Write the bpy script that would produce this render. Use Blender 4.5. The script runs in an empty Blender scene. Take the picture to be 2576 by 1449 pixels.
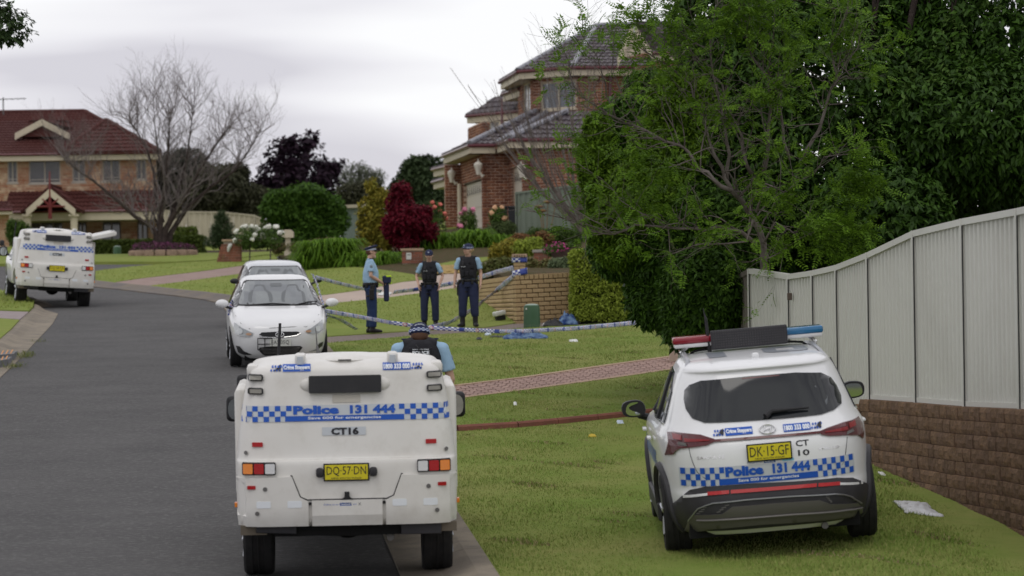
import bpy, bmesh, math, random
import numpy as np
from math import radians, sin, cos, pi, sqrt
from mathutils import Vector, Matrix, Euler, noise
from mathutils.bvhtree import BVHTree

random.seed(7)
rng = np.random.default_rng(7)
scene = bpy.context.scene
col = scene.collection

# ------------------------------------------------------------------ camera
FPX = 8443.0            # focal length in pixels of a 2576 px wide picture
CAM_Z = 3.64
SLOPE = 0.0519          # the street climbs away from the camera
PITCH = math.atan((820 - 724.5) / FPX)
ROLL = radians(-0.8)
cam_d = bpy.data.cameras.new('camera')
cam = bpy.data.objects.new('camera', cam_d)
col.objects.link(cam)
CM = Matrix.Rotation(radians(90) + PITCH, 3, 'X') @ Matrix.Rotation(ROLL, 3, 'Z')
cam.matrix_world = Matrix.Translation((0, 0, CAM_Z)) @ CM.to_4x4()
cam_d.sensor_width = 36.0
cam_d.lens = 36.0 * FPX / 2576.0
cam_d.clip_start = 0.5
cam_d.clip_end = 2000
cam_d.dof.use_dof = True
cam_d.dof.focus_distance = 40.0
cam_d.dof.aperture_fstop = 3.4
scene.camera = cam

# ------------------------------------------------------------------ overcast sky and soft sun
SUN_EL, SUN_AZ = radians(62), radians(200)
world = bpy.data.worlds.new('World')
scene.world = world
world.use_nodes = True
wt = world.node_tree
for n in list(wt.nodes): wt.nodes.remove(n)
def wn(t, **k):
    n = wt.nodes.new(t)
    for a, b in k.items(): setattr(n, a, b)
    return n
w_out = wn('ShaderNodeOutputWorld')
w_sky = wn('ShaderNodeTexSky', sky_type='NISHITA')
w_sky.sun_disc = False; w_sky.sun_elevation = SUN_EL; w_sky.sun_rotation = SUN_AZ
w_b1 = wn('ShaderNodeBackground'); w_b1.inputs['Strength'].default_value = 0.08
wt.links.new(w_sky.outputs[0], w_b1.inputs['Color'])
w_tc = wn('ShaderNodeTexCoord')
w_map = wn('ShaderNodeMapping'); w_map.inputs['Scale'].default_value = (4.0, 4.0, 26.0); w_map.inputs['Location'].default_value = (3.4, 0.6, -0.40)
wt.links.new(w_tc.outputs['Generated'], w_map.inputs[0])
w_noi = wn('ShaderNodeTexNoise'); w_noi.inputs['Scale'].default_value = 1.4; w_noi.inputs['Detail'].default_value = 3; w_noi.inputs['Roughness'].default_value = 0.42
wt.links.new(w_map.outputs[0], w_noi.inputs['Vector'])
w_ramp = wn('ShaderNodeValToRGB')
e = w_ramp.color_ramp.elements
e[0].position = 0.36; e[0].color = (0.66, 0.645, 0.70, 1)
e[1].position = 0.60; e[1].color = (0.97, 0.97, 0.985, 1)
m_ = e.new(0.48); m_.color = (0.84, 0.83, 0.87, 1)
wt.links.new(w_noi.outputs[0], w_ramp.inputs[0])
w_b2 = wn('ShaderNodeBackground'); w_b2.inputs['Strength'].default_value = 1.16
wt.links.new(w_ramp.outputs[0], w_b2.inputs['Color'])
w_mix = wn('ShaderNodeMixShader'); w_mix.inputs[0].default_value = 0.93
wt.links.new(w_b1.outputs[0], w_mix.inputs[1]); wt.links.new(w_b2.outputs[0], w_mix.inputs[2])
wt.links.new(w_mix.outputs[0], w_out.inputs['Surface'])
sun_d = bpy.data.lights.new('sun', 'SUN'); sun_d.energy = 0.55; sun_d.angle = radians(25); sun_d.color = (1.0, 0.965, 0.91)
sun = bpy.data.objects.new('sun', sun_d); col.objects.link(sun)
sun.rotation_euler = (radians(90) - SUN_EL, 0, radians(180) - SUN_AZ + radians(0))
vs = scene.view_settings
scene.display_settings.display_device = 'sRGB'
vs.view_transform = 'Standard'; vs.look = 'None'; vs.exposure = -0.12; vs.gamma = 1.0; vs.use_curve_mapping = False

# ------------------------------------------------------------------ pixel helpers (2576 x 1449 picture coordinates)
def ray(u, v):
    d = CM @ Vector(((u - 1288) / FPX, -(v - 724.5) / FPX, -1.0))
    return d / d.y
def P(u, v, y):
    d = ray(u, v)
    return Vector((d.x * y, y, CAM_Z + d.z * y))
def sstep(a, b, x):
    t = min(1, max(0, (x - a) / (b - a)))
    return t * t * (3 - 2 * t)
def kerbx(y):           # grass edge of the near right kerb
    if y < 34: return -0.22 - 0.085 * (y - 29)
    if y < 62: return -0.645 - 0.098 * (y - 34)
    return -3.4 - 0.15 * (y - 62)
def RR(x, y):           # height above the plane of the street
    t = x - kerbx(y)
    r = 0.10
    near = 1 - sstep(40, 60, y)
    r += near * (0.07 * sstep(1.4, 3.1, x) - 0.11 * sstep(3.2, 4.7, x) - 0.025)
    # front garden and house pad on the right
    g = sstep(-9, -1.5, x)
    r += 0.82 * sstep(82, 112, y) * g
    r += (-0.42 * sstep(122, 134, y) + 0.10 * sstep(136, 150, y)) * (1 - g)
    # bed behind the brick retaining wall
    return r
def base(y):
    return SLOPE * y if y < 152 else SLOPE * 152
def HT(x, y): return base(y) + RR(x, y)
def G(u, v, h=None, off=0.0):
    d = ray(u, v)
    y = 60.0
    # march for robustness
    hf = (lambda x, y: base(y) + off) if h == 0 else (lambda x, y: HT(x, y) + off)
    y = 15.0
    while y < 300:
        if CAM_Z + d.z * y <= hf(d.x * y, y): break
        y += 0.5
    lo, hi = y - 0.5, y
    for _ in range(18):
        m = (lo + hi) / 2
        if CAM_Z + d.z * m <= hf(d.x * m, m): hi = m
        else: lo = m
    return Vector((d.x * hi, hi, CAM_Z + d.z * hi))

# ------------------------------------------------------------------ materials
MATS = {}
def mat(name, c, rough=0.6, metal=0.0, var=0.0, scale=8.0, c2=None, bump=0.0, bscale=None, spec=0.3, coat=0.0,
        isl=0.0, trans=0.0, coord='Object', emis=None, alpha=1.0, detail=4.0, dirt=None):
    if name in MATS: return MATS[name]
    m = bpy.data.materials.new(name); m.use_nodes = True
    nt = m.node_tree; L = nt.links; N = nt.nodes
    b = N['Principled BSDF']
    b.inputs['Roughness'].default_value = rough
    b.inputs['Metallic'].default_value = metal
    b.inputs['Specular IOR Level'].default_value = spec
    b.inputs['Coat Weight'].default_value = coat
    b.inputs['Coat Roughness'].default_value = 0.05
    cc = (*c, 1)
    b.inputs['Base Color'].default_value = cc
    last = None
    tc = N.new('ShaderNodeTexCoord')
    if c2 is None: c2 = tuple(x * 0.6 for x in c)
    if var > 0:
        no = N.new('ShaderNodeTexNoise'); no.inputs['Scale'].default_value = scale; no.inputs['Detail'].default_value = detail
        no.inputs['Roughness'].default_value = 0.6
        L.new(tc.outputs[coord], no.inputs['Vector'])
        mr = N.new('ShaderNodeMapRange'); mr.inputs['From Min'].default_value = 0.35; mr.inputs['From Max'].default_value = 0.65
        mr.inputs['To Max'].default_value = var
        L.new(no.outputs[0], mr.inputs['Value'])
        mx = N.new('ShaderNodeMix'); mx.data_type = 'RGBA'
        mx.inputs['A'].default_value = cc; mx.inputs['B'].default_value = (*c2, 1)
        L.new(mr.outputs[0], mx.inputs['Factor'])
        last = mx.outputs['Result']
    if isl > 0:
        ge = N.new('ShaderNodeNewGeometry'); oi = N.new('ShaderNodeObjectInfo')
        ad = N.new('ShaderNodeMath'); ad.operation = 'ADD'
        L.new(ge.outputs['Random Per Island'], ad.inputs[0]); L.new(oi.outputs['Random'], ad.inputs[1])
        fr = N.new('ShaderNodeMath'); fr.operation = 'FRACT'; L.new(ad.outputs[0], fr.inputs[0])
        mx = N.new('ShaderNodeMix'); mx.data_type = 'RGBA'
        if last: L.new(last, mx.inputs['A'])
        else: mx.inputs['A'].default_value = cc
        mx.inputs['B'].default_value = (*c2, 1)
        mu = N.new('ShaderNodeMath'); mu.operation = 'MULTIPLY'; mu.inputs[1].default_value = isl
        L.new(fr.outputs[0], mu.inputs[0]); L.new(mu.outputs[0], mx.inputs['Factor'])
        last = mx.outputs['Result']
    if dirt:
        no = N.new('ShaderNodeTexNoise'); no.inputs['Scale'].default_value = dirt[1]; no.inputs['Detail'].default_value = 8
        no.inputs['Roughness'].default_value = 0.7
        L.new(tc.outputs[coord], no.inputs['Vector'])
        mr = N.new('ShaderNodeMapRange'); mr.inputs['From Min'].default_value = 0.5; mr.inputs['From Max'].default_value = 0.8
        mr.inputs['To Max'].default_value = dirt[2]
        L.new(no.outputs[0], mr.inputs['Value'])
        mx = N.new('ShaderNodeMix'); mx.data_type = 'RGBA'
        if last: L.new(last, mx.inputs['A'])
        else: mx.inputs['A'].default_value = cc
        mx.inputs['B'].default_value = (*dirt[0], 1)
        L.new(mr.outputs[0], mx.inputs['Factor'])
        last = mx.outputs['Result']
    if last: L.new(last, b.inputs['Base Color'])
    if bump > 0:
        no = N.new('ShaderNodeTexNoise'); no.inputs['Scale'].default_value = bscale or scale * 4; no.inputs['Detail'].default_value = 5
        L.new(tc.outputs[coord], no.inputs['Vector'])
        bp = N.new('ShaderNodeBump'); bp.inputs['Strength'].default_value = bump; bp.inputs['Distance'].default_value = 0.02
        L.new(no.outputs[0], bp.inputs['Height']); L.new(bp.outputs[0], b.inputs['Normal'])
    if trans > 0:
        tr = N.new('ShaderNodeBsdfTranslucent')
        if last: L.new(last, tr.inputs['Color'])
        else: tr.inputs['Color'].default_value = cc
        ms = N.new('ShaderNodeMixShader'); ms.inputs[0].default_value = trans
        L.new(b.outputs[0], ms.inputs[1]); L.new(tr.outputs[0], ms.inputs[2])
        L.new(ms.outputs[0], N['Material Output'].inputs['Surface'])
    if alpha < 1: b.inputs['Alpha'].default_value = alpha
    MATS[name] = m
    return m

# ------------------------------------------------------------------ object helpers
def tag(o, label=None, cat=None, group=None, kind=None):
    if label: o['label'] = label
    if cat: o['category'] = cat
    if group: o['group'] = group
    if kind: o['kind'] = kind
    return o
def empty(name, loc=(0, 0, 0), label=None, cat=None, group=None, rot=None):
    o = bpy.data.objects.new(name, None); col.objects.link(o)
    o.empty_display_size = 0.1
    o.location = loc
    if rot is not None: o.rotation_euler = rot
    return tag(o, label, cat, group)
def link(name, me, m=None, parent=None, smooth=False, kind=None, label=None, cat=None, group=None):
    if m is not None and not len(me.materials):
        for q in (m if isinstance(m, (list, tuple)) else [m]): me.materials.append(q)
    if smooth:
        me.polygons.foreach_set('use_smooth', [True] * len(me.polygons))
    o = bpy.data.objects.new(name, me); col.objects.link(o)
    if parent is not None: o.parent = parent
    return tag(o, label, cat, group, kind)
def np_mesh(name, V, F, mi=None, uv=None):
    """V (n,3), F (m,k) int array with constant k, or list of lists"""
    me = bpy.data.meshes.new(name)
    if isinstance(F, np.ndarray):
        m, k = F.shape
        me.vertices.add(len(V)); me.vertices.foreach_set('co', np.ascontiguousarray(V, dtype=np.float32).ravel())
        me.loops.add(m * k); me.loops.foreach_set('vertex_index', np.ascontiguousarray(F, dtype=np.int32).ravel())
        me.polygons.add(m)
        me.polygons.foreach_set('loop_start', np.arange(0, m * k, k, dtype=np.int32))
        me.polygons.foreach_set('loop_total', np.full(m, k, dtype=np.int32))
        if mi is not None: me.polygons.foreach_set('material_index', np.asarray(mi, dtype=np.int32))
        me.update(calc_edges=True)
    else:
        me.from_pydata([tuple(v) for v in V], [], [tuple(f) for f in F])
        if mi is not None: me.polygons.foreach_set('material_index', mi)
        me.update()
    return me
BOXF = [(0, 3, 2, 1), (4, 5, 6, 7), (0, 1, 5, 4), (1, 2, 6, 5), (2, 3, 7, 6), (3, 0, 4, 7)]
class MB:
    def __init__(s): s.v = []; s.f = []; s.mi = []
    def add(s, V, F, mi=0):
        b = len(s.v)
        s.v += [Vector(q) for q in V]
        s.f += [tuple(i + b for i in f) for f in F]; s.mi += [mi] * len(F)
        return s
    def box(s, x0, x1, y0, y1, z0, z1, mi=0, M=None):
        V = [(x0, y0, z0), (x1, y0, z0), (x1, y1, z0), (x0, y1, z0), (x0, y0, z1), (x1, y0, z1), (x1, y1, z1), (x0, y1, z1)]
        if M is not None: V = [M @ Vector(q) for q in V]
        return s.add(V, BOXF, mi)
    def rbox(s, x0, x1, y0, y1, z0, z1, r=0.02, mi=0, M=None, seg=2):
        bm = bmesh.new(); bmesh.ops.create_cube(bm, size=1)
        for v in bm.verts: v.co = Vector(((x0 + x1) / 2 + v.co.x * (x1 - x0), (y0 + y1) / 2 + v.co.y * (y1 - y0), (z0 + z1) / 2 + v.co.z * (z1 - z0)))
        r = min(r, 0.45 * min(x1 - x0, y1 - y0, z1 - z0))
        bmesh.ops.bevel(bm, geom=bm.edges[:], offset=r, segments=seg, affect='EDGES', profile=0.5)
        V = [v.co.copy() for v in bm.verts]
        if M is not None: V = [M @ q for q in V]
        s.add(V, [[q.index for q in f.verts] for f in bm.faces], mi); bm.free(); return s
    def prism(s, poly, y0, y1, mi=0, axis='y'):
        n = len(poly)
        if axis == 'y': V = [(a, y0, b) for a, b in poly] + [(a, y1, b) for a, b in poly]
        elif axis == 'x': V = [(y0, a, b) for a, b in poly] + [(y1, a, b) for a, b in poly]
        else: V = [(a, b, y0) for a, b in poly] + [(a, b, y1) for a, b in poly]
        F = [tuple(range(n)), tuple(range(2 * n - 1, n - 1, -1))] + [(i, i + n, (i + 1) % n + n, (i + 1) % n) for i in range(n)]
        return s.add(V, F, mi)
    def tube(s, pts, rad, n=8, mi=0, cap=True, flat=None, up=None):
        pts = [Vector(p) for p in pts]
        if not isinstance(rad, (list, tuple)): rad = [rad] * len(pts)
        rings = []; prev = None
        for i, p in enumerate(pts):
            d = (pts[min(i + 1, len(pts) - 1)] - pts[max(i - 1, 0)])
            if d.length < 1e-9: d = Vector((0, 0, 1))
            d.normalize()
            if prev is None:
                a = Vector(up) if up is not None else (Vector((1, 0, 0)) if abs(d.x) < 0.8 else Vector((0, 1, 0)))
            else: a = prev
            a = (a - d * a.dot(d))
            if a.length < 1e-6: a = d.orthogonal()
            a.normalize(); prev = a; b = d.cross(a)
            r = rad[i]; rx, ry = r if isinstance(r, (tuple, list)) else (r, r)
            rings.append([p + a * (rx * cos(2 * pi * k / n)) + b * (ry * sin(2 * pi * k / n)) for k in range(n)])
        return s.loft(rings, cap, mi)
    def loft(s, rings, cap=True, mi=0, closed=True):
        n = len(rings[0]); V = [q for r in rings for q in r]; F = []
        for i in range(len(rings) - 1):
            for k in range(n if closed else n - 1):
                a = i * n + k; b = i * n + (k + 1) % n
                F.append((a, b, b + n, a + n))
        if cap: F += [tuple(range(n - 1, -1, -1)), tuple(range((len(rings) - 1) * n, len(rings) * n))]
        return s.add(V, F, mi)
    def ball(s, c, r, n=12, m=8, mi=0, M=None):
        if not isinstance(r, (tuple, list)): r = (r, r, r)
        c = Vector(c); rings = []
        for i in range(m + 1):
            t = -pi / 2 + pi * i / m; cr = max(cos(t), 0.02)
            rings.append([Vector((r[0] * cr * cos(2 * pi * k / n), r[1] * cr * sin(2 * pi * k / n), r[2] * sin(t))) for k in range(n)])
        rings = [[c + ((M @ q) if M is not None else q) for q in rg] for rg in rings]
        return s.loft(rings, True, mi)
    def cyl(s, c0, c1, r, n=16, mi=0): return s.tube([c0, c1], r, n, mi)
    def mesh(s, name='mesh'):
        me = bpy.data.meshes.new(name); me.from_pydata([tuple(q) for q in s.v], [], s.f)
        me.polygons.foreach_set('material_index', s.mi); me.update()
        bm = bmesh.new(); bm.from_mesh(me); bmesh.ops.recalc_face_normals(bm, faces=bm.faces[:]); bm.to_mesh(me); bm.free()
        return me
    def build(s, name, m, parent=None, smooth=False, **k):
        o = link(name, s.mesh(name), m, parent, smooth, **k)
        if smooth: auto_smooth(o.data)
        return o
def auto_smooth(me, ang=38):
    me.polygons.foreach_set('use_smooth', [True] * len(me.polygons))
    bm = bmesh.new(); bm.from_mesh(me)
    a = radians(ang)
    for e in bm.edges:
        if len(e.link_faces) == 2:
            e.smooth = e.calc_face_angle(0) < a
    bm.to_mesh(me); bm.free()
def bake(o, remove=True):
    """apply an object's modifiers"""
    dg = bpy.context.evaluated_depsgraph_get(); dg.update()
    me = bpy.data.meshes.new_from_object(o.evaluated_get(dg))
    o.modifiers.clear(); old = o.data; o.data = me
    bpy.data.meshes.remove(old)
    return o
def clone(o, parent=None, share=True):
    c = o.copy(); col.objects.link(c)
    if parent is not None: c.parent = parent
    return c
def clone_tree(o, parent=None):
    c = clone(o, parent)
    for ch in list(o.children): clone_tree(ch, c)
    return c

# text -> list of (verts2d, faces) mesh in local x,z; cached
_TXT = {}
def text_bm(s, w, h, bold=0.0, fit=True):
    cu = bpy.data.curves.new('txt', 'FONT'); cu.body = s; cu.size = 1.0; cu.offset = bold; cu.resolution_u = 2
    o = bpy.data.objects.new('txt', cu); col.objects.link(o)
    dg = bpy.context.evaluated_depsgraph_get(); dg.update()
    me = bpy.data.meshes.new_from_object(o.evaluated_get(dg))
    bpy.data.objects.remove(o); bpy.data.curves.remove(cu)
    V = np.array([v.co[:] for v in me.vertices])
    if len(V) == 0: return None
    mn, mx = V.min(0), V.max(0)
    sx = w / max(1e-6, mx[0] - mn[0]); sz = h / max(1e-6, mx[1] - mn[1])
    for v in me.vertices:
        v.co = Vector(((v.co.x - (mn[0] + mx[0]) / 2) * sx, 0, (v.co.y - (mn[1] + mx[1]) / 2) * sz))
    return me
def decal(name, polys, proj, m, parent, cut=0.08, off=0.004, thick=0.0, M2=None, **k):
    """polys: list of outlines [(a,b),..] or a mesh in (x,z); proj(a,b,off)->Vector on the surface"""
    bm = bmesh.new()
    if isinstance(polys, bpy.types.Mesh):
        bm.from_mesh(polys)
    else:
        for po in polys:
            vs_ = [bm.verts.new((a, 0, b)) for a, b in po]
            bm.faces.new(vs_)
    if M2 is not None:
        for v in bm.verts: 
            a, b = M2(v.co.x, v.co.z); v.co = Vector((a, 0, b))
    xs = [v.co.x for v in bm.verts]; zs = [v.co.z for v in bm.verts]
    if cut:
        for lo, hi, nrm in ((min(xs), max(xs), (1, 0, 0)), (min(zs), max(zs), (0, 0, 1))):
            t = lo + cut
            while t < hi - 1e-4:
                co = Vector(nrm) * t
                bmesh.ops.bisect_plane(bm, geom=bm.verts[:] + bm.edges[:] + bm.faces[:], plane_co=co, plane_no=nrm, dist=1e-6)
                t += cut
    bmesh.ops.triangulate(bm, faces=bm.faces[:])
    flat = [(v.co.x, v.co.z) for v in bm.verts]
    if thick > 0:
        bedges = [e for e in bm.edges if len(e.link_faces) == 1]
        ex = bmesh.ops.extrude_edge_only(bm, edges=bedges)
        nv = [g for g in ex['geom'] if isinstance(g, bmesh.types.BMVert)]
        nvs = set(nv)
        for v in bm.verts:
            a, b = v.co.x, v.co.z
            v.co = proj(a, b, -0.01 if v in nvs else off + thick)
    else:
        for v in bm.verts: v.co = proj(v.co.x, v.co.z, off)
    me = bpy.data.meshes.new(name); bm.to_mesh(me); bm.free()
    return link(name, me, m, parent, **k)
def rr(x0, x1, z0, z1, r=0.02, n=3):
    """rounded rectangle outline"""
    o = []
    for cx, cz, a0 in ((x1 - r, z1 - r, 0), (x0 + r, z1 - r, 90), (x0 + r, z0 + r, 180), (x1 - r, z0 + r, 270)):
        for i in range(n + 1):
            a = radians(a0 + 90 * i / n); o.append((cx + r * cos(a), cz + r * sin(a)))
    return o
def smooth_poly(pts, it=2):
    for _ in range(it):
        q = []
        for i in range(len(pts)):
            a, b = pts[i], pts[(i + 1) % len(pts)]
            q += [(a[0] * .75 + b[0] * .25, a[1] * .75 + b[1] * .25), (a[0] * .25 + b[0] * .75, a[1] * .25 + b[1] * .75)]
        pts = q
    return pts
def bvh_of(o):
    me = o.data
    return BVHTree.FromPolygons([v.co.copy() for v in me.vertices], [tuple(p.vertices) for p in me.polygons])
def projector(bvh, d, start):
    """project (a,b) along axis direction d ('+y','-y','+x','-x') onto bvh"""
    dv = {'+y': Vector((0, 1, 0)), '-y': Vector((0, -1, 0)), '+x': Vector((1, 0, 0)), '-x': Vector((-1, 0, 0)), '-z': Vector((0, 0, -1))}[d]
    def f(a, b, off):
        if d[1] == 'y': o = Vector((a, start, b))
        elif d[1] == 'x': o = Vector((start, a, b))
        else: o = Vector((a, b, start))
        h = bvh.ray_cast(o, dv)
        c = 0
        while h[0] is None and c < 60:
            if d[1] == 'y': o.x *= 0.992
            elif d[1] == 'x': o.z *= 0.992
            else: o.x *= 0.99; o.y += 0.01
            h = bvh.ray_cast(o, dv); c += 1
        if h[0] is None: h = bvh.find_nearest(o + dv * abs(start) * 0.6)
        n = h[1]
        if n.dot(dv) > 0: n = -n
        return h[0] - dv * off * (1.0 / max(0.35, abs(n.dot(dv))))
    return f
def rpoly(pts, r=.05, n=4):
    o = []; m = len(pts)
    for i in range(m):
        p, a, b = Vector(pts[i]), Vector(pts[i - 1]), Vector(pts[(i + 1) % m]); u, w = (a - p), (b - p); q = min(r, u.length * .45, w.length * .45)
        u.normalize(); w.normalize(); s, e_ = p + u * q, p + w * q
        for k in range(n + 1): t = k / n; z = s * (1 - t) ** 2 + p * 2 * t * (1 - t) + e_ * t * t; o.append((z.x, z.y))
    return o
def arcpoly(cx, cz, r, n=16): return [(cx + r * cos(2 * pi * i / n), cz + r * sin(2 * pi * i / n)) for i in range(n)]
def ellpoly(cx, cz, a, b, n=20): return [(cx + a * cos(2 * pi * i / n), cz + b * sin(2 * pi * i / n)) for i in range(n)]

# many alike pieces: the first `most` as objects sharing meshes, the rest joined as stuff
def pieces(name, proto, mats_, parent, T, most=300, key=None, stuffname=None):
    """T: list of 4x4 matrices (local to parent)"""
    if not T: return
    if key is not None: T = sorted(T, key=key)
    proto_me = proto.mesh(name) if isinstance(proto, MB) else proto
    for q in (mats_ if isinstance(mats_, (list, tuple)) else [mats_]):
        if len(proto_me.materials) < len(mats_ if isinstance(mats_, (list, tuple)) else [mats_]): proto_me.materials.append(q)
    for M in T[:most]:
        o = bpy.data.objects.new(name, proto_me); col.objects.link(o); o.parent = parent; o.matrix_local = M
    rest = T[most:]
    if rest:
        V = np.array([v.co[:] for v in proto_me.vertices]); V1 = np.c_[V, np.ones(len(V))]
        bmt = bmesh.new(); bmt.from_mesh(proto_me); bmesh.ops.triangulate(bmt, faces=bmt.faces[:])
        F = np.array([[v.index for v in f.verts] for f in bmt.faces]); bmt.free()
        MM = np.array([[list(r) for r in M] for M in rest])
        W = np.einsum('nij,vj->nvi', MM, V1)[:, :, :3].reshape(-1, 3)
        FF = (F[None] + (np.arange(len(rest)) * len(V))[:, None, None]).reshape(-1, 3)
        me = np_mesh(stuffname or name + '_field', W, FF)
        link(stuffname or name + 's', me, mats_, parent, kind='stuff')
# ------------------------------------------------------------------ setting: ground, road, lawns, paths
M_grass = mat('grass', (0.155, 0.22, 0.040), rough=0.95, var=0.85, scale=0.55, c2=(0.25, 0.255, 0.08), bump=1.0, bscale=60, isl=0, detail=10, dirt=((0.125, 0.165, 0.034), 4.0, 0.7), spec=0.1)
M_grass_l = mat('grass_bright', (0.185, 0.235, 0.05), rough=0.95, var=0.6, scale=0.5, c2=(0.25, 0.265, 0.075), bump=0.8, bscale=40, dirt=((0.09, 0.15, 0.025), 3.0, 0.7), spec=0.1)
M_blade = mat('grass_blade', (0.135, 0.225, 0.035), rough=0.9, isl=1.0, c2=(0.29, 0.29, 0.10), spec=0.2)
M_soil = mat('soil', (0.07, 0.05, 0.035), rough=1, var=0.8, scale=3, c2=(0.03, 0.022, 0.016), bump=0.6, spec=0.1)
M_asph = mat('asphalt', (0.098, 0.095, 0.094), rough=0.85, var=0.9, scale=0.7, c2=(0.072, 0.070, 0.070), detail=8, bump=1.0, bscale=70, dirt=((0.21, 0.205, 0.20), 16.0, 0.9), spec=0.25)
M_kerb = mat('kerb_concrete', (0.27, 0.23, 0.175), rough=0.9, var=0.9, scale=1.4, c2=(0.17, 0.145, 0.115), bump=0.4, bscale=40, dirt=((0.09, 0.085, 0.075), 3.0, 0.8))
M_kerb_d = mat('kerb_dark', (0.135, 0.12, 0.115), rough=0.9, var=0.8, scale=1.5, c2=(0.20, 0.165, 0.12), bump=0.4, bscale=40)
M_pave = mat('brick_paving', (0.22, 0.15, 0.125), rough=0.85, var=0.8, scale=2.2, c2=(0.26, 0.17, 0.145), bump=0.3, bscale=20, dirt=((0.17, 0.12, 0.10), 8.0, 0.7))
M_pink = mat('pink_concrete', (0.44, 0.35, 0.29), rough=0.85, var=0.6, scale=0.8, c2=(0.36, 0.28, 0.235), bump=0.2, bscale=30)
M_agg = mat('aggregate', (0.25, 0.205, 0.18), rough=0.95, var=0.9, scale=40, c2=(0.15, 0.12, 0.10), bump=0.6, bscale=120, detail=2)

# far ground sheet, flat beyond the rise, with hills
def ground_sheet():
    xs = np.concatenate([np.arange(-600, -60, 30), np.arange(-60, 60, 4), np.arange(60, 601, 30)])
    ys = np.concatenate([np.arange(-20, 180, 4), np.arange(180, 1200, 40)])
    V = []; F = []
    for y in ys:
        for x in xs:
            z = SLOPE * min(y, 152) - 0.3
            if y > 108: z += 0.0
            V.append((x, y, z))
    nx = len(xs)
    for j in range(len(ys) - 1):
        for i in range(nx - 1):
            a = j * nx + i; F.append((a, a + 1, a + nx + 1, a + nx))
    me = np_mesh('ground', np.array(V), np.array(F))
    link('ground', me, M_soil, kind='structure')
ground_sheet()

def sheet(name, poly, hf, m, kind='structure', step=1.0, skirt=0.14, smooth=True):
    """poly: world xy outline; hf(x,y) height"""
    bm = bmesh.new()
    f = bm.faces.new([bm.verts.new((x, y, 0)) for x, y in poly])
    xs = [p[0] for p in poly]; ys = [p[1] for p in poly]
    for lo, hi, nrm in ((min(xs), max(xs), (1, 0, 0)), (min(ys), max(ys), (0, 1, 0))):
        t = math.floor(lo / step) * step + step
        while t < hi - 1e-4:
            bmesh.ops.bisect_plane(bm, geom=bm.verts[:] + bm.edges[:] + bm.faces[:], plane_co=Vector(nrm) * t, plane_no=nrm, dist=1e-6)
            t += step
    bmesh.ops.triangulate(bm, faces=bm.faces[:])
    for v in bm.verts: v.co.z = hf(v.co.x, v.co.y)
    bmesh.ops.recalc_face_normals(bm, faces=bm.faces[:])
    if sum(f.normal.z for f in bm.faces) < 0: bmesh.ops.reverse_faces(bm, faces=bm.faces[:])
    if skirt:
        be = [e for e in bm.edges if len(e.link_faces) == 1]
        ex = bmesh.ops.extrude_edge_only(bm, edges=be)
        for v in ex['geom']:
            if isinstance(v, bmesh.types.BMVert): v.co.z -= skirt
    me = bpy.data.meshes.new(name); bm.to_mesh(me); bm.free()
    return link(name, me, m, kind=kind)
def gp(pts, h=None): return [tuple(G(u, v, h)[:2]) for u, v in pts]

road_poly = [(-45, 12), (7, 12), (7, 116), (-9, 124), (-60, 124), (-60, 60)]
sheet('road', road_poly, lambda x, y: SLOPE * y, M_asph, step=3.0, skirt=0)

# --- right hand side outlines -------------------------------------------------
kerb_near = [(kerbx(y), y) for y in (14, 20, 26, 30, 34, 40, 46, 52, 58, 62)]
kerb_far_px = [(590, 743), (520, 734), (445, 727), (377, 719), (291, 711), (240, 705)]
kerb_far = gp(kerb_far_px)
kerb_mid = [(-4.6, 69), (-5.6, 76)]
kerb_all = kerb_near + kerb_mid + kerb_far
# driveway with pattern paving (towards the side gate)
d1_lo = gp([(1140, 1004), (1300, 984), (1500, 957), (1660, 934), (1780, 918), (1900, 905)])
d1_hi = gp([(1140, 969), (1300, 950), (1500, 921), (1690, 895), (1800, 880), (1900, 869)])
def on_kerb(y):
    for (x0, y0), (x1, y1) in zip(kerb_all, kerb_all[1:]):
        if y0 <= y <= y1: return (x0 + (x1 - x0) * (y - y0) / (y1 - y0), y)
    return kerb_all[-1]
d1_a = on_kerb(d1_lo[0][1] - 0.2); d1_b = on_kerb(d1_hi[0][1] + 0.1)
def kerb_between(a, b): return [p for p in kerb_all if a < p[1] < b]
lawn_near = kerb_between(0, d1_a[1]) + [d1_a] + d1_lo + [(5.6, d1_lo[-1][1] + 1), (5.6, 14)]
sheet('lawn', lawn_near, HT, M_grass, skirt=0.12)
sheet('driveway', [d1_a] + d1_lo + d1_hi[::-1] + [d1_b], lambda x, y: HT(x, y) - 0.012, M_pave, skirt=0.1)
path_lo = gp([(818, 863), (1020, 846), (1135, 839), (1365, 822), (1560, 812)])
path_hi = gp([(818, 846), (1037, 832), (1221, 823), (1289, 813), (1447, 806), (1560, 800)])
pa = on_kerb(path_lo[0][1]); pb = on_kerb(path_hi[0][1])
lawn_mid = [d1_b] + kerb_between(d1_b[1], pa[1]) + [pa] + path_lo + [(5.0, path_lo[-1][1] + 3), (5.0, d1_hi[-1][1])] + d1_hi[::-1]
sheet('lawn', lawn_mid, HT, M_grass, skirt=0.12)
sheet('footpath', [pa] + path_lo + [(4.6, path_lo[-1][1] + 3), (4.6, path_hi[-1][1] + 3)] + path_hi[::-1] + [pb], lambda x, y: HT(x, y) - 0.015, M_agg, skirt=0.1)
d2_lo = gp([(818, 764), (930, 753), (1057, 737), (1150, 723), (1211, 698), (1262, 662)])
d2_hi = gp([(818, 741), (900, 730), (1009, 709), (1063, 703), (1130, 684), (1225, 657)])
da = on_kerb(min(d2_lo[0][1], 84.5)); db = (kerb_far[0][0] + 0.6, kerb_far[0][1] - 2.2)
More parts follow.
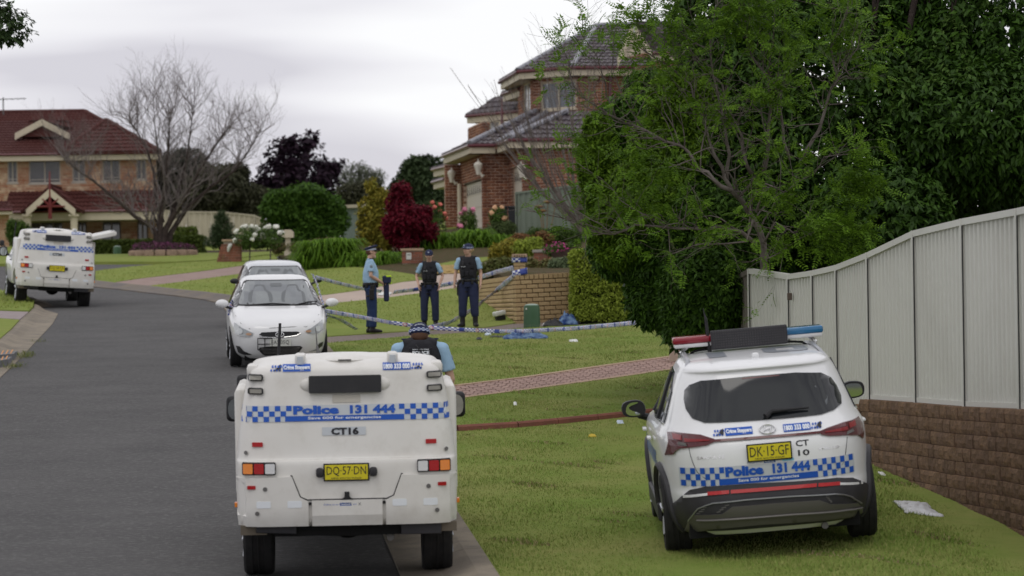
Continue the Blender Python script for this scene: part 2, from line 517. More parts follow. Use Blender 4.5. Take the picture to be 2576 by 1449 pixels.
wall_c = G(1298, 811); wall_l = G(1204, 751)
lawn_up = [pb] + kerb_between(pb[1], da[1]) + [da] + d2_lo[:5] + [tuple(wall_l[:2]), tuple(wall_c[:2])] + [q for q in path_hi[::-1] if q[0] < wall_c[0]]
sheet('lawn', lawn_up, HT, M_grass_l, skirt=0.12)
sheet('driveway', [da] + d2_lo + d2_hi[::-1] + [db], lambda x, y: HT(x, y) - 0.012, M_pink, skirt=0.1)
# pavers drive 3 and lawn behind the cars
p3_hi = gp([(291, 709), (351, 700), (496, 683), (612, 667), (700, 652)])
p3_lo = gp([(377, 718), (445, 710), (548, 696), (607, 688), (720, 668)])
lawn_v = [db] + [kerb_far[0], kerb_far[1], kerb_far[2], kerb_far[3]] + p3_lo[0:] + gp([(790, 672), (900, 672), (1040, 690), (1063, 702)]) + d2_hi[:3][::-1]
sheet('lawn', lawn_v, HT, M_grass_l, skirt=0.12)
sheet('driveway', [kerb_far[3], kerb_far[4]] + p3_hi + p3_lo[::-1], lambda x, y: HT(x, y) - 0.012, mat('paver_drive', (0.25, 0.17, 0.155), rough=0.9, var=0.8, scale=2, c2=(0.32, 0.24, 0.2), bump=0.3, bscale=20), skirt=0.1)
isl_top = gp([(240, 681), (330, 670), (445, 661), (520, 656), (580, 652), (690, 640)])
island = [kerb_far[4], kerb_far[5]] + isl_top + p3_hi[::-1]
sheet('lawn', island, HT, M_grass_l, skirt=0.12)
# lawns beyond the side road
far_lo = gp([(-40, 664), (100, 661), (240, 658), (445, 658), (520, 654), (580, 650), (690, 638)])
far_pts = far_lo + [(-2, 122), (-2, 175), (-48, 175), (-48, 125)]
sheet('lawn', far_pts, HT, M_grass_l, step=2.0, skirt=0.12)
# house plot on the right: planted ground
plot = gp([(700, 640), (790, 668), (900, 671), (1040, 689), (1063, 701), (1130, 683), (1225, 656)]) + [d2_lo[5], d2_lo[4]]
plot += [tuple(wall_l[:2]), (wall_l.x + 0.25, wall_l.y + 0.1)]
plot += [(wall_c.x + 0.25, wall_c.y + 0.3), (9, wall_c.y + 1.8), (16, 100), (16, 150), (-5, 150), (-6, 125)]
M_mulch = mat('mulch', (0.10, 0.065, 0.04), rough=1, var=0.9, scale=6, c2=(0.05, 0.06, 0.02), bump=0.8, bscale=60, spec=0.1)
def plot_h(x, y):
    # raised bed held by the wall
    k = 0
    if y > wall_c.y - 1 and x > wall_l.x - 0.1:
        t = (y - wall_c.y) / (wall_l.y - wall_c.y)
        xb = wall_c.x + (wall_l.x - wall_c.x) * t
        k = 0.86 * sstep(0.0, 0.35, x - xb) * (1 - sstep(wall_l.y - 3, wall_l.y + 4, y - max(0, (x - 1)) * 3))
    return max(HT(x, y) - 0.03, HT(x, y) - 0.03 + k) if k else HT(x, y) - 0.03
sheet('garden_bed', plot, plot_h, M_mulch, step=1.0, skirt=0.2)

# kerbs on the right: kerb profile swept along the edge
def sweep(name, pts, prof, hf, m, **k):
    """pts xy polyline with the road on the left side; prof [(offset to the left, dz)]"""
    mb = MB(); rings = []
    for i, p in enumerate(pts):
        a = Vector(pts[max(i - 1, 0)]); b = Vector(pts[min(i + 1, len(pts) - 1)])
        d = (b - a).normalized(); n = Vector((-d.y, d.x))
        rings.append([Vector((p[0] + n.x * o, p[1] + n.y * o, hf(p[0], p[1]) + z)) for o, z in prof])
    mb.loft(rings, True, 0)
    return mb.build(name, m, **k)
kprof = [(0.0, -0.25), (0.0, 0.105), (0.16, 0.10), (0.30, 0.055), (0.42, 0.022), (0.78, 0.012), (0.78, -0.25)]
def dense(pts, st=1.0):
    o = [pts[0]]
    for a, b in zip(pts, pts[1:]):
        L = math.dist(a, b); n = max(1, int(L / st))
        for i in range(1, n + 1): o.append((a[0] + (b[0] - a[0]) * i / n, a[1] + (b[1] - a[1]) * i / n))
    return o
rb = lambda x, y: SLOPE * y
# near kerb, in separate poured lengths
kn = dense(kerb_near + kerb_mid + [db], 2.4)
for i in range(0, len(kn) - 1):
    a, b = kn[i], kn[i + 1]
    t = 0.012 / max(0.1, math.dist(a, b))
    b2 = (b[0] + (a[0] - b[0]) * t, b[1] + (a[1] - b[1]) * t)
    sweep('kerb', [a, b2], kprof, rb, M_kerb, kind='structure')
kf = dense([db] + kerb_far, 3.0)
for a, b in zip(kf, kf[1:]):
    sweep('kerb', [a, b], kprof, rb, M_kerb_d, kind='structure')

# --- left hand side -----------------------------------------------------------
lip = gp([(146, 790), (135, 812), (117, 832), (83, 868), (55, 899), (0, 952), (-60, 1000), (-200, 1110)], 0)
back = [tuple(G(u, v, 0, )[:2]) for u, v in [(86, 775), (86, 786), (72, 799), (50, 819), (28, 842), (0, 866), (-60, 910), (-220, 1010)]]
def resample(pts, n):
    d = [0]
    for a, b in zip(pts, pts[1:]): d.append(d[-1] + math.dist(a, b))
    o = []
    for i in range(n):
        t = d[-1] * i / (n - 1)
        j = max(k for k in range(len(d)) if d[k] <= t + 1e-9); j = min(j, len(pts) - 2)
        s = (t - d[j]) / (d[j + 1] - d[j])
        o.append((pts[j][0] + (pts[j + 1][0] - pts[j][0]) * s, pts[j][1] + (pts[j + 1][1] - pts[j][1]) * s))
    return o
ln, bn = resample(lip, 16), resample(back, 16)
mb = MB(); rings = []
for (lx, ly), (bx, by) in zip(ln, bn):
    ring = []
    for t, dz in ((0, -0.2), (0, 0.012), (0.3, 0.016), (0.55, 0.03), (0.8, 0.095), (1.0, 0.112), (1.0, -0.2)):
        x = lx + (bx - lx) * t; y = ly + (by - ly) * t
        ring.append(Vector((x, y, SLOPE * y + dz)))
    rings.append(ring)
# rounded end around the corner
e0 = Vector(lip[0]); 
mb.loft(rings, True)
mb.build('kerb', M_kerb, kind='structure')
hl = lambda x, y: SLOPE * y + 0.105 + 0.02 * max(0, min(4, -9 - x))
gA = gp([(86, 773), (84, 786), (72, 797), (-120, 795), (-120, 742), (0, 747), (55, 756)], 0)
sheet('lawn', gA, hl, M_grass_l, skirt=0.15)
sheet('driveway', gp([(72, 799), (50, 818), (-120, 811), (-120, 797)], 0), lambda x, y: hl(x, y) - 0.01, mat('grey_pavers', (0.30, 0.25, 0.25), rough=0.9, var=0.7, scale=3, c2=(0.22, 0.18, 0.17)), skirt=0.12)
sheet('lawn', gp([(49, 820), (28, 843), (0, 867), (-60, 911), (-220, 1011), (-330, 960), (-330, 812), (-120, 812)], 0), hl, M_grass_l, skirt=0.15)
# kerb return behind the far van
ret = gp([(86, 773), (60, 757), (0, 748), (-120, 742)], 0)
sweep('kerb', [(x, y + 0.05) for x, y in dense(ret[::-1], 3)], [(0.0, -0.25), (0.0, 0.11), (0.2, 0.10), (0.35, 0.03), (0.5, 0.012), (0.5, -0.2)], rb, M_kerb_d, kind='structure')

# --- grass blades as geometry (near lawns) -------------------------------------
def inside(poly, X, Y):
    c = np.zeros(len(X), bool); n = len(poly)
    for i in range(n):
        x0, y0 = poly[i]; x1, y1 = poly[(i + 1) % n]
        k = ((y0 > Y) != (y1 > Y)) & (X < (x1 - x0) * (Y - y0) / (y1 - y0 + 1e-12) + x0)
        c ^= k
    return c
def blades(polys, n, ylo, yhi, xlo, xhi, h, w, name='grass', m=None, hf=HT, mask=None):
    y = np.exp(rng.uniform(np.log(ylo), np.log(yhi), n)); x = rng.uniform(xlo, xhi, n)
    k = np.zeros(n, bool)
    for p in polys: k |= inside(p, x, y)
    if mask: k &= (np.sin(x * 3.1 + 2 * np.sin(y * 1.3)) + np.sin(y * 2.3 + 2 * np.sin(x * 1.9)) + .6 * np.sin(x * 9 + y * 7)) > mask
    x, y = x[k], y[k]; n = len(x)
    z = np.array([hf(a, b) for a, b in zip(x, y)])
    a = rng.uniform(0, 2 * pi, n); hh = h * rng.uniform(0.5, 1.3, n) * (0.7 + 0.6 * np.sin(x * 1.7 + np.sin(y * 0.9) * 2) ** 2); lean = rng.uniform(0.1, 0.9, n) * hh
    b = rng.uniform(0, 2 * pi, n)
    P0 = np.c_[x, y, z - 0.005]
    dx = np.c_[np.cos(a), np.sin(a), np.zeros(n)] * (w / 2)
    tip = P0 + np.c_[np.cos(b) * lean, np.sin(b) * lean, hh]
    V = np.stack([P0 - dx, P0 + dx, tip], 1).reshape(-1, 3)
    F = np.arange(3 * n).reshape(-1, 3)
    link(name, np_mesh(name, V, F), m or M_blade, kind='stuff')
blades([lawn_near], 230000, 25.5, 58, -1.6, 5.6, 0.026, 0.010)
blades([lawn_mid], 90000, 50, 74, -5, 5, 0.03, 0.014)
blades([lawn_up, lawn_v, island], 60000, 70, 118, -16, 3, 0.035, 0.022, m=mat('grass_blade_bright', (0.175, 0.245, 0.042), rough=0.9, isl=1.0, c2=(0.29, 0.31, 0.09), spec=0.2))
blades([gA], 8000, 78, 95, -16, -9, 0.06, 0.03, m=MATS['grass_blade_bright'], hf=hl)
blades([lawn_near, lawn_mid], 150000, 25.5, 60, -3, 5.6, 0.035, 0.014, m=mat('grass_blade_dark', (0.11, 0.19, 0.03), rough=.9, isl=1.0, c2=(.17, .25, .04), spec=.2), mask=1.85)
blades([lawn_near, lawn_mid], 160000, 25.5, 60, -3, 5.6, 0.03, 0.016, m=mat('grass_blade_dry', (0.36, 0.30, 0.16), rough=.9, isl=1.0, c2=(.22, .17, .09), spec=.1), mask=1.75)
sheet('lawn', gp([(1066, 699), (1125, 682), (1222, 656), (1240, 646), (1180, 650), (1090, 667), (1066, 674)]), lambda x, y: HT(x, y) + .01, M_grass_l, skirt=0.05)
# ------------------------------------------------------------------ vehicles
M_white = mat('white_paint', (0.74, 0.745, 0.75), rough=0.28, coat=0.6, var=0.15, scale=1.2, c2=(0.62, 0.62, 0.62))
M_silver = mat('silver_white_paint', (0.56, 0.58, 0.61), rough=0.3, coat=0.7, metal=0.15)
M_pod = mat('white_fibreglass', (0.70, 0.685, 0.65), rough=0.42, coat=0.15, var=0.55, scale=1.3, c2=(0.60, 0.575, 0.53), dirt=((0.40, 0.37, 0.31), 5.0, 0.35), bump=0.05, bscale=8)
M_blk = mat('black_plastic', (0.014, 0.014, 0.016), rough=0.5, var=0.4, scale=6, c2=(0.03, 0.03, 0.03))
M_clad = mat('dark_cladding', (0.028, 0.027, 0.031), rough=0.55, var=0.4, scale=5, c2=(0.05, 0.048, 0.05))
M_under = mat('underbody', (0.006, 0.006, 0.006), rough=0.9)
M_tyre = mat('tyre', (0.016, 0.016, 0.017), rough=0.85, var=0.5, scale=12, c2=(0.035, 0.032, 0.03), bump=0.3, bscale=80)
M_rim = mat('alloy', (0.42, 0.43, 0.45), rough=0.3, metal=0.85)
M_glass = mat('car_glass', (0.010, 0.012, 0.014), rough=0.05, spec=0.45)
M_glass2 = mat('clear_glass', (0.13, 0.147, 0.155), rough=0.05, spec=0.8, var=0.5, scale=2.5, c2=(0.075, 0.085, 0.09), coat=0.5)
M_chrome = mat('chrome', (0.7, 0.7, 0.7), rough=0.15, metal=1.0)
M_red = mat('red_lens', (0.36, 0.006, 0.008), rough=0.4, coat=0.1, bump=0.2, bscale=60)
M_dred = mat('dark_red_lens', (0.085, 0.004, 0.008), rough=0.2, coat=0.35, var=0.5, scale=9, c2=(0.06, 0.004, 0.007))
M_amb = mat('amber_lens', (0.75, 0.22, 0.02), rough=0.25, coat=0.5, bump=0.2, bscale=60)
M_clear = mat('clear_lens', (0.60, 0.60, 0.60), rough=0.2, coat=0.5, bump=0.3, bscale=80)
M_blu = mat('livery_blue', (0.012, 0.085, 0.42), rough=0.4)
M_band = mat('livery_band', (0.50, 0.53, 0.56), rough=0.5)
M_txtw = mat('lettering_white', (0.72, 0.75, 0.78), rough=0.5)
M_txtk = mat('lettering_black', (0.02, 0.02, 0.025), rough=0.5)
M_plate = mat('plate_yellow', (0.62, 0.53, 0.02), rough=0.5)
M_platew = mat('plate_white', (0.55, 0.56, 0.52), rough=0.5)
M_grey = mat('grey_plastic', (0.13, 0.125, 0.12), rough=0.45, var=0.3, scale=4)
M_lblue = mat('light_blue_plastic', (0.015, 0.13, 0.28), rough=0.1, coat=0.6)
M_facebook = mat('sticker_blue', (0.03, 0.09, 0.35), rough=0.5)

def shell(slices, n=64, nr=4.5, nf=4.0):
    mb = MB(); rings = []
    for s in slices:
        z, yr, yf, hw = s[:4]
        a = s[4] if len(s) > 4 else nr; b = s[5] if len(s) > 5 else nf
        yc = (yr + yf) / 2; hl_ = (yf - yr) / 2; ring = []
        for k in range(n):
            t = 2 * pi * (k + 0.5) / n; c, sn = cos(t), sin(t); ex = b if sn > 0 else a
            q = (abs(c) ** ex + abs(sn) ** ex) ** (-1 / ex)
            ring.append(Vector((hw * c * q, yc + hl_ * sn * q, z)))
        rings.append(ring)
    mb.loft(rings, True); return mb
def resl(slices, n=5):
    """smoothly interpolate slices (catmull-rom)"""
    o = []
    for i in range(len(slices) - 1):
        p0, p1, p2, p3 = slices[max(i - 1, 0)], slices[i], slices[i + 1], slices[min(i + 2, len(slices) - 1)]
        for j in range(n):
            t = j / n
            o.append(tuple(0.5 * ((2 * b) + (-a + c) * t + (2 * a - 5 * b + 4 * c - d) * t * t + (-a + 3 * b - 3 * c + d) * t ** 3) for a, b, c, d in zip(p0, p1, p2, p3)))
    o.append(slices[-1]); return o
def cut_wells(o, wells):
    """wells: (x0,x1,y,z,r)"""
    mb = MB()
    for x0, x1, y, z, r in wells: mb.cyl((x0, y, z), (x1, y, z), r, 28)
    c = mb.build('cutter', None)
    md = o.modifiers.new('b', 'BOOLEAN'); md.object = c; md.operation = 'DIFFERENCE'; md.solver = 'EXACT'
    bake(o); me = c.data; bpy.data.objects.remove(c); bpy.data.meshes.remove(me)
def wheel(parent, x, y, r, w, side, spokes=5, rimr=0.62, rim_m=None):
    """side +1: outer face towards +x"""
    t = MB(); n = 40
    prof = [(-w / 2, r * rimr), (-w / 2, r * 0.93), (-w * 0.42, r * 0.985), (-w * 0.2, r), (-w * 0.19, r * 0.975), (-w * 0.03, r * 0.975), (-w * 0.02, r), (w * 0.02, r), (w * 0.03, r * 0.975), (w * 0.19, r * 0.975), (w * 0.2, r), (w * 0.42, r * 0.985), (w / 2, r * 0.93), (w / 2, r * rimr)]
    rings = [[Vector((x + a, y + b * cos(2 * pi * k / n), r + b * sin(2 * pi * k / n))) for k in range(n)] for a, b in prof]
    t.loft(rings, False)
    rings2 = [rings[-1], rings[0]]
    wh = t.build('wheel', M_tyre, parent, smooth=True)
    h = MB(); xo = x + side * w * 0.36
    h.tube([(x - side * w * 0.3, y, r), (xo - side * 0.05, y, r)], r * rimr * 0.98, 28)
    h.tube([(xo - side * 0.012, y, r), (xo + side * 0.01, y, r)], r * 0.16, 14)
    for i in range(spokes):
        a = 2 * pi * i / spokes + 0.3
        d = Vector((0, cos(a), sin(a))); c = Vector((xo, y, r))
        h.tube([c + d * r * 0.1, c + d * r * rimr * 0.97], [(r * .09, .02), (r * .13, .02)], 6)
    ring = [(xo, y + r * rimr * 0.97 * cos(2 * pi * k / 28), r + r * rimr * 0.97 * sin(2 * pi * k / 28)) for k in range(29)]
    h.tube(ring, 0.012, 5, cap=False)
    h.build('rim', rim_m or M_rim, wh, smooth=True)
    return wh
def livery(parent, proj, cx, cz, k=0.000822, cols=True, kz=None, slope=0.0, cut=0.06):
    kz = kz or k
    """'Police 131 444' band; k metres per unit, unit layout from the photo"""
    def sub(pts): return [(cx + a * k, cz + b * kz + slope * a * k) for a, b in pts]
    W = 1085
    pr = proj
    band = decal('livery_band', [sub([(-W, 82), (-W, -82), (W, -82), (W, 82)])], pr, M_band, parent, cut=cut, off=0.005)
    sq = []
    def rect(x0, x1, y0, y1): sq.append(sub([(x0, y0), (x1, y0), (x1, y1), (x0, y1)]))
    c = 58
    for row in range(3):
        y1 = 80 - row * 54; y0 = y1 - 53
        for i in range(10):
            if (i + row) % 2 == 0:
                x0 = -1070 + i * c
                if i >= 8 and row == 2: continue
                if i == 9: continue
                rect(x0, x0 + c - 2, y0, y1)
                x1 = 1070 - i * c - c
                rect(x1, x1 + c - 2, y0, y1)
    rect(-618, 600, -80, -25)
    decal('livery_squares', sq, pr, M_blu, band, cut=cut, off=0.0075)
    T = lambda x, z: (cx + x * 1.0, cz + z + slope * x)
    for s, x0, x1, y0, y1, b, m in (('Police', -535, -65, -12, 78, 0.055, M_blu), ('131 444', 45, 510, -12, 76, 0.055, M_blu), ('Save 000 for emergencies', -385, 362, -70, -34, 0.02, M_txtw)):
        me = text_bm(s, (x1 - x0) * k, (y1 - y0) * kz, b)
        ox, oz = (x0 + x1) / 2 * k, (y0 + y1) / 2 * kz
        decal('lettering', me, pr, m, band, cut=cut, off=0.010, M2=lambda x, z, ox=ox, oz=oz: (cx + ox + x, cz + oz + z + slope * (x + ox)))
    return band
def crime(parent, proj, cx, cz, kind, slope=0.0, s=1.0):
    """crime stoppers stickers; kind 'L' name, 'R' phone"""
    w, h = 0.235 * s, 0.060 * s
    q = lambda pts: [(cx + a, cz + b + slope * a) for a, b in pts]
    st = decal('sticker', [q([(-w / 2, -h / 2), (w / 2, -h / 2), (w / 2, h / 2), (-w / 2, h / 2)])], proj, M_blu, parent, cut=0.04, off=0.007)
    me = text_bm('Crime Stoppers' if kind == 'L' else '1800 333 000', w * 0.94, h * 0.72, 0.045)
    decal('lettering', me, proj, M_txtw, st, cut=0.04, off=0.011, M2=lambda x, z: (cx + x, cz + z + slope * x))
    d = -1 if kind == 'L' else 1
    ex = d * (w / 2 + 0.055 * s)
    bl = []
    for i in range(4):
        for j in range(2):
            a0 = ex - 0.048 * s + i * 0.024 * s + (0.012 * s if j else 0); b0 = -0.028 * s + j * 0.03 * s
            bl.append(q([(a0, b0), (a0 + 0.014 * s, b0 + 0.004 * s), (a0 + 0.012 * s, b0 + 0.022 * s), (a0 - 0.003 * s, b0 + 0.016 * s)]))
    decal('emblem_squares', bl, proj, M_blu, st, cut=0, off=0.007)
    f = 1 if kind == 'L' else 1
    decal('emblem', [q([(ex - 0.02 * s, -0.022 * s), (ex + 0.03 * s, 0.026 * s), (ex + 0.042 * s, 0.028 * s), (ex + 0.04 * s, -0.018 * s), (ex + 0.024 * s, -0.02 * s), (ex + 0.02 * s, 0.0), (ex + 0.004 * s, -0.004 * s), (ex - 0.008 * s, -0.022 * s)])], proj, M_txtk, st, cut=0, off=0.010)
    return st
def plate(parent, loc_proj, cx, cz, w, h, text, m, sub='NEW SOUTH WALES', slope=0.0, frame=True, yoff=0.02):
    """number plate as a thin slab on the surface"""
    c = loc_proj(cx, cz, yoff)
    sgn = -1
    mb = MB()
    rot = Matrix.Rotation(-math.atan(slope), 4, 'Y')
    if frame:
        mb.rbox(-w / 2 - 0.012, w / 2 + 0.012, -0.004, 0.012, -h / 2 - 0.012, h / 2 + 0.012, 0.004, 0)
        fr = mb.build('number_plate', M_blk, parent); fr.matrix_local = Matrix.Translation(c) @ rot
    mb = MB(); mb.rbox(-w / 2, w / 2, -0.008, 0.004, -h / 2, h / 2, 0.003, 0)
    p = mb.build('plate_face' if frame else 'number_plate', m, fr if frame else parent)
    if not frame: p.matrix_local = Matrix.Translation(c) @ rot
    tx = text_bm(text, w * 0.92, h * (0.66 if sub else 0.72), 0.0)
    o = decal('lettering', tx, lambda a, b, off: Vector((a, -0.0095, b)), M_txtk, p, cut=0, M2=lambda x, z: (x, z + (h * 0.07 if sub else 0)))
    if sub: decal('lettering', text_bm(sub, w * 0.7, h * 0.1, 0.01), lambda a, b, off: Vector((a, -0.0095, b)), M_txtk, p, cut=0, M2=lambda x, z: (x, z - h * 0.39))
    return fr if frame else p

# ================= police van with a prisoner pod (rear at y=0, front towards +y) =================
VAN_SL = [(0.45, .06, 1.86, .925), (.50, .0, 1.9, .93), (.62, -.01, 1.9, .935), (.86, -.01, 1.9, .935), (.99, 0, 1.9, .932), (1.03, .035, 1.9, .928), (1.2, .06, 1.9, .912), (1.4, .09, 1.88, .885),
          (1.6, .13, 1.86, .85), (1.72, .155, 1.85, .825), (1.765, .175, 1.75, .795), (1.785, .20, 1.66, .75), (1.802, .235, 1.56, .66), (1.818, .29, 1.45, .50), (1.828, .38, 1.35, .3), (1.832, .5, 1.2, .15)]
def v1(X, Y):       # crop [900,1380] x2.576 -> van x,z
    u = (900 + X / 2.576) / 1.59 - 877.5; v = 1464 - (1380 + Y / 2.576) / 1.59
    a = radians(-1.1); return ((u * cos(a) - v * sin(a)) / 297, (u * sin(a) + v * cos(a)) / 297)
def v2(X, Y):       # crop [900,1830] x2.4533
    u = (900 + X / 2.4533) / 1.59 - 877.5; v = 1464 - (1830 + Y / 2.4533) / 1.59
    a = radians(-1.1); return ((u * cos(a) - v * sin(a)) / 297, (u * sin(a) + v * cos(a)) / 297)
def build_van(code, plate_text, label, locker=False):
    t = empty('police_van', label=label, cat='police van')
    o = shell(resl(VAN_SL, 4), 80, 9.0, 9.0).build('pod_body', M_pod, t, smooth=True)
    cut_wells(o, [(-1.2, -.66, 1.0, .36, .49), (.66, 1.2, 1.0, .36, .49)])
    auto_smooth(o.data, 35)
    bv = bvh_of(o); pr = projector(bv, '+y', -3)
    # corner bumper mouldings and centre step
    for s in (-1, 1):
        out = [(s * .935, .455), (s * .935, .865), (s * .46, .875), (s * .395, .70), (s * .325, .665), (s * .325, .455)]
        if s > 0: out = out[::-1]
        b_ = decal('bumper_corner', [out], pr, M_pod, t, cut=0.09, thick=0.028); auto_smooth(b_.data, 30)
        decal('reflector', [rr(s * .80 - .036, s * .80 + .036, .775, .805, .006)], pr, M_red, b_, cut=0, thick=0.034)
        for hx, hz in ((.685, .775), (.755, .57)):
            decal('bolt_cap', [arcpoly(s * hx, hz, .019, 12)], pr, M_grey, b_, cut=0, thick=0.034)
        for hx in (.70, .44):
            decal('cover_plate', [rr(s * hx - .06, s * hx + .06, .615, .672, .01)], pr, M_txtw, b_, cut=0, thick=0.031)
    c_ = decal('step_panel', [[(-.295, .455), (.295, .455), (.295, .672), (-.295, .672)]], pr, M_pod, t, cut=0.09, thick=0.03)
    for s in (-1, 1):
        decal('bolt_cap', [arcpoly(s * .31, .645, .014, 10)], pr, M_blk, t, cut=0, thick=0.012)
    decal('sticker', [rr(-.205, .2, .622, .652, .002)], pr, M_band, c_, cut=0, off=0.032)
    decal('lettering', text_bm('Follow us on', .12, .016), pr, M_blu, c_, cut=0, off=0.035, M2=lambda x, z: (x - .135, z + .637))
    decal('sticker_badge', [rr(-.063, .037, .624, .650, .003)], pr, M_facebook, c_, cut=0, off=0.034)
    decal('lettering', text_bm('facebook', .08, .015, .02), pr, M_txtw, c_, cut=0, off=0.0355, M2=lambda x, z: (x - .012, z + .637))
    decal('lettering', text_bm('and', .028, .013), pr, M_blu, c_, cut=0, off=0.035, M2=lambda x, z: (x + .062, z + .637))
    decal('lettering', text_bm('X', .024, .024), pr, M_txtk, c_, cut=0, off=0.035, M2=lambda x, z: (x + .105, z + .637))
    # dark line of the hatch above the mouldings
    for s in (-1, 1):
        pts = [(s * .93, .872), (s * .46, .882), (s * .392, .702), (s * .325, .672)]
        mbt = MB(); mbt.tube([pr(a, b, 0.002) for a, b in pts], 0.006, 5); mbt.build('hatch_seal', M_blk, t)
    mbt = MB(); mbt.tube([pr(-.325, .676, .002), pr(.325, .676, .002)], .006, 5); mbt.build('hatch_seal', M_blk, t)
    # ledge seam of the upper hatch
    mbt = MB(); mbt.tube([pr(a / 10 * .92, 1.012, .0) for a in range(-10, 11)], .004, 5); mbt.build('hatch_seam', M_pod, t)
    # latch
    mbt = MB(); c = pr(0, .70, .0)
    mbt.prism([(-.05, -.025), (.05, -.025), (.022, -.004), (.02, .04), (-.02, .04), (-.022, -.004)], c.y - .035, c.y, 0); mbt.v = [v + Vector((0, 0, c.z)) for v in mbt.v]
    mbt.build('latch', M_blk, t)
    # tail lamps
    for s in (-1, 1):
        (xa, za), (xb, zb) = ((-.915 + .055, .885), (-.58, 1.0))
        cx = s * .735 if s < 0 else .735
        fr = decal('tail_lamp', [rr(cx - .142, cx + .142, .893, .998, .012)], pr, M_blk, t, cut=0, thick=0.03)
        for i, m in enumerate((M_amb, M_red, M_clear)):
            x = cx + s * (.093 - .0935 * i)
            decal('lens', [rr(x - .041, x + .041, .904, .987, .008)], pr, m, fr, cut=0, thick=0.037)
        # bolt
        decal('bolt_cap', [arcpoly(s * .845, 1.075 - (0.0), .016, 12)], pr, M_grey, t, cut=0, thick=0.01)
        # strobes
        for zc in (1.70, 1.588):
            lb = decal('strobe_light', [rr(s * .755 - .067, s * .755 + .067, zc - .027, zc + .027, .018)], pr, M_blk, t, cut=0, thick=0.022)
            decal('lens', [rr(s * .755 - .053, s * .755 + .053, zc - .017, zc + .017, .006)], pr, mat('strobe_lens', (.22, .21, .18), rough=.2, coat=.4), lb, cut=0, thick=0.027)
        rf = decal('reflector', [rr(s * (.745 if s < 0 else .715) - .045, s * (.745 if s < 0 else .715) + .045, 1.125, 1.162, .004)], pr, M_red, t, cut=0, thick=0.01)
        # side marker lights and drip
        mbt = MB(); mbt.rbox(s * .93 - .015, s * .93 + .03 * 1, 1.55, 1.60, 1.18, 1.22, .01); mbt.build('side_marker', M_clear, t)
        mbt = MB(); mbt.rbox(s * .94 - .012, s * .94 + .012, .25, .32, .60, .64, .005); mbt.build('side_marker', M_amb, t)
    # rear message board
    bd = decal('message_board', [rr(-.305, .305, 1.565, 1.708, .012)], pr, M_blk, t, cut=0.1, thick=0.045)
    for i in range(5):
        for z in (1.585, 1.688):
            decal('screw', [arcpoly(-.285 + i * .1425, z, .005, 6)], pr, M_clad, bd, cut=0, off=0.047)
    for s in (-1, 1):
        mbt = MB(); c = pr(s * .30, 1.63, -.005); mbt.ball(c, (.085, .035, .06), 12, 8); mbt.build('board_fairing', M_pod, t, smooth=True)
    # badge
    (ax, az) = v1(1110, 640); (bx, bz) = v1(1393, 557)
    bg = decal('maker_badge', [rr(ax, bx, az, bz, .003)], pr, mat('badge', (.50, .47, .41), rough=.5), t, cut=0.06, thick=0.004)
    decal('lettering', text_bm('VARLEY', (bx - ax) * .68, (bz - az) * .5, .01), pr, M_pod, bg, cut=0, off=0.0075, M2=lambda x, z: ((ax + bx) / 2 + .02 + x, (az + bz) / 2 + z))
    decal('lettering', [[(ax + .01, bz - .012), (ax + .018, bz - .012), (ax + .027, az + .02), (ax + .05, bz - .006), (ax + .056, bz - .006), (ax + .03, az + .008), (ax + .024, az + .008)]], pr, M_pod, bg, cut=0, off=0.0075)
    # livery
    cx, cz = v1(1250, 742); livery(t, pr, 0.0, cz + 0.0)
    for kd, X, Y in (('L', 742, 290), ('R', 1768, 272)):
        cx, cz = v1(X, Y); crime(t, pr, cx, cz, kd)
    (ax, az) = v1(1005, 975); (bx, bz) = v1(1450, 883)
    cp = decal('call_sign_panel', [rr(ax, bx, az, bz, .002)], pr, M_band, t, cut=0.06, off=0.005)
    decal('lettering', text_bm(code, .232, .062, .05), pr, M_txtk, cp, cut=0.06, off=0.009, M2=lambda x, z: (-.008 + x, (az + bz) / 2 + z))
    # number plate with side buffers
    pl = plate(t, pr, -.002, .905, .36, .125, plate_text, M_plate)
    for s in (-1, 1):
        mbt = MB(); c = pr(s * .225, .905, 0); mbt.rbox(c.x - .032, c.x + .032, c.y - .05, c.y + .01, .865, .945, .022); mbt.build('buffer', M_clad, t, smooth=True)
    # roof details
    mbt = MB(); mbt.rbox(-.42, -.33, .2, 1.55, 1.80, 1.895, .02); mbt.rbox(.36, .45, .2, 1.55, 1.80, 1.895, .02)
    for s in (-1, 1): pass
    for x0, x1 in ((-.42, -.33), (.36, .45)):
        m2 = MB(); m2.rbox(x0, x1, .22, .52, 1.78, 1.885, .02); q = m2.build('roof_hinge', M_pod, t, smooth=True)
        m3 = MB(); m3.rbox(x0 + .02, x1 - .02, .205, .23, 1.80, 1.87, .004); m3.build('hinge_strap', M_band, q)
    m2 = MB(); m2.ball((.0, .80, 1.80), (.46, .52, .062), 24, 10); m2.build('roof_hump', M_pod, t, smooth=True)
    m2 = MB(); m2.ball((.0, .40, 1.825), (.17, .15, .032), 16, 6); vb = m2.build('roof_vent', M_pod, t, smooth=True)
    m2 = MB(); m2.box(-.055, .055, .245, .265, 1.825, 1.835); m2.build('vent_slot', M_blk, vb)
    for s in (-1, 1):
        m2 = MB(); m2.rbox(s * .78 - .05, s * .78 + .05, .3, .6, 1.70, 1.80, .03); m2.build('corner_cap', M_pod, t, smooth=True)
        # side fender flare
        m2 = MB(); m2.rbox(s * .90 - .05, s * .90 + .05, .62, 1.9, .48, 1.58, .045); q = m2.build('side_panel', M_pod, t, smooth=True)
        cut_wells(q, [(-1.2, 1.2, 1.0, .36, .48)])
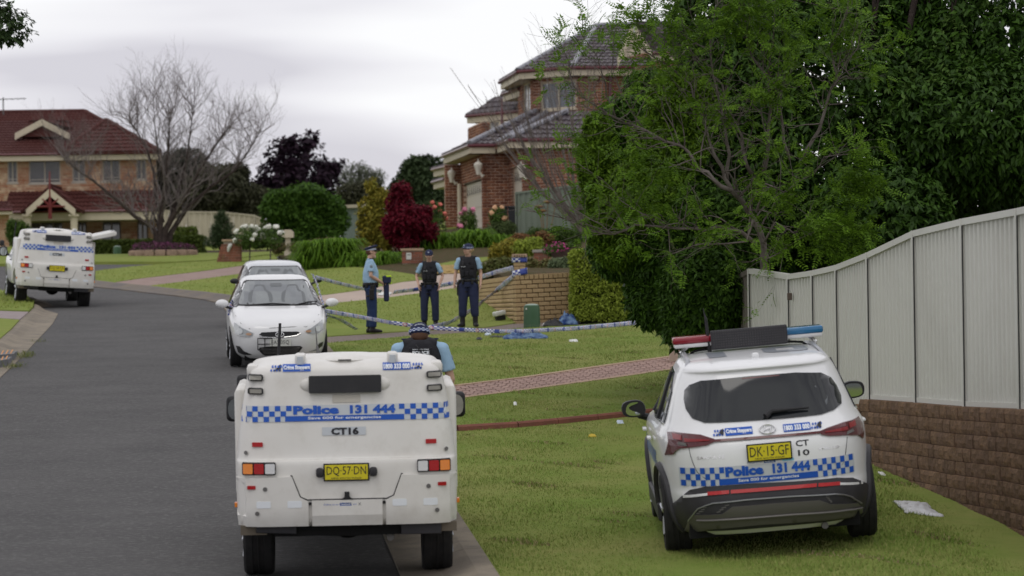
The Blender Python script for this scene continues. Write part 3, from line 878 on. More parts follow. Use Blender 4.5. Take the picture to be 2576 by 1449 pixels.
    # under the pod
    m2 = MB(); m2.box(-.62, .62, .10, 1.8, .36, .50); m2.box(-.45, -.36, .3, 5.0, .42, .52); m2.box(.36, .45, .3, 5.0, .42, .52)
    m2.build('chassis', M_under, t)
    m2 = MB(); m2.tube([(-.80, 1.12, .38), (.80, 1.12, .38)], .05, 10); m2.ball((0, 1.12, .38), (.17, .15, .16), 14, 10); m2.build('axle', M_under, t, smooth=True)
    m2 = MB(); m2.tube([(0, .62, .335), (0, .62, .50)], [.37, .37], 26); m2.build('spare_wheel', M_tyre, t, smooth=True)
    m2 = MB(); m2.tube([(.36, .15, .33), (.36, .7, .36)], .032, 12); m2.build('exhaust', M_grey, t, smooth=True)
    for s in (-1, 1):
        m2 = MB(); m2.rbox(s * .62 - .17, s * .62 + .17, .06, .10, .36, .455, .008); q = m2.build('mud_flap', M_clad, t)
        if s < 0: q.rotation_euler = (0, 0.05, 0)
        m2 = MB(); m2.box(s * .80 - .10, s * .80 + .12, .08, .5, .38, .46); m2.build('inner_guard', mat('dirty_guard', (.12, .10, .075), rough=.8), t)
    for s in (-1, 1):
        wheel(t, s * .77, 1.0, .40, .26, s, 6); wheel(t, s * .77, 4.25, .385, .25, s, 6)
    # cab
    cab = shell(resl([(.42, 1.98, 5.2, .86), (.55, 1.96, 5.32, .91), (.8, 1.95, 5.34, .925), (.98, 1.95, 5.25, .92), (1.06, 1.95, 5.0, .90), (1.13, 1.96, 4.35, .88), (1.2, 1.97, 4.2, .86), (1.4, 2.0, 3.85, .79), (1.6, 2.05, 3.5, .71), (1.68, 2.15, 3.3, .63), (1.715, 2.4, 3.1, .45)], 3), 56, 9, 5).build('cab', M_white, t, smooth=True)
    cut_wells(cab, [(-1.2, -.6, 4.25, .38, .48), (.6, 1.2, 4.25, .38, .48)]); auto_smooth(cab.data, 35)
    bc = bvh_of(cab)
    for s in (-1, 1):
        ps = projector(bc, '-x' if s > 0 else '+x', s * 3)
        decal('side_window', [[(2.25, 1.17), (3.0, 1.17), (3.75, 1.17), (3.35, 1.55), (2.9, 1.6), (2.35, 1.6)]], ps, M_glass, cab, cut=0.12, thick=0.006)
        m2 = MB(); m2.rbox(s * .93 - .02, s * .93 + .02, 2.6, 2.8, .98, 1.01, .01); m2.build('door_handle', M_blk, cab)
        for (mz, mx, mw, mh, ym, r_) in ((1.14, 1.04, .10, .085, 3.85, .05),):
            m2 = MB(); m2.rbox(s * mx - mw, s * mx + mw, ym, ym + .12, mz - .10, mz + .145, .045, seg=3)
            q = m2.build('wing_mirror', M_blk, t, smooth=True)
            m2 = MB(); m2.prism(smooth_poly([(s * mx - mw * .8, mz - .08), (s * mx + mw * .8, mz - .08), (s * mx + mw * .8, mz + .12), (s * mx - mw * .8, mz + .12)], 2), ym - .006, ym + .004)
            m2.build('mirror_glass', mat('mirror', (.55, .6, .62), rough=.03, metal=1.0), q)
            m2 = MB(); m2.tube([(s * .88, ym + .06, mz - .06), (s * mx, ym + .06, mz - .04)], .03, 8); m2.build('mirror_arm', M_blk, q)
    m2 = MB(); m2.rbox(-.98 - .09, -.98 + .03, 4.9, 5.0, 1.27, 1.42, .04, seg=3); m2.tube([(-.95, 4.95, 1.3), (-.85, 4.9, 1.1)], .015, 6); m2.build('extra_mirror', M_blk, t, smooth=True)
    # front light bar seen above the pod
    # aerials on the bull bar
    m2 = MB(); m2.tube([(-.69, 5.5, .7), (-.68, 5.5, 1.35), (-.645, 5.5, 1.89)], [.02, .018, .014], 6); m2.build('aerial', M_blk, t)
    m2 = MB(); m2.tube([(-.27, 5.5, .7), (-.27, 5.5, 1.6), (-.28, 5.5, 1.66), (-.29, 5.5, 1.84)], [.022, .02, .008, .003], 6); m2.build('aerial', M_grey, t)
    m2 = MB(); m2.tube([(-.7, 5.5, .5), (-.7, 5.5, 1.0), (.7, 5.5, 1.0), (.7, 5.5, .5)], .035, 8); m2.build('bull_bar', M_blk, t, smooth=True)
    if locker:
        m2 = MB()
        m2.loft([[Vector((x, y, z)) for y, z in [(.25, a), (.25, b), (1.7, b), (1.7, a)]] for x, a, b in ((.80, 1.62, 1.72), (1.1, 1.69, 1.80), (1.38, 1.76, 1.875), (1.42, 1.78, 1.86))], True)
        q = m2.build('locker_door', M_pod, t); 
        md = q.modifiers.new('b', 'BEVEL'); md.width = .03; md.segments = 3; bake(q)
        m2 = MB(); m2.rbox(1.26, 1.38, .28, .33, 1.88, 1.90, .008); m2.build('latch', M_chrome, q)
    for ch in t.children:
        if ch.name.split('.')[0] != 'wheel': ch.matrix_local = Matrix.Translation((0, 0, .065)) @ ch.matrix_local
    return t
def place(o, u, v, yaw, roll, h=None, y=None, dz=0.0, pitch=math.atan(SLOPE), anchor=(0, 0)):
    g = G(u, v, h) if y is None else Vector((P(u, v, y).x, y, (SLOPE * y if h == 0 else HT(P(u, v, y).x, y))))
    R = Matrix.Rotation(radians(yaw), 4, 'Z') @ Matrix.Rotation(radians(roll), 4, 'Y') @ Matrix.Rotation(pitch, 4, 'X')
    o.matrix_world = Matrix.Translation(g + Vector((0, 0, dz))) @ R
    o['_y'] = g.y
    del o['_y']
    return g
van = build_van('CT16', 'DQ·57·DN', 'white police van with a moulded prisoner pod, call sign CT16, nearest vehicle on the road')
place(van, 877.5, 1484, 2.8, -0.3, y=28.25, h=0)
van2 = build_van('CT20', 'DQ·50·CR', 'white police van, call sign CT20, parked with two wheels on the left kerb', locker=True)
place(van2, 138, 772, 7.7 + 5.0, 3.6, y=81.3, h=0, dz=0.0)

# ================= police SUV =================
SUV_SL = [(.22, .16, 4.6, .84), (.30, .06, 4.72, .90), (.42, .0, 4.78, .935), (.56, .0, 4.8, .945), (.64, .035, 4.8, .948), (.80, .03, 4.8, .95), (.95, .045, 4.76, .95), (1.04, .09, 4.55, .938), (1.10, .16, 4.1, .905),
          (1.17, .235, 3.72, .86), (1.30, .36, 3.42, .81), (1.42, .47, 3.15, .765), (1.53, .565, 2.92, .72), (1.585, .60, 2.82, .69), (1.61, .58, 2.78, .675), (1.64, .62, 2.7, .655), (1.67, .80, 2.55, .615), (1.69, 1.1, 2.35, .54), (1.70, 1.5, 2.1, .38)]
suv = empty('police_suv', label='white police SUV with red and blue light bar, parked on the near verge', cat='police car')
place(suv, 1962, 1409, -0.3, -4.2, y=28.9)
SM = suv.matrix_world.copy(); SMI = SM.inverted()
body = shell(resl(SUV_SL, 4), 96, 4.0, 3.6).build('body', M_white, suv, smooth=True)
cut_wells(body, [(-1.3, -.62, 1.02, .36, .415), (.62, 1.3, 1.02, .36, .415), (-1.3, -.62, 3.79, .36, .415), (.62, 1.3, 3.79, .36, .415)])
auto_smooth(body.data, 35)
bs = bvh_of(body); pS = projector(bs, '+y', -3)
def sp(u, v):
    """picture pixel -> local (x,z) on the SUV shell"""
    o = SMI @ Vector((0, 0, CAM_Z)); d = (SMI.to_3x3() @ ray(u, v)).normalized()
    h = bs.ray_cast(o, d)
    if h[0] is None:
        t = (0.3 - o.y) / d.y; q = o + d * t; return (q.x, q.z)
    return (h[0].x, h[0].z)
def s1(X, Y): return sp((2450 + X / 1.3125) / 1.59, (1200 + Y / 1.3125) / 1.59)
def s3(X, Y): return sp((2500 + X / 2.24) / 1.59, (1700 + Y / 2.24) / 1.59)
def s2(X, Y): return sp((2600 + X / 2.576) / 1.59, (1200 + Y / 2.576) / 1.59)
# rear window
win = [s2(*q) for q in ((345, 1020), (352, 930), (400, 875), (520, 830), (1000, 785), (1500, 745), (1760, 745), (1860, 790), (1920, 870), (1968, 980), (1972, 1060), (1900, 1125), (1760, 1175), (1400, 1215), (900, 1250), (560, 1262), (430, 1215), (365, 1120))]
rw = decal('rear_window', [win[::-1]], pS, M_glass, body, cut=0.07, thick=0.006); auto_smooth(rw.data)
inner = [s2(*q) for q in ((515, 1000), (560, 975), (1100, 925), (1700, 880), (1790, 900), (1830, 1000), (1820, 1090), (1700, 1125), (1300, 1165), (800, 1215), (620, 1220), (530, 1150))]
decal('window_pane', [inner[::-1]], pS, mat('suv_pane', (.045, .052, .058), rough=.06, spec=.8, var=.6, scale=5, c2=(.11, .125, .13)), rw, cut=0.07, off=0.0085)
# seen through the upper half: cage and head rests
cg = MB()
for i in range(15):
    X = 760 + i * 37; a = s2(X, 850 - i * 3.3); b = s2(X, 905 - i * 3.3)
    cg.add([pS(a[0] - .004, a[1], .009), pS(a[0] + .004, a[1], .009), pS(b[0] + .004, b[1], .009), pS(b[0] - .004, b[1], .009)], [(0, 1, 2, 3)])
cg.build('cargo_cage', mat('cage', (.16, .19, .17), rough=.6), rw)
# wiper
wp = MB(); pts = [s2(1185, 1195), (s2(1250, 1140)), s2(1440, 1120), s2(1630, 1102)]
wp.tube([pS(a, b, .035) for a, b in pts], [.028, .022, .014, .008], 8); wp.build('rear_wiper', M_blk, body, smooth=True)
# top brake light
decal('brake_light', [[s2(945, 800), s2(1330, 768), s2(1330, 780), s2(945, 814)][::-1]], pS, M_dred, rw, cut=0, off=0.012)
# tail lamps
LL = [(268, 815), (285, 800), (300, 700), (340, 680), (385, 698), (460, 705), (535, 728), (540, 738), (500, 758), (430, 772), (380, 775), (340, 783), (322, 805)]
LL = [s1(x, y) for x, y in [(272, 812), (290, 745), (285, 690), (320, 690), (380, 697), (460, 705), (535, 728), (540, 740), (490, 762), (400, 774), (350, 778), (328, 790), (315, 808)]]
RL = [s1(x, y) for x, y in [(1085, 688), (1130, 668), (1210, 640), (1290, 608), (1310, 640), (1345, 720), (1315, 724), (1290, 705), (1230, 708), (1140, 712), (1095, 705)]]
def lamp(poly, sgn):
    a = decal('tail_lamp', [poly], pS, M_dred, body, cut=0.05, thick=0.012)
    xs = [p[0] for p in poly]; zs = [p[1] for p in poly]
    inn = min(xs, key=abs); 
    x0 = inn + sgn * .05; x1 = inn + sgn * .26
    z = sum(p[1] for p in poly if abs(p[0] - inn) < .06) / max(1, sum(1 for p in poly if abs(p[0] - inn) < .06))
    k = 0.18
    decal('lens', [[(x0, z - .002), (x1, z - .008), (x1, z + .022), (x0, z + .008)]], pS, mat('suv_lens', (.20, .004, .006), rough=.3, coat=.2), a, cut=0.05, thick=0.016)
    decal('lens', [[(x1 + sgn * .02, z + .005), (x1 + sgn * .09, z + .012), (x1 + sgn * .09, z + .055), (x1 + sgn * .02, z + .045)]], pS, MATS['suv_lens'], a, cut=0.05, thick=0.016)
    decal('lens', [[(x1 - sgn * .02, z - .045), (x1 + sgn * .06, z - .03), (x1 + sgn * .05, z - .008), (x1 - sgn * .01, z - .02)]], pS, M_grey, a, cut=0.05, thick=0.016)
    return a
lamp(LL, -1); lamp(RL, 1)
decal('light_strip', [[s1(538, 730), s1(1088, 686), s1(1088, 698), s1(538, 743)][::-1]], pS, M_dred, body, cut=0.05, thick=0.012)
# lettering and badges
a = s1(650, 688); crime(body, pS, a[0] + .02, a[1], 'L', 0.0)
a = s1(985, 664); crime(body, pS, a[0] - .03, a[1], 'R', 0.0)
a = s1(812, 677)
em = MB(); ring = [pS(a[0] + .068 * cos(t), a[1] + .036 * sin(t), .012) for t in [2 * pi * i / 28 for i in range(29)]]
em.tube(ring, .006, 6, cap=False)
for (p, q) in (((-.035, -.022), (-.018, .028)), ((.018, -.028), (.035, .022)), ((-.03, -.004), (.03, .006))):
    em.tube([pS(a[0] + p[0], a[1] + p[1], .012), pS(a[0] + q[0], a[1] + q[1], .012)], .006, 6)
em.build('maker_emblem', M_chrome, body, smooth=True)
a = s1(822, 795); plate(body, pS, a[0], a[1], .365, .130, 'DK·15·GF', M_plate, yoff=.03)
for s, X, Y, w, h in (('CT', 996, 750, .115, .052), ('10', 1004, 800, .10, .052)):
    a = s1(X, Y); decal('lettering', text_bm(s, w, h, .02), pS, M_txtk, body, cut=0.05, off=0.004, M2=lambda x, z, a=a: (a[0] + x, a[1] + z))
a = s1(515, 828); decal('lettering', text_bm('SANTA FE', .235, .024, .01), pS, M_chrome, body, cut=0.05, off=0.006, M2=lambda x, z: (a[0] + x, a[1] + z))
a2 = s1(1138, 776); decal('lettering', text_bm('HTRAC 2.2D', .18, .020, .01), pS, M_chrome, body, cut=0.05, off=0.006, M2=lambda x, z: (a2[0] + x, a2[1] + z))
a = s1(822, 905); livery(body, pS, a[0], a[1], k=.00070, kz=.00098)
# facebook sticker under the plate
a = s1(825, 846); decal('sticker', [rr(a[0] - .05, a[0] + .05, a[1] - .012, a[1] + .012, .002)], pS, M_facebook, body, cut=0, off=0.003)
decal('lettering', text_bm('facebook', .08, .014, .02), pS, M_txtw, body, cut=0, off=0.005, M2=lambda x, z: (a[0] + x, a[1] + z))
decal('sticker', [rr(a[0] + .11, a[0] + .21, a[1] - .010, a[1] + .014, .002)], pS, mat('sticker_cyan', (.25, .55, .75)), body, cut=0, off=0.003)
decal('lettering', text_bm('Follow us on', .13, .012), pS, M_blu, body, cut=0, off=0.005, M2=lambda x, z: (a[0] - .13 + x, a[1] + z))
# tailgate gap line
tg = MB(); L_ = [s1(400, 770), s1(412, 830), s1(440, 900), s1(500, 948), s1(700, 948), s1(900, 925), s1(1100, 912), s1(1180, 895), s1(1218, 845), s1(1232, 720)]
tg.tube([pS(a_, b_, .001) for a_, b_ in resample(L_, 24)], .004, 5); tg.build('tailgate_gap', M_blk, body)
# black bumper wrap: everything below the edge line
bp_top = [s3(*q) for q in ((325, 712), (420, 705), (500, 640), (580, 580), (720, 550), (1100, 525), (1500, 505), (1900, 470), (2040, 470), (2120, 500), (2220, 560), (2278, 548))]
zb = .215
bump_poly = [(-.93, bp_top[0][1])] + bp_top[1:-1] + [(.93, bp_top[-1][1]), (.93, .30), (.85, zb), (-.85, zb), (-.93, .30)]
bump_ = decal('bumper', [bump_poly[::-1]], pS, M_clad, body, cut=0.05, thick=0.02); auto_smooth(bump_.data, 50)
# lower silver valance
val = [s3(*q) for q in ((525, 935), (560, 850), (600, 800), (870, 795), (960, 730), (1300, 700), (1740, 670), (1840, 705), (2080, 690), (2140, 760), (2160, 810), (1800, 850), (1200, 890), (800, 925))]
vp = decal('bumper_valance', [val[::-1]], pS, mat('valance', (.115, .108, .10), rough=.4, metal=.3), bump_, cut=0.05, thick=0.034); auto_smooth(vp.data, 50)
tr = MB(); L_ = [s3(*q) for q in ((560, 850), (640, 750), (760, 700), (1100, 665), (1500, 635), (1900, 612), (2000, 625), (2110, 690))]
tr.tube([pS(a_, b_, .035) for a_, b_ in resample(L_, 24)], .007, 6); tr.build('bumper_trim', M_rim, bump_, smooth=True)
tr = MB(); L_ = [s3(*q) for q in ((640, 850), (900, 845), (1500, 800), (2000, 755), (2110, 730))]
tr.tube([pS(a_, b_, .045) for a_, b_ in resample(L_, 20)], .012, 6); tr.build('valance_rib', mat('valance', ()), vp, smooth=True)
for side in (-1, 1):
    for i in range(4):
        tr = MB()
        L_ = [s3(700 - i * 20, 738 + i * 17), s3(930 - i * 25, 715 + i * 20)] if side < 0 else [s3(1800 + i * 12, 645 + i * 14), s3(2040 + i * 14, 640 + i * 14)]
        tr.tube([pS(a_, b_, .026) for a_, b_ in L_], .006, 5); tr.build('grille_slat', M_grey, bump_)
# reflector row
for X0, X1, m in ((515, 735, M_clear), (735, 930, M_red), (945, 1715, M_red), (1730, 1925, M_red), (1925, 2125, M_clear)):
    f = lambda X: 638 - (X - 515) * (638 - 512) / (2125 - 515)
    h_ = 26 if m is M_red else 16
    decal('reflector', [[s3(X0, f(X0) + 6), s3(X1, f(X1) + 6), s3(X1, f(X1) - h_), s3(X0, f(X0) - h_)]], pS, m, bump_, cut=0.06, thick=0.026)
# side windows
for s in (-1, 1):
    ps = projector(bs, '-x' if s > 0 else '+x', s * 3)
    sw = decal('side_window', [[(1.05, 1.16), (2.1, 1.15), (3.3, 1.14), (3.0, 1.36), (2.6, 1.55), (2.1, 1.585), (1.5, 1.57), (1.15, 1.42)]], ps, M_glass, body, cut=0.1, thick=0.006)
    for y0 in (1.72, 2.62):
        m2 = MB(); m2.tube([ps(y0, 1.15, .01), ps(y0 + .03, 1.56, .01)], .022, 6); m2.build('window_pillar', M_blk, sw)
    m2 = MB(); m2.tube([ps(a_, b_, .008) for a_, b_ in ((1.05, 1.15), (2.1, 1.14), (3.3, 1.13))], .012, 6); m2.build('window_trim', M_chrome, body, smooth=True)
    for y0 in (1.75, 2.75):
        m2 = MB(); c = ps(y0, .98, .03); m2.rbox(c.x - .02, c.x + .02, y0 - .1, y0 + .1, .965, .995, .012); m2.build('door_handle', M_white, body, smooth=True)
    # checker band along the side
    sq = []
    for row in range(3):
        for i in range(44):
            if (i + row) % 2 == 0: sq.append([(1.3 + i * .06, .90 - row * .045), (1.36 + i * .06, .90 - row * .045), (1.36 + i * .06, .855 - row * .045), (1.3 + i * .06, .855 - row * .045)])
    decal('livery_squares', sq, ps, M_blu, body, cut=0, off=0.004)
    # wheel arch cladding
    for yw in (1.02, 3.79):
        arc = [ps(yw + .44 * cos(t), max(.24, .36 + .44 * sin(t)), .01) for t in [pi * (-.12 + 1.24 * i / 22) for i in range(23)]]
        m2 = MB(); m2.tube(arc, [(.035, .022)] * 23, 6, up=(1, 0, 0)); m2.build('arch_cladding', M_clad, body, smooth=True)
    m2 = MB(); m2.rbox(s * .93 - .035, s * .93 + .02, 1.35, 3.45, .25, .42, .02); m2.build('sill', M_clad, body)
    m2 = MB()
    m2.tube([ps(1.0, 1.62, -.02), Vector((s * .59, 1.15, 1.675)), Vector((s * .585, 1.9, 1.70)), Vector((s * .58, 2.5, 1.67)), Vector((s * .59, 2.8, 1.62))], [.018, .022, .022, .022, .018], 8); m2.build('roof_rail', mat('rail', (.38, .39, .41), rough=.35, metal=.7), body, smooth=True)
    # mirrors
    mx = s * 1.04
    m2 = MB(); m2.loft([[Vector((mx + a * k * 1.0, y_, 1.13 + b * k)) for a, b in smooth_poly([(-.11, -.075), (.10, -.075), (.13, .02), (.09, .085), (-.09, .085)] if s > 0 else [(.11, -.075), (-.10, -.075), (-.13, .02), (-.09, .085), (.09, .085)], 2)] for y_, k in ((3.22, 1.0), (3.27, 1.04), (3.33, .9), (3.37, .5))], True)
    q = m2.build('wing_mirror', M_white if False else M_blk, suv, smooth=True)
    m2 = MB(); m2.prism(smooth_poly([(mx - .095, 1.13 - .06), (mx + .095, 1.13 - .06), (mx + s * .1, 1.13 + .02), (mx + .075, 1.13 + .068), (mx - .075, 1.13 + .068)], 2), 3.212, 3.222); m2.build('mirror_glass', MATS['mirror'], q)
    m2 = MB(); m2.tube([(mx - s * .03, 3.28, 1.07), (s * .86, 3.3, 1.02)], [.03, .04], 8); m2.build('mirror_arm', M_blk, q)
for s in (-1, 1):
    wheel(suv, s * .82, 1.02, .36, .235, s); wheel(suv, s * .82, 3.79, .36, .235, s)
m2 = MB(); m2.box(-.74, .74, .25, 4.4, .2, .33); m2.build('underbody', M_under, suv)
m2 = MB(); m2.tube([(.42, .1, .235), (.42, .5, .24)], .03, 10); m2.build('exhaust', M_grey, suv)
# roof call sign number
for pts in ([(-.40, 1.15), (-.24, 1.15), (-.24, 1.75), (-.40, 1.75)], ):
    pz = projector(bs, '-z', 3)
    decal('roof_number', [pts], lambda a, b, off: pz(a, b, off), mat('roof_grey', (.22, .24, .27), rough=.35, coat=.4), body, cut=0.1, off=0.004)
o_ = [(.10, 1.25), (.10, 1.65), (.18, 1.75), (.42, 1.75), (.5, 1.65), (.5, 1.25), (.42, 1.15), (.18, 1.15)]
for q in ([(.10, 1.25), (.18, 1.15), (.22, 1.3), (.22, 1.6), (.18, 1.75), (.10, 1.65)], [(.5, 1.25), (.42, 1.15), (.38, 1.3), (.38, 1.6), (.42, 1.75), (.5, 1.65)], [(.18, 1.15), (.42, 1.15), (.38, 1.3), (.22, 1.3)], [(.18, 1.75), (.22, 1.6), (.38, 1.6), (.42, 1.75)]):
    decal('roof_number', [q], lambda a, b, off: pz(a, b, off), MATS['roof_grey'], body, cut=0.1, off=0.004)
m2 = MB(); m2.rbox(-.03, .03, .9, 1.08, 1.67, 1.72, .015); m2.build('shark_fin', M_white, body, smooth=True)
# light bar across the roof
lb = empty('light_bar'); lb.parent = suv; lb.location = (0.01, -.25, -.07)
yb = 2.25
for s, m in ((-1, mat('red_dome', (.22, .008, .02), rough=.15, coat=.5)), (1, M_lblue)):
    m2 = MB(); m2.rbox(min(s * .28, s * .69), max(s * .28, s * .69), yb - .12, yb + .12, 1.86, 1.925, .02, seg=3); q = m2.build('light_dome', m, lb, smooth=True)
    m2 = MB(); m2.rbox(min(s * .28, s * .68), max(s * .28, s * .68), yb - .115, yb + .115, 1.825, 1.862, .012); m2.build('light_base', M_clear, q, smooth=True)
    m2 = MB(); m2.tube([(s * .56, yb - .02, 1.83), (s * .62, yb, 1.78), (s * .60, yb + .02, 1.70)], .018, 6); m2.build('bracket', M_chrome, lb, smooth=True)
    m2 = MB(); m2.tube([(s * .35, yb, 1.80), (s * .5, yb + .02, 1.78), (s * .58, yb, 1.72)], .012, 6); m2.build('cable', M_blk, lb, smooth=True)
m2 = MB(); m2.rbox(-.345, .355, yb - .19, yb - .14, 1.79, 1.965, .01); bd = m2.build('message_board', M_clad, lb)
dots = MB()
for i in range(30):
    for j in range(7):
        x = -.325 + i * .0225; z = 1.808 + j * .0225
        dots.box(x, x + .013, yb - .193, yb - .188, z, z + .013)
dots.build('board_lamps', mat('led_off', (.06, .058, .06), rough=.3), bd, kind='stuff')
m2 = MB(); m2.box(-.3, .3, yb - .13, yb + .1, 1.82, 1.93); m2.build('light_housing', M_blk, lb)
m2 = MB(); m2.tube([(-.35, 1.9, 1.69), (-.36, 1.9, 2.0), (-.37, 1.9, 2.05), (-.375, 1.9, 2.10)], [.02, .014, .006, .004], 6); m2.build('aerial', M_blk, suv)

# ================= parked cars seen from the front =================
def pcar(name, label, SL, w, mtl, hood_z, cfg):
    t = empty(name, label=label, cat='car')
    b = shell(resl(SL, 4), 96, 4.0, cfg.get('nf', 4.2)).build('body', mtl, t, smooth=True)
    r = cfg['r']; yw0, yw1 = cfg['axles']; hw = w / 2
    cut_wells(b, [(-1.3, -hw + .24, yw0, r, r + .05), (hw - .24, 1.3, yw0, r, r + .05), (-1.3, -hw + .24, yw1, r, r + .05), (hw - .24, 1.3, yw1, r, r + .05)])
    auto_smooth(b.data, 35)
    bv = bvh_of(b); pf0 = projector(bv, '-y', 8)
    pf = lambda a, z, off: pf0(-a, z, off)        # a: to the right as seen from the front
    for s in (-1, 1):
        for yw in (yw0, yw1): wheel(t, s * (hw - .115), yw, r, .2, s, 7)
    for s in (-1, 1):
        ps = projector(bv, '-x' if s > 0 else '+x', s * 3)
        q = decal('side_window', [cfg['side']], ps, M_glass, b, cut=0.12, thick=0.005)
        m2 = MB(); ym = cfg['mir'][0]; mz = cfg['mir'][1]; mw = cfg['mir'][2]; mx = s * (hw + mw * .9)
        m2.ball((mx, ym, mz), (mw, .07, mw * .62), 16, 10); q = m2.build('wing_mirror', cfg['mm'], t, smooth=True)
        m2 = MB(); m2.tube([(mx - s * .05, ym, mz - .04), (s * (hw - .08), ym, mz - .09)], .025, 6); m2.build('mirror_arm', M_blk, q)
    m2 = MB(); m2.box(-hw + .25, hw - .25, .3, SL[2][2] - .3, .13, .3); m2.build('underbody', M_under, t)
    return t, b, bv, pf
ACC = [(.17, .2, 4.18, .70), (.24, .08, 4.27, .78), (.36, .0, 4.34, .82), (.50, 0, 4.37, .84), (.62, 0, 4.355, .848), (.72, .0, 4.29, .85), (.80, .03, 4.12, .85), (.87, .06, 3.82, .845), (.93, .1, 3.5, .83), (.98, .15, 3.22, .80), (1.08, .35, 2.98, .755), (1.22, .6, 2.66, .685), (1.34, .85, 2.36, .615), (1.40, 1.0, 2.2, .56), (1.435, 1.25, 2.02, .46), (1.45, 1.5, 1.8, .3)]
acc, ab, av, ap = pcar('parked_car', 'white parked sedan with lozenge grille, nose to the camera, behind the near police van', ACC, 1.70, M_white, .98,
    dict(r=.31, axles=(.75, 3.32), side=[(1.0, .98), (2.0, .97), (3.0, .97), (2.5, 1.22), (2.0, 1.34), (1.4, 1.34)], mir=(2.95, 1.02, .115), mm=M_white))
def finish_front(t, b, pf, ww, z0, z1, kk):
    w_ = decal('windscreen', [rpoly([(-ww[0], z0), (ww[0], z0), (ww[1], z1), (-ww[1], z1)], .07)], pf, M_blk, b, cut=0.1, off=0.004)
    decal('windscreen_glass', [rpoly([(-ww[0] + .05, z0 + .025), (ww[0] - .05, z0 + .025), (ww[1] - .03, z1 - .015), (-ww[1] + .03, z1 - .015)], .06)], pf, M_glass2, w_, cut=0.1, off=0.008)
    gl = mat('cabin_dark', (.085, .095, .10), rough=.2, spec=.6)
    for s in (-1, 1):
        x = s * ww[1] * .52; zt = z1 - (z1 - z0) * .18
        decal('head_rest', [rpoly([(x - .22, z0 + .06), (x + .22, z0 + .06), (x + .20, zt - .12), (x + .11, zt - .09), (x + .09, zt), (x - .09, zt), (x - .11, zt - .09), (x - .20, zt - .12)], .05)], pf, gl, w_, cut=0, off=0.0095)
    decal('rear_view_mirror', [rpoly([(-.1, z1 - .1), (.1, z1 - .1), (.1, z1 - .05), (-.1, z1 - .05)], .02)], pf, gl, w_, cut=0, off=0.0105)
    m2 = MB(); m2.tube([pf(-ww[0] * .78, z0 + .01, .02), pf(-.1, z0 + .04, .025), pf(ww[0] * .3, z0 + .02, .02)], .011, 6); m2.build('wiper', M_blk, w_, smooth=True)
    m2 = MB(); m2.tube([pf(ww[0] * .42, z0 + .01, .02), pf(ww[0] * .7, z0 + .05, .025), pf(ww[0] * .95, z0 + .05, .02)], .011, 6); m2.build('wiper', M_blk, w_, smooth=True)
    return w_
finish_front(acc, ab, ap, (.735, .55), .985, 1.385, 1)
# front details from the picture crop [860,1000] scale 2.898
place(acc, 699, 932, 186.0, 0.0, h=0, y=57.0)
acc.matrix_world = Matrix.Translation(Vector((P(706, 912, 57).x, 57.0, SLOPE * 57.0))) @ Matrix.Rotation(radians(186), 4, 'Z') @ Matrix.Rotation(-math.atan(SLOPE), 4, 'X') @ Matrix.Translation((0, -4.37, 0)) @ Matrix.Diagonal((1, 1, 1.045, 1))
AMI = acc.matrix_world.inverted()
def aq(X, Y):
    u = (860 + X / 2.898) / 1.59; v = (1000 + Y / 2.898) / 1.59
    o = AMI @ Vector((0, 0, CAM_Z)); d = (AMI.to_3x3() @ ray(u, v)).normalized()
    h = av.ray_cast(o, d)
    if h[0] is None: 
        t = (4.2 - o.y) / d.y; q = o + d * t; return (-q.x, q.z)
    return (-h[0].x, h[0].z)
for pts, s in ((((218, 840), (240, 845), (300, 895), (440, 960), (435, 990), (390, 1005), (300, 1000), (235, 970), (220, 930)), -1), (((1050, 935), (1120, 900), (1210, 830), (1245, 800), (1252, 920), (1200, 962), (1120, 970), (1075, 960)), 1)):
    q = decal('headlamp', [[aq(*p) for p in pts][::-1]], ap, mat('head_glass', (.26, .28, .29), rough=.08, coat=.8, spec=.8), ab, cut=0.08, thick=0.012)
    c = aq(*((285, 940) if s < 0 else (1195, 910)))
    decal('projector_lens', [ellpoly(c[0], c[1], .05, .045)], ap, mat('lamp_dark', (.55, .57, .58), rough=.15, coat=.6), q, cut=0, thick=0.016)
    c = aq(*((390, 975) if s < 0 else (1085, 940)))
    decal('indicator_lens', [ellpoly(c[0], c[1], .05, .02)], ap, mat('pale_amber', (.45, .27, .17), rough=.3), q, cut=0, thick=0.016)
gr = decal('upper_grille', [[aq(*p) for p in ((508, 985), (540, 955), (740, 945), (960, 945), (992, 962), (940, 990), (750, 1012), (560, 1010))][::-1]], ap, M_blk, ab, cut=0.08, thick=0.008)
c = aq(750, 978); em = MB(); em.tube([ap(c[0] + .07 * cos(t), c[1] + .035 * sin(t), .02) for t in [2 * pi * i / 24 for i in range(25)]], .008, 6, cap=False)
for p, q in (((-.035, -.02), (-.015, .026)), ((.015, -.026), (.035, .02)), ((-.028, -.004), (.028, .006))): em.tube([ap(c[0] + p[0], c[1] + p[1], .02), ap(c[0] + q[0], c[1] + q[1], .02)], .007, 6)
em.build('maker_emblem', M_chrome, gr, smooth=True)
tr = MB(); tr.tube([ap(*aq(X, Y), .012) for X, Y in ((515, 990), (560, 1012), (750, 1016), (940, 993), (990, 965))], .006, 5); tr.build('grille_trim', M_chrome, gr, smooth=True)
gl_ = decal('lower_grille', [[aq(*p) for p in ((500, 1155), (520, 1130), (640, 1118), (990, 1112), (1015, 1130), (960, 1200), (930, 1215), (580, 1225), (550, 1210))][::-1]], ap, M_blk, ab, cut=0.08, thick=0.006)
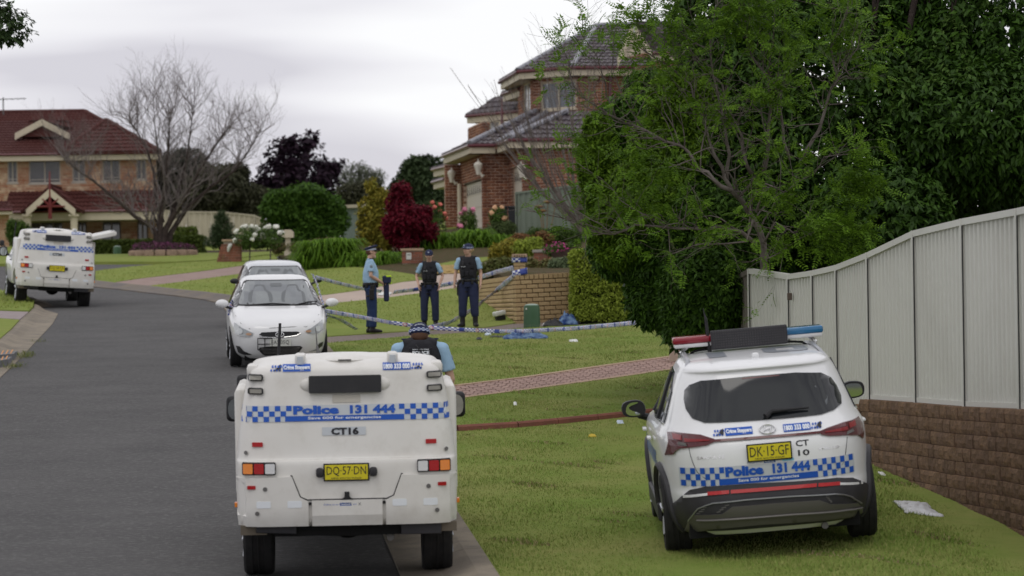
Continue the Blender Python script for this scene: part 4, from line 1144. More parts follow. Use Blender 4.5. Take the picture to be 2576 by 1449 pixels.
for i in range(5):
    sl = MB(); a_, b_ = aq(530 + i * 8, 1140 + i * 16), aq(990 - i * 12, 1130 + i * 16); sl.tube([ap(*a_, .012), ap((a_[0] + b_[0]) / 2, (a_[1] + b_[1]) / 2, .012), ap(*b_, .012)], .005, 5); sl.build('grille_slat', M_grey, gl_)
for pts in (((240, 1108), (285, 1115), (330, 1170), (430, 1215), (330, 1215), (270, 1190)), ((1088, 1180), (1170, 1155), (1210, 1080), (1255, 1060), (1245, 1110), (1180, 1160))):
    decal('fog_lamp_recess', [[aq(*p) for p in pts][::-1]], ap, M_blk, ab, cut=0.08, thick=0.006)
def fplate(b, pf, cx, cz, text):
    c = pf(cx, cz, .02); m2 = MB(); m2.rbox(-.18, .18, -.006, .006, -.06, .06, .004)
    p = m2.build('number_plate', M_platew, b); p.matrix_local = Matrix.Translation(c) @ Matrix.Rotation(pi, 4, 'Z')
    decal('lettering', text_bm(text, .30, .075, 0), lambda a, z, off: Vector((a, -.0075, z)), M_txtk, p, cut=0)
c = aq(757, 1072); fplate(ab, ap, c[0], c[1], 'EAS·05Q')
c = aq(578, 1090); m2 = MB(); k = ap(c[0], c[1], .03); k.x = -c[0]
for dx in (-.12, 0, .12): m2.tube([k + Vector((dx, 0, -.095)), k + Vector((dx, 0, .095))], .008, 5)
for dz in (-.095, 0, .095): m2.tube([k + Vector((-.12, 0, dz)), k + Vector((.12, 0, dz))], .008, 5)
m2.build('plate_bracket', M_blk, ab)
sm = MB(); sm.tube([ap(*aq(X, Y), .001) for X, Y in ((240, 760), (300, 850), (400, 915), (650, 905), (900, 890), (1060, 890), (1150, 830), (1205, 745))], .005, 5); sm.build('bonnet_gap', M_blk, ab)

OLD = [(.18, .2, 3.98, .66), (.3, .05, 4.1, .76), (.45, 0, 4.15, .79), (.6, 0, 4.15, .80), (.75, .0, 4.08, .80), (.82, .03, 3.8, .795), (.88, .1, 3.3, .78), (.93, .15, 3.05, .75), (1.05, .25, 2.78, .70), (1.18, .35, 2.5, .64), (1.28, .5, 2.3, .585), (1.325, .6, 2.15, .52), (1.35, .9, 1.9, .38), (1.36, 1.2, 1.7, .2)]
oc, ob, ov, op = pcar('parked_car', 'older silver white hatchback with black mirrors, parked behind the white sedan', OLD, 1.60, M_silver, .9,
    dict(r=.29, axles=(.7, 3.2), side=[(.6, .93), (2.0, .93), (2.85, .93), (2.4, 1.15), (2.0, 1.26), (1.0, 1.26)], mir=(2.75, .97, .095), mm=M_blk))
finish_front(oc, ob, op, (.70, .52), .935, 1.27, 1)
oc.matrix_world = Matrix.Translation(Vector((P(706, 800, 70).x, 70.0, SLOPE * 70.0))) @ Matrix.Rotation(radians(187.5), 4, 'Z') @ Matrix.Rotation(-math.atan(SLOPE), 4, 'X') @ Matrix.Translation((0, -4.15, 0))
m2 = MB(); m2.tube([(.12, 3.0, .92), (.12, 3.0, 1.06)], .006, 5); m2.build('aerial', M_blk, oc)
for s in (-1, 1):
    decal('headlamp', [rr(s * .56 - .14, s * .56 + .14, .60, .72, .03)], op, M_clear, ob, cut=0.1, thick=0.01)
decal('upper_grille', [rr(-.36, .36, .60, .68, .02)], op, M_blk, ob, cut=0.1, thick=0.006)
# ------------------------------------------------------------------ brickwork, tiles
def brick_mat(name, c, c2, mortar=None):
    return mat(name, c, rough=0.9, isl=1.0, c2=c2, var=0.6, scale=5, bump=0.3, bscale=50, spec=0.2)
M_b_red = brick_mat('brick_red', (0.36, 0.16, 0.088), (0.145, 0.055, 0.036))
M_b_red2 = brick_mat('brick_pier', (0.34, 0.13, 0.085), (0.17, 0.08, 0.055))
M_b_pale = mat('brick_pale', (0.64, 0.50, 0.35), rough=0.9, isl=0.75, c2=(0.32, 0.13, 0.07), var=0.9, scale=2.6, detail=2, bump=0.3, bscale=50, spec=0.2)
M_b_tan = mat('brick_tan', (0.56, 0.42, 0.23), rough=0.9, isl=0.55, c2=(0.40, 0.27, 0.14), var=0.8, scale=2.5, bump=0.4, bscale=40, dirt=((0.12, 0.08, 0.045), 6.0, .8), spec=0.2)
M_mort = mat('mortar', (0.36, 0.31, 0.25), rough=1, var=0.6, scale=5, spec=0.1)
M_mort_d = mat('mortar_dark', (0.10, 0.07, 0.04), rough=1, var=0.6, scale=5, spec=0.1)
M_mort_r = mat('mortar_red', (0.60, 0.44, 0.34), rough=1, var=0.6, scale=5, spec=0.1)
M_cream = mat('cream_trim', (0.56, 0.49, 0.37), rough=0.6, var=0.3, scale=2, c2=(0.48, 0.42, 0.31))
M_gutr = mat('maroon_gutter', (0.105, 0.022, 0.03), rough=0.35, coat=0.3)
M_tile_g = mat('tile_grey_red', (0.115, 0.095, 0.10), rough=0.45, isl=1.0, c2=(0.045, 0.03, 0.035), var=0.9, scale=1.2, dirt=((0.24, 0.24, 0.26), 6.0, 0.8))
M_tile_r = mat('tile_maroon', (0.08, 0.029, 0.025), rough=0.75, isl=1.0, c2=(0.065, 0.02, 0.018), var=0.5, scale=1.0, dirt=((0.14, 0.055, 0.045), 4.0, 0.5), spec=.15)
M_hglass = mat('house_glass', (0.10, 0.11, 0.125), rough=0.06, spec=0.9, var=0.5, scale=1.5, c2=(0.03, 0.03, 0.035))
M_blind = mat('vertical_blind', (0.40, 0.42, 0.46), rough=0.6, isl=0.5, c2=(0.28, 0.29, 0.33))
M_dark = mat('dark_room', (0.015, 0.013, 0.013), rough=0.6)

def brick_T(o, ex, ey, W, H, bw=0.23, bh=0.076, g=0.010, holes=(), proud=0.012, start=0, depth=0.10, top=None, jit=0.004):
    """matrices of unit bricks (0..1 cube) on a wall face. o lower left corner, ex along, outward normal ey; holes [(x0,x1,z0,z1)]"""
    T = []; row = 0; z = 0.0
    ez = Vector((0, 0, 1))
    while z + bh * 0.6 < H:
        hh = min(bh, H - z)
        x = -(bw + g) / 2 if row % 2 else 0.0
        while x < W:
            a, b = max(0, x), min(W, x + bw)
            segs = [(a, b)]
            for h in holes:
                if z + bh > h[2] + 0.01 and z < h[3] - 0.01:
                    ns = []
                    for p, q in segs:
                        if q <= h[0] or p >= h[1]: ns.append((p, q))
                        else:
                            if p < h[0]: ns.append((p, h[0]))
                            if q > h[1]: ns.append((h[1], q))
                    segs = ns
            for p, q in segs:
                if top is not None and z + hh > top((p + q) / 2) : continue
                if q - p > 0.03:
                    pr = proud + random.uniform(-jit, jit)
                    c = o + ex * p + ez * z - ey * (depth - pr)
                    M = Matrix.Identity(4)
                    M.col[0][:3] = ex * (q - p); M.col[1][:3] = ey * depth; M.col[2][:3] = ez * hh; M.col[3][:3] = c
                    T.append(M)
            x += bw + g
        z += bh + g; row += 1
    return T
def brick_proto():
    mb = MB(); mb.rbox(0, 1, 0, 1, 0, 1, 0.03, seg=1)
    # keep cheap: 5 visible sides
    return mb.mesh('brick')
BRICK_ME = brick_proto()
def bricks(parent, T, m, most=300, cen=True):
    me = BRICK_ME.copy(); me.materials.clear()
    key = (lambda M: (M.translation - Vector((0, 0, 0))).length) if not cen else None
    T2 = [parent.matrix_world.inverted() @ M for M in T] if parent is not None else T
    pieces('brick', me, m, parent, T2, most, key=None)
def near_first(T, k=None):
    return sorted(T, key=lambda M: M.translation.y + (0 if k is None else k(M)))
def slab(mb, o, ex, ey, W, H, t0, t1, holes=(), mi=0):
    """wall backing with holes: thickness from t0 to t1 along ey (outwards)"""
    xs = sorted({0, W, *[h[0] for h in holes], *[h[1] for h in holes]}); zs = sorted({0, H, *[h[2] for h in holes], *[h[3] for h in holes]})
    xs = [x for x in xs if 0 <= x <= W]; zs = [z for z in zs if 0 <= z <= H]
    for i in range(len(xs) - 1):
        for j in range(len(zs) - 1):
            cx, cz = (xs[i] + xs[i + 1]) / 2, (zs[j] + zs[j + 1]) / 2
            if any(h[0] < cx < h[1] and h[2] < cz < h[3] for h in holes): continue
            q = []
            for z in (zs[j], zs[j + 1]):
                for (x, t) in ((xs[i], t0), (xs[i + 1], t0), (xs[i + 1], t1), (xs[i], t1)): q.append(o + ex * x + ey * t + Vector((0, 0, z)))
            mb.add(q, BOXF, mi)
def obox(mb, o, ex, ey, x0, x1, t0, t1, z0, z1, mi=0):
    q = []
    for z in (z0, z1):
        for (x, t) in ((x0, t0), (x1, t0), (x1, t1), (x0, t1)): q.append(o + ex * x + ey * t + Vector((0, 0, z)))
    mb.add(q, BOXF, mi)
def window(parent, o, ex, ey, x0, x1, z0, z1, fr=0.05, mull=(0.5,), blind=0.0, frame_m=None, glass=None, rec=-0.06, grid=0, split=None):
    """window in a wall hole: frame, sill, panes"""
    f = MB(); fm = frame_m or M_cream
    obox(f, o, ex, ey, x0, x1, rec - .03, rec + .03, z1 - fr, z1); obox(f, o, ex, ey, x0, x1, rec - .03, rec + .03, z0, z0 + fr)
    obox(f, o, ex, ey, x0, x0 + fr, rec - .03, rec + .03, z0 + fr, z1 - fr); obox(f, o, ex, ey, x1 - fr, x1, rec - .03, rec + .03, z0 + fr, z1 - fr)
    for q in mull:
        xm = x0 + (x1 - x0) * q; obox(f, o, ex, ey, xm - fr / 2, xm + fr / 2, rec - .02, rec + .025, z0 + fr, z1 - fr)
    if split:
        zm = z0 + (z1 - z0) * split; obox(f, o, ex, ey, x0 + fr, x1 - fr, rec - .018, rec + .022, zm - fr * .3, zm + fr * .3)
    w = f.build('window', fm, parent)
    xs = [x0 + fr] + [x0 + (x1 - x0) * q for q in mull] + [x1 - fr]
    for i in range(len(xs) - 1):
        g = MB(); obox(g, o, ex, ey, xs[i], xs[i + 1], rec - .012, rec - .004, z0 + fr, z1 - fr); g.build('pane', glass or M_hglass, w)
    if blind:
        n = int((x1 - x0) / 0.13); b = MB()
        for i in range(n):
            xa = x0 + fr + (x1 - x0 - 2 * fr) * i / n
            if blind < 1 and i / n > blind: break
            obox(b, o, ex, ey, xa, xa + .105, rec - .10, rec - .095, z0 + fr, z1 - fr)
        b.build('blinds', M_blind, w, kind='stuff')
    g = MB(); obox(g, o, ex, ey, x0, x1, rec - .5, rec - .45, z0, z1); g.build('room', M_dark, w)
    s = MB(); obox(s, o, ex, ey, x0 - .05, x1 + .05, rec, .035, z0 - .06, z0 - .002); s.build('sill', fm, w)
    return w
def tile_proto(W=0.30, L=0.36):
    mb = MB(); V = []; n = 7
    for j, y in enumerate((0, L)):
        for i in range(n):
            t = i / (n - 1); V.append((W * t, y, 0.022 + 0.022 * sin(2 * pi * t * 2 - 0.6) + (0.034 if j == 0 else -0.012)))
    for i in range(n):
        t = i / (n - 1); V.append((W * t, 0, 0.0 + 0.014 * sin(2 * pi * t * 2 - 0.6)))
    F = [(i, i + 1, n + i + 1, n + i) for i in range(n - 1)] + [(2 * n + i, 2 * n + i + 1, i + 1, i) for i in range(n - 1)]
    mb.add(V, F); return mb.mesh('tile')
TILE_ME = tile_proto()
def roof_plane(poly, tw=0.30, tl=0.33, sc=1.3):
    """poly: 3d polygon, first edge is the eave. returns tile matrices + backing polygon"""
    a, b = Vector(poly[0]), Vector(poly[1])
    ex = (b - a).normalized()
    n = Vector((0, 0, 0))
    for i in range(1, len(poly) - 1): n += (Vector(poly[i]) - a).cross(Vector(poly[i + 1]) - a)
    n.normalize()
    if n.z < 0: n = -n
    up = n.cross(ex)
    if up.z < 0: up = -up
    if ex.cross(up).dot(n) < 0: ex = -ex
    p2 = [((Vector(p) - a).dot(ex), (Vector(p) - a).dot(up)) for p in poly]
    xs = [p[0] for p in p2]; ys = [p[1] for p in p2]
    T = []; tw *= sc; tl *= sc
    j = 0; y = 0.0
    while y < max(ys):
        x = min(xs)
        while x < max(xs):
            cx, cy = x + tw / 2, y + tl / 2
            if inside(p2, np.array([cx]), np.array([cy]))[0]:
                M = Matrix.Identity(4)
                M.col[0][:3] = ex * sc; M.col[1][:3] = up * sc; M.col[2][:3] = n
                M.col[3][:3] = a + ex * x + up * y + n * 0.012
                T.append(M)
            x += tw
        y += tl
    return T
def roof(parent, planes, m, most=300, name='roof', ridges=(), gut=(), ridge_m=None):
    bk = MB()
    for pl in planes:
        c = [Vector(p) for p in pl]; bk.add(c + [q - Vector((0, 0, .08)) for q in c], [tuple(range(len(c)))] + [tuple(range(2 * len(c) - 1, len(c) - 1, -1))] + [(i, (i + 1) % len(c), (i + 1) % len(c) + len(c), i + len(c)) for i in range(len(c))])
    r = bk.build(name, m, parent)
    T = []
    for pl in planes: T += roof_plane(pl)
    T.sort(key=lambda M: M.translation.y)
    me = TILE_ME.copy(); me.materials.clear()
    pieces('tile', me, m, r, T, most)
    for a, b in ridges:
        a, b = Vector(a), Vector(b); n = max(1, int((b - a).length / 0.42))
        for i in range(n):
            p, q = a + (b - a) * (i / n), a + (b - a) * ((i + .97) / n)
            k = MB(); k.tube([p + Vector((0, 0, .03)), q + Vector((0, 0, .045))], [(.12, .10), (.10, .085)], 8, cap=True)
            k.build('ridge_tile', ridge_m or m, r)
    return r
def gutter(parent, pts, drop=0.0, fascia=0.20, out=0.0, sof=0.55, soffit=True):
    """gutter strip with cream fascia below, following eave points"""
    for a, b in zip(pts, pts[1:]):
        a, b = Vector(a), Vector(b)
        k = MB(); k.tube([a - Vector((0, 0, .03)), b - Vector((0, 0, .03))], [(.07, .065)] * 2, 8); k.build('gutter', M_gutr, parent)
        d = (b - a).normalized(); nrm = Vector((d.y, -d.x, 0))
        k = MB(); obox(k, a - Vector((0, 0, .1)), d, nrm, 0, (b - a).length, -.10, -.05, -fascia, 0.03); k.build('fascia', M_cream, parent)
        if soffit:
            k = MB(); obox(k, a - Vector((0, 0, .1 + fascia)), d, nrm, -.0, (b - a).length, -.75, -.07, .0, .02); k.build('soffit', M_cream, parent)

# ================= brick house on the right =================
hr = empty('brick_house', label='two storey dark brick house with grey tiled roofs and white garage door, behind the garden', cat='house')
E1 = Vector((-.148, .989, 0)).normalized(); E2 = Vector((.989, .148, 0)).normalized()
C0 = P(1217, 585, 118); C0.z = 0
ZB = SLOPE * 118 + 0.85
ZG = P(1217, 366, 118).z          # lower eave height
def HP(a, b, z=0.0): return C0 + E2 * a + E1 * b + Vector((0, 0, z))
def hpx(u, v, b):                 # pixel -> (a,z) on the frontal plane at offset b
    d = ray(u, v); n = E1; t = (C0 + E1 * b).dot(n) / d.dot(n)
    q = d * t; return ((q - C0).dot(E2), q.z + CAM_Z)
def hpy(u, v, a):                 # pixel -> (b,z) on the plane a = const
    d = ray(u, v); n = E2; t = (C0 + E2 * a).dot(n) / d.dot(n)
    q = d * t; return ((q - C0).dot(E1), q.z + CAM_Z)
WL = []; T = []
def wall_seg(a0, b0, a1, b1, z0, z1, holes=(), st=0):
    """wall face seen with its outward normal to the left-front; from (a0,b0) to (a1,b1)"""
    p, q = HP(a0, b0, z0), HP(a1, b1, z0); ex = (q - p).normalized(); W = (q - p).length
    ey = Vector((ex.y, -ex.x, 0))
    hs = [(h[0], h[1], h[2] - z0, h[3] - z0) for h in holes]
    walls = MB(); slab(walls, p, ex, ey, W, z1 - z0, -.20, 0.0, hs); WL.append(walls.build('wall', M_mort_r, hr))
    T.extend(brick_T(p, ex, ey, W, z1 - z0, holes=hs, bw=.275, bh=.084, g=.021))
    return p - Vector((0, 0, z0)), ex, ey, W
za = ZB - 0.3; zt = ZG - 0.12
# garage side (door 1) : from far to near along a=0
bfar = 5.9
dz0, dz1 = ZB, hpy(1190, 457, 0)[1]
dL, dR = bfar - 5.45, bfar - .35
o, ex, ey, W = wall_seg(0, bfar, 0, 0, za, zt, holes=[(0.75, 5.55, dz0 - .5, dz1)])
def garage_door(o, ex, ey, x0, x1, z0, z1):
    d = MB(); obox(d, o, ex, ey, x0, x1, -.19, -.14, z0, z1); g = d.build('garage_door', mat('door_cream', (.58, .53, .44), rough=.55), hr)
    n = 5
    for i in range(n):
        k = MB(); obox(k, o, ex, ey, x0 + .01, x1 - .01, -.14, -.12, z0 + (z1 - z0) * i / n + .012, z0 + (z1 - z0) * (i + 1) / n - .012); k.build('door_panel', MATS['door_cream'], g)
    zt_ = z0 + (z1 - z0) * .8
    for i in range(9):
        xa = x0 + (x1 - x0) * (i + .22) / 9; w_ = (x1 - x0) / 9 * .5; h_ = (z1 - z0) * .13
        c = [(xa, zt_ + .05), (xa + w_, zt_ + .05), (xa + w_ * .75, zt_ + .05 + h_ * .5), (xa + w_ * .5, zt_ + .05 + h_), (xa + w_ * .25, zt_ + .05 + h_ * .5)]
        k = MB(); V = [o + ex * a + ey * t + Vector((0, 0, z)) for t in (-.12, -.112) for a, z in c]; n_ = len(c)
        k.add(V, [tuple(range(n_)), tuple(range(2 * n_ - 1, n_ - 1, -1))] + [(j, (j + 1) % n_, (j + 1) % n_ + n_, j + n_) for j in range(n_)]); k.build('door_window', M_dark, g)
    return g
garage_door(o, ex, ey, .75, 5.55, dz0 - .5, dz1)
k = MB(); obox(k, o, ex, ey, .7, 5.6, -.12, .0, dz1, dz1 + .10); k.build('lintel', M_cream, hr)
# frontal face of the garage
a1 = hpx(1281, 450, 0)[0]
wall_seg(0, 0, a1, 0, za, zt)
# second garage face coming forward
b2 = hpy(1317, 450, a1)[0]
o, ex, ey, W = wall_seg(a1, 0, a1, b2, za, zt, holes=[(.5, W - .4 if False else abs(b2) - .35, ZB - .5, ZB + 2.2)])
garage_door(o, ex, ey, .5, abs(b2) - .35, ZB - .5, ZB + 2.2)
# frontal face to the right, behind the green fence
o2, ex2, ey2, W2 = wall_seg(a1, b2, a1 + 6.0, b2, za, zt)
# left hand piece: pier beyond the garage, set back a little
aL = hpx(1120, 500, bfar)[0]
wall_seg(aL, bfar, 0, bfar, za, zt - .25)
# column / downpipe and wall lamps
for a_, b_, u, v0, v1_ in ((0, bfar - .55, 1144, 455, 585),):
    pz = HP(-.12, b_, 0); k = MB(); k.tube([pz + Vector((0, 0, ZB - .1)), pz + Vector((0, 0, dz1 + .05))], .085, 12); k.build('column', M_cream, hr, smooth=True)
def lamp_wall(p):
    k = MB(); k.tube([p + Vector((0, 0, z)) for z in (-.32, -.30, -.16, .0, .06, .14, .17, .26)], [.03, .07, .09, .15, .16, .09, .03, .012], 8)
    k.tube([p + Vector((0, 0, -.1)), p + Vector((.14, 0, -.38)), p + Vector((.2, 0, -.3))], .04, 6)
    k.build('wall_lamp', mat('lamp_cream', (.62, .58, .50), rough=.5), hr, smooth=True)
lamp_wall(P(1136, 438, 123.5)); lamp_wall(P(1203, 418, 117.6)); lamp_wall(P(1311, 424, 114.6))
# upper storey
zu0 = P(1343, 345, 121).z; zu1 = P(1446, 172, 119).z
bu = 3.5
au0 = hpx(1303, 230, bu + 3.6)[0]
pA = hpx(1303, 230, bu + 3.6)[0]; pB = hpx(1341, 230, bu)[0]; pC = hpx(1452, 230, bu - 1.6)[0]; pD = hpx(1600, 230, bu - 1.6)[0]
zw0, zw1 = P(1400, 268, 119.5).z, P(1400, 196, 119.5).z
wl = math.dist((pA, bu + 3.6), (pB, bu))
o, ex, ey, W = wall_seg(pA, bu + 3.6, pB, bu, zu0, zu1, holes=[(.35 * wl, .82 * wl, zw0 - .05, zw1 + .1)])
window(hr, o, ex, ey, .35 * wl, .82 * wl, zw0 - .05, zw1 + .1, glass=mat('bright_glass', (.6, .62, .65), rough=.1, var=.9, scale=3, c2=(.06, .06, .07)))
wl = math.dist((pB, bu), (pC, bu - 1.6))
o, ex, ey, W = wall_seg(pB, bu, pC, bu - 1.6, zu0 - 1.0, zu1, holes=[(.17 * wl, .97 * wl, zw0, zw1)])
window(hr, o, ex, ey, .17 * wl, .97 * wl, zw0, zw1, blind=1.0, fr=.07, glass=mat('blind_glass', (.20, .22, .25), rough=.08, spec=.8, alpha=.45))
wall_seg(pC, bu - 1.6, pD, bu - 1.6, zu0 - 1.0, zu1)
# far left upper volume
zl0, zl1 = P(1215, 350, 127).z, P(1215, 304, 127).z
aV = hpx(1213, 320, 9.5)[0]; 
o, ex, ey, W = wall_seg(aV, 9.5 + 4, aV, 9.5, zl0 - .8, zl1)
aV2 = hpx(1306, 320, 9.5)[0]
h0, h1 = hpx(1232, 318, 9.5)[0] - aV, hpx(1262, 318, 9.5)[0] - aV
o, ex, ey, W = wall_seg(aV, 9.5, aV2, 9.5, zl0 - .8, zl1, holes=[(h0, h1, P(1232, 333, 127).z, P(1232, 302, 127).z)])
window(hr, o, ex, ey, h0, h1, P(1232, 333, 127).z, P(1232, 302, 127).z, glass=MATS['bright_glass'])
# gable wing on the right, nearer
pE = hpx(1600, 200, bu - 2.4)[0]
zg = P(1600, 150, 117).z
wall_seg(pD - .3, bu - 1.2, pE + 1.6, bu - 1.2, zt + .3, zg + .6); wall_seg(pE, bu - 2.4, pE + .55, bu - 2.4, zt + .3, zg); wall_seg(pE + .75, bu - 2.9, pE + 5, bu - 2.9, za, zg + .4)
bw_ = WL[0]
T = near_first(T)
bricks(bw_, T, M_b_red, 300)
# ---- roofs
ov = .55
def E(a, b, z): return HP(a, b, z)
zg0 = ZG
A0 = (-ov, bfar + 1.0); A1 = (-ov, -ov); A2 = (a1 - ov, -ov); A3 = (a1 - ov, b2 - ov); A4 = (a1 + 6.2, b2 - ov)
gutter(hr, [E(*A0, zg0), E(*A1, zg0), E(*A2, zg0), E(*A3, zg0), E(*A4, zg0)])
sl = .47
pk1 = E(2.4, 3.2, zg0 + (2.4 + ov) * sl); pk0 = E(2.4, bfar + 1.0, zg0 + (2.4 + ov) * sl)
pk2 = E(a1 + 1.9, b2 + 1.9, zg0 + 1.1); pk3 = E(a1 + 6.2, b2 + 1.9, zg0 + 1.1)
valley = E(a1 - ov + .0, -ov, zg0)
pl = [[E(*A0, zg0), E(*A1, zg0), pk1, pk0],
      [E(*A1, zg0), E(*A2, zg0), E(2.9, 3.2, zg0 + (2.4 + ov) * sl), pk1],
      [E(*A2, zg0), E(*A3, zg0), pk2, E(2.9, 3.2, zg0 + (2.4 + ov) * sl)],
      [E(*A3, zg0), E(*A4, zg0), pk3, pk2]]
roof(hr, pl, M_tile_g, 300, ridges=[(E(*A1, zg0 + .03), pk1), (E(*A3, zg0 + .03), pk2), (E(*A2, zg0), E(2.9, 3.2, zg0 + (2.4 + ov) * sl)), (pk1, pk0)], ridge_m=mat('ridge_grey', (.24, .24, .27), rough=.4, var=.6, scale=4, coat=.2))
# upper eaves
zq = zu1 + .12
def eave_pt(u, v, b):
    a, z = hpx(u, v, b); return E(a, b, z)
U0 = E(pA - ov * .9, bu + 5.0, zq); U1 = E(pB - ov * 1.1, bu - .35, zq); U2 = E(pC - .25, bu - 1.6 - ov, zq); U3 = E(pD + .3, bu - 1.6 - ov, zq)
gutter(hr, [U0, U1, U2, U3])
apx = eave_pt(1500, 66, bu + 3.2); apy = eave_pt(1700, 60, bu + 3.2); ap0 = E((apx - C0).dot(E2), bu + 6.0, apx.z)
roof(hr, [[U0, U1, apx, ap0], [U1, U2, apx], [U2, U3, apy, apx]], M_tile_g, 300, ridges=[(U1, apx), (U2, apx), (apx, apy)], ridge_m=MATS['ridge_grey'])
# small eaves beyond on the left
for (u0, v0, u1_, v1_, b, dz) in ((1172, 300, 1306, 268, 9.0, .9), (1262, 240, 1306, 217, 6.5, .8), (1087, 428, 1128, 413, bfar + 1.2, .5), (1087, 458, 1118, 448, bfar + 6, .45)):
    a_, z_ = hpx(u0, v0, b + 3.0); p = E(a_, b + 3.0, z_); a2_, z2_ = hpx(u1_, v1_, b); q = E(a2_, b, z2_)
    q.z = (p.z + q.z) / 2; p.z = q.z
    gutter(hr, [p, q])
    r0 = q + E2 * 1.6 + Vector((0, 0, dz)); r1 = p + E2 * 1.6 + Vector((0, 0, dz))
    roof(hr, [[p, q, r0, r1]], M_tile_g, 60, ridges=[])
# gable with barge boards
gA_, gB_, gC_ = eave_pt(1553, 150, bu - 3.0), eave_pt(1592, 55, bu - 3.0), eave_pt(1640, 128, bu - 3.0)
k = MB(); 
for p, q in ((gA_, gB_), (gB_, gC_)):
    d = (q - p).normalized(); up = Vector((0, 0, 1))
    k.add([p, q, q - up * .30, p - up * .30, p + E1 * -.05, q + E1 * -.05, q - up * .30 + E1 * -.05, p - up * .30 + E1 * -.05], BOXF)
k.build('barge_board', M_cream, hr)
k = MB(); k.add([gA_ + E1 * .1, gB_ + E1 * .1, gC_ + E1 * .1, gA_ + E1 * .16, gB_ + E1 * .16, gC_ + E1 * .16], [(0, 1, 2), (5, 4, 3), (0, 1, 4, 3), (1, 2, 5, 4), (2, 0, 3, 5)]); k.build('gable', M_cream, hr)
gD = eave_pt(1760, 60, bu - 3.0); gE = eave_pt(1760, 128, bu - 3.4)
roof(hr, [[gC_ - Vector((0, 0, .02)), gE, gD, gB_ + Vector((0, 0, .05))]], M_tile_g, 120)
gutter(hr, [gC_ - Vector((0, 0, .05)), gE])
# small dutch gablet with finial
p = P(1263, 318, 120)
k = MB(); k.tube([p + Vector((0, 0, .05)), p + Vector((0, 0, 1.0))], [.05, .02], 6); k.build('finial', M_gutr, hr)
for s in (-1, 1):
    k = MB(); q = p + Vector((0, 0, .25)); w_ = p + Vector((s * .42, 0, -.25)); k.add([q, w_, w_ - Vector((0, 0, .16)), q - Vector((0, 0, .2)), q + Vector((0, .06, 0)), w_ + Vector((0, .06, 0)), w_ + Vector((0, .06, -.16)), q + Vector((0, .06, -.2))], BOXF); k.build('barge_board', M_cream, hr)
# down pipes
for (u, v0, v1_, b) in ((1339, 352, 480, b2 - .08), (1536, 172, 330, bu - 1.7)):
    a_, z0_ = hpx(u, v1_, b); _, z1_ = hpx(u, v0, b); k = MB(); obox(k, E(a_, b, 0), E2, -E1, -.05, .05, 0, .07, z0_ - 1.5, z1_); k.build('downpipe', M_gutr, hr)
k = MB(); q = eave_pt(1494, 188, bu - 1.7); k.rbox(q.x - .16, q.x + .16, q.y - .2, q.y, q.z - .16, q.z + .12, .02); k.build('siren_box', M_cream, hr)
p = P(1595, 40, 117); k = MB(); k.tube([p - Vector((0, 0, .6)), p + Vector((0, 0, .9))], .02, 6)
k.tube([p + Vector((-.6, 0, .75)), p + Vector((.1, 0, .80))], .012, 5)
for i in range(4): k.tube([p + Vector((-.55 + i * .16, -.25, .76)), p + Vector((-.55 + i * .16, .25, .76))], .006, 4)
k.build('roof_aerial', M_rim, hr)

# ================= pale brick house on the left =================
hl_ = empty('brick_house', label='two storey pale brick house with maroon tiled roofs and gabled porch, far left', cat='house')
YL = 152.0
def LP(u, v, y=YL): return P(u, v, y)
X3, Y3 = Vector((1, 0, 0)), Vector((0, -1, 0))
LWN = [0]
def lwall(u0, u1_, vt, vb, y, holes=(), most=None):
    p = LP(u0, vb, y); q = LP(u1_, vt, y); zb_ = p.z; zt_ = q.z
    hs = []
    for (a, b, c, d) in holes:
        m0 = LP(a, d, y); m1 = LP(b, c, y); hs.append((m0.x - p.x, m1.x - p.x, m0.z - zb_, m1.z - zb_))
    lw = MB(); slab(lw, p, X3, Y3, q.x - p.x, zt_ - zb_, -.22, 0, hs); bw9 = lw.build('wall', mat('mortar_pale', (.46, .37, .27), rough=1), hl_)
    bricks(bw9, sorted(brick_T(p, X3, Y3, q.x - p.x, zt_ - zb_, holes=hs, bw=.36, bh=.115, g=.015), key=lambda M: -M.translation.z), M_b_pale, 100)
    return Vector((p.x, p.y, 0)), zb_, hs
wins = [(30, 70, 398, 462), (116, 240, 398, 462), (290, 338, 394, 458), (410, 478, 392, 454), (545, 585, 388, 452)]
wins = [(x0 * .629 if False else x0, x1, a, b) for x0, x1, a, b in [(19, 44, 402, 460), (73, 152, 402, 462), (182, 214, 400, 458), (258, 302, 398, 456), (343, 368, 396, 452)]]
o, zb_, hs = lwall(-70, 392, 390, 545, YL, wins)
for i, h in enumerate(hs):
    window(hl_, o + Vector((0, 0, zb_)), X3, Y3, h[0], h[1], h[2], h[3], fr=.06, blind=(1.0, 1.0, 1.0, .5, 1.0)[i], frame_m=mat('grey_frame', (.42, .38, .33), rough=.6), split=.16 if i in (0, 1, 2, 3) else None,
           glass=mat('dim_glass', (.09, .085, .09), rough=.08, spec=.8, alpha=.5))
# ground floor, recessed under the verandah
lowh = [(120, 190, 548, 640), (195, 225, 540, 640), (258, 306, 550, 620), (345, 400, 545, 625)]
lowh = [(78, 158, 545, 618), (196, 218, 545, 618), (258, 304, 548, 606), (345, 372, 548, 606)]
o, zb_, hs = lwall(20, 392, 530, 628, YL + 1.6, lowh)
for i, h in enumerate(hs):
    window(hl_, o + Vector((0, 0, zb_)), X3, Y3, h[0], h[1], h[2], h[3], fr=.07, mull=(.3, .7) if i == 0 else (.5,), blind=0, frame_m=mat('brown_frame', (.16, .12, .10), rough=.6), glass=mat('dark_glass', (.05, .045, .045), rough=.08, spec=.8))
lwall(-70, 22, 526, 640, YL - 4.5)
# return of the pier at the left
def Lr(pts): return [LP(u, v, y) for u, v, y in pts]
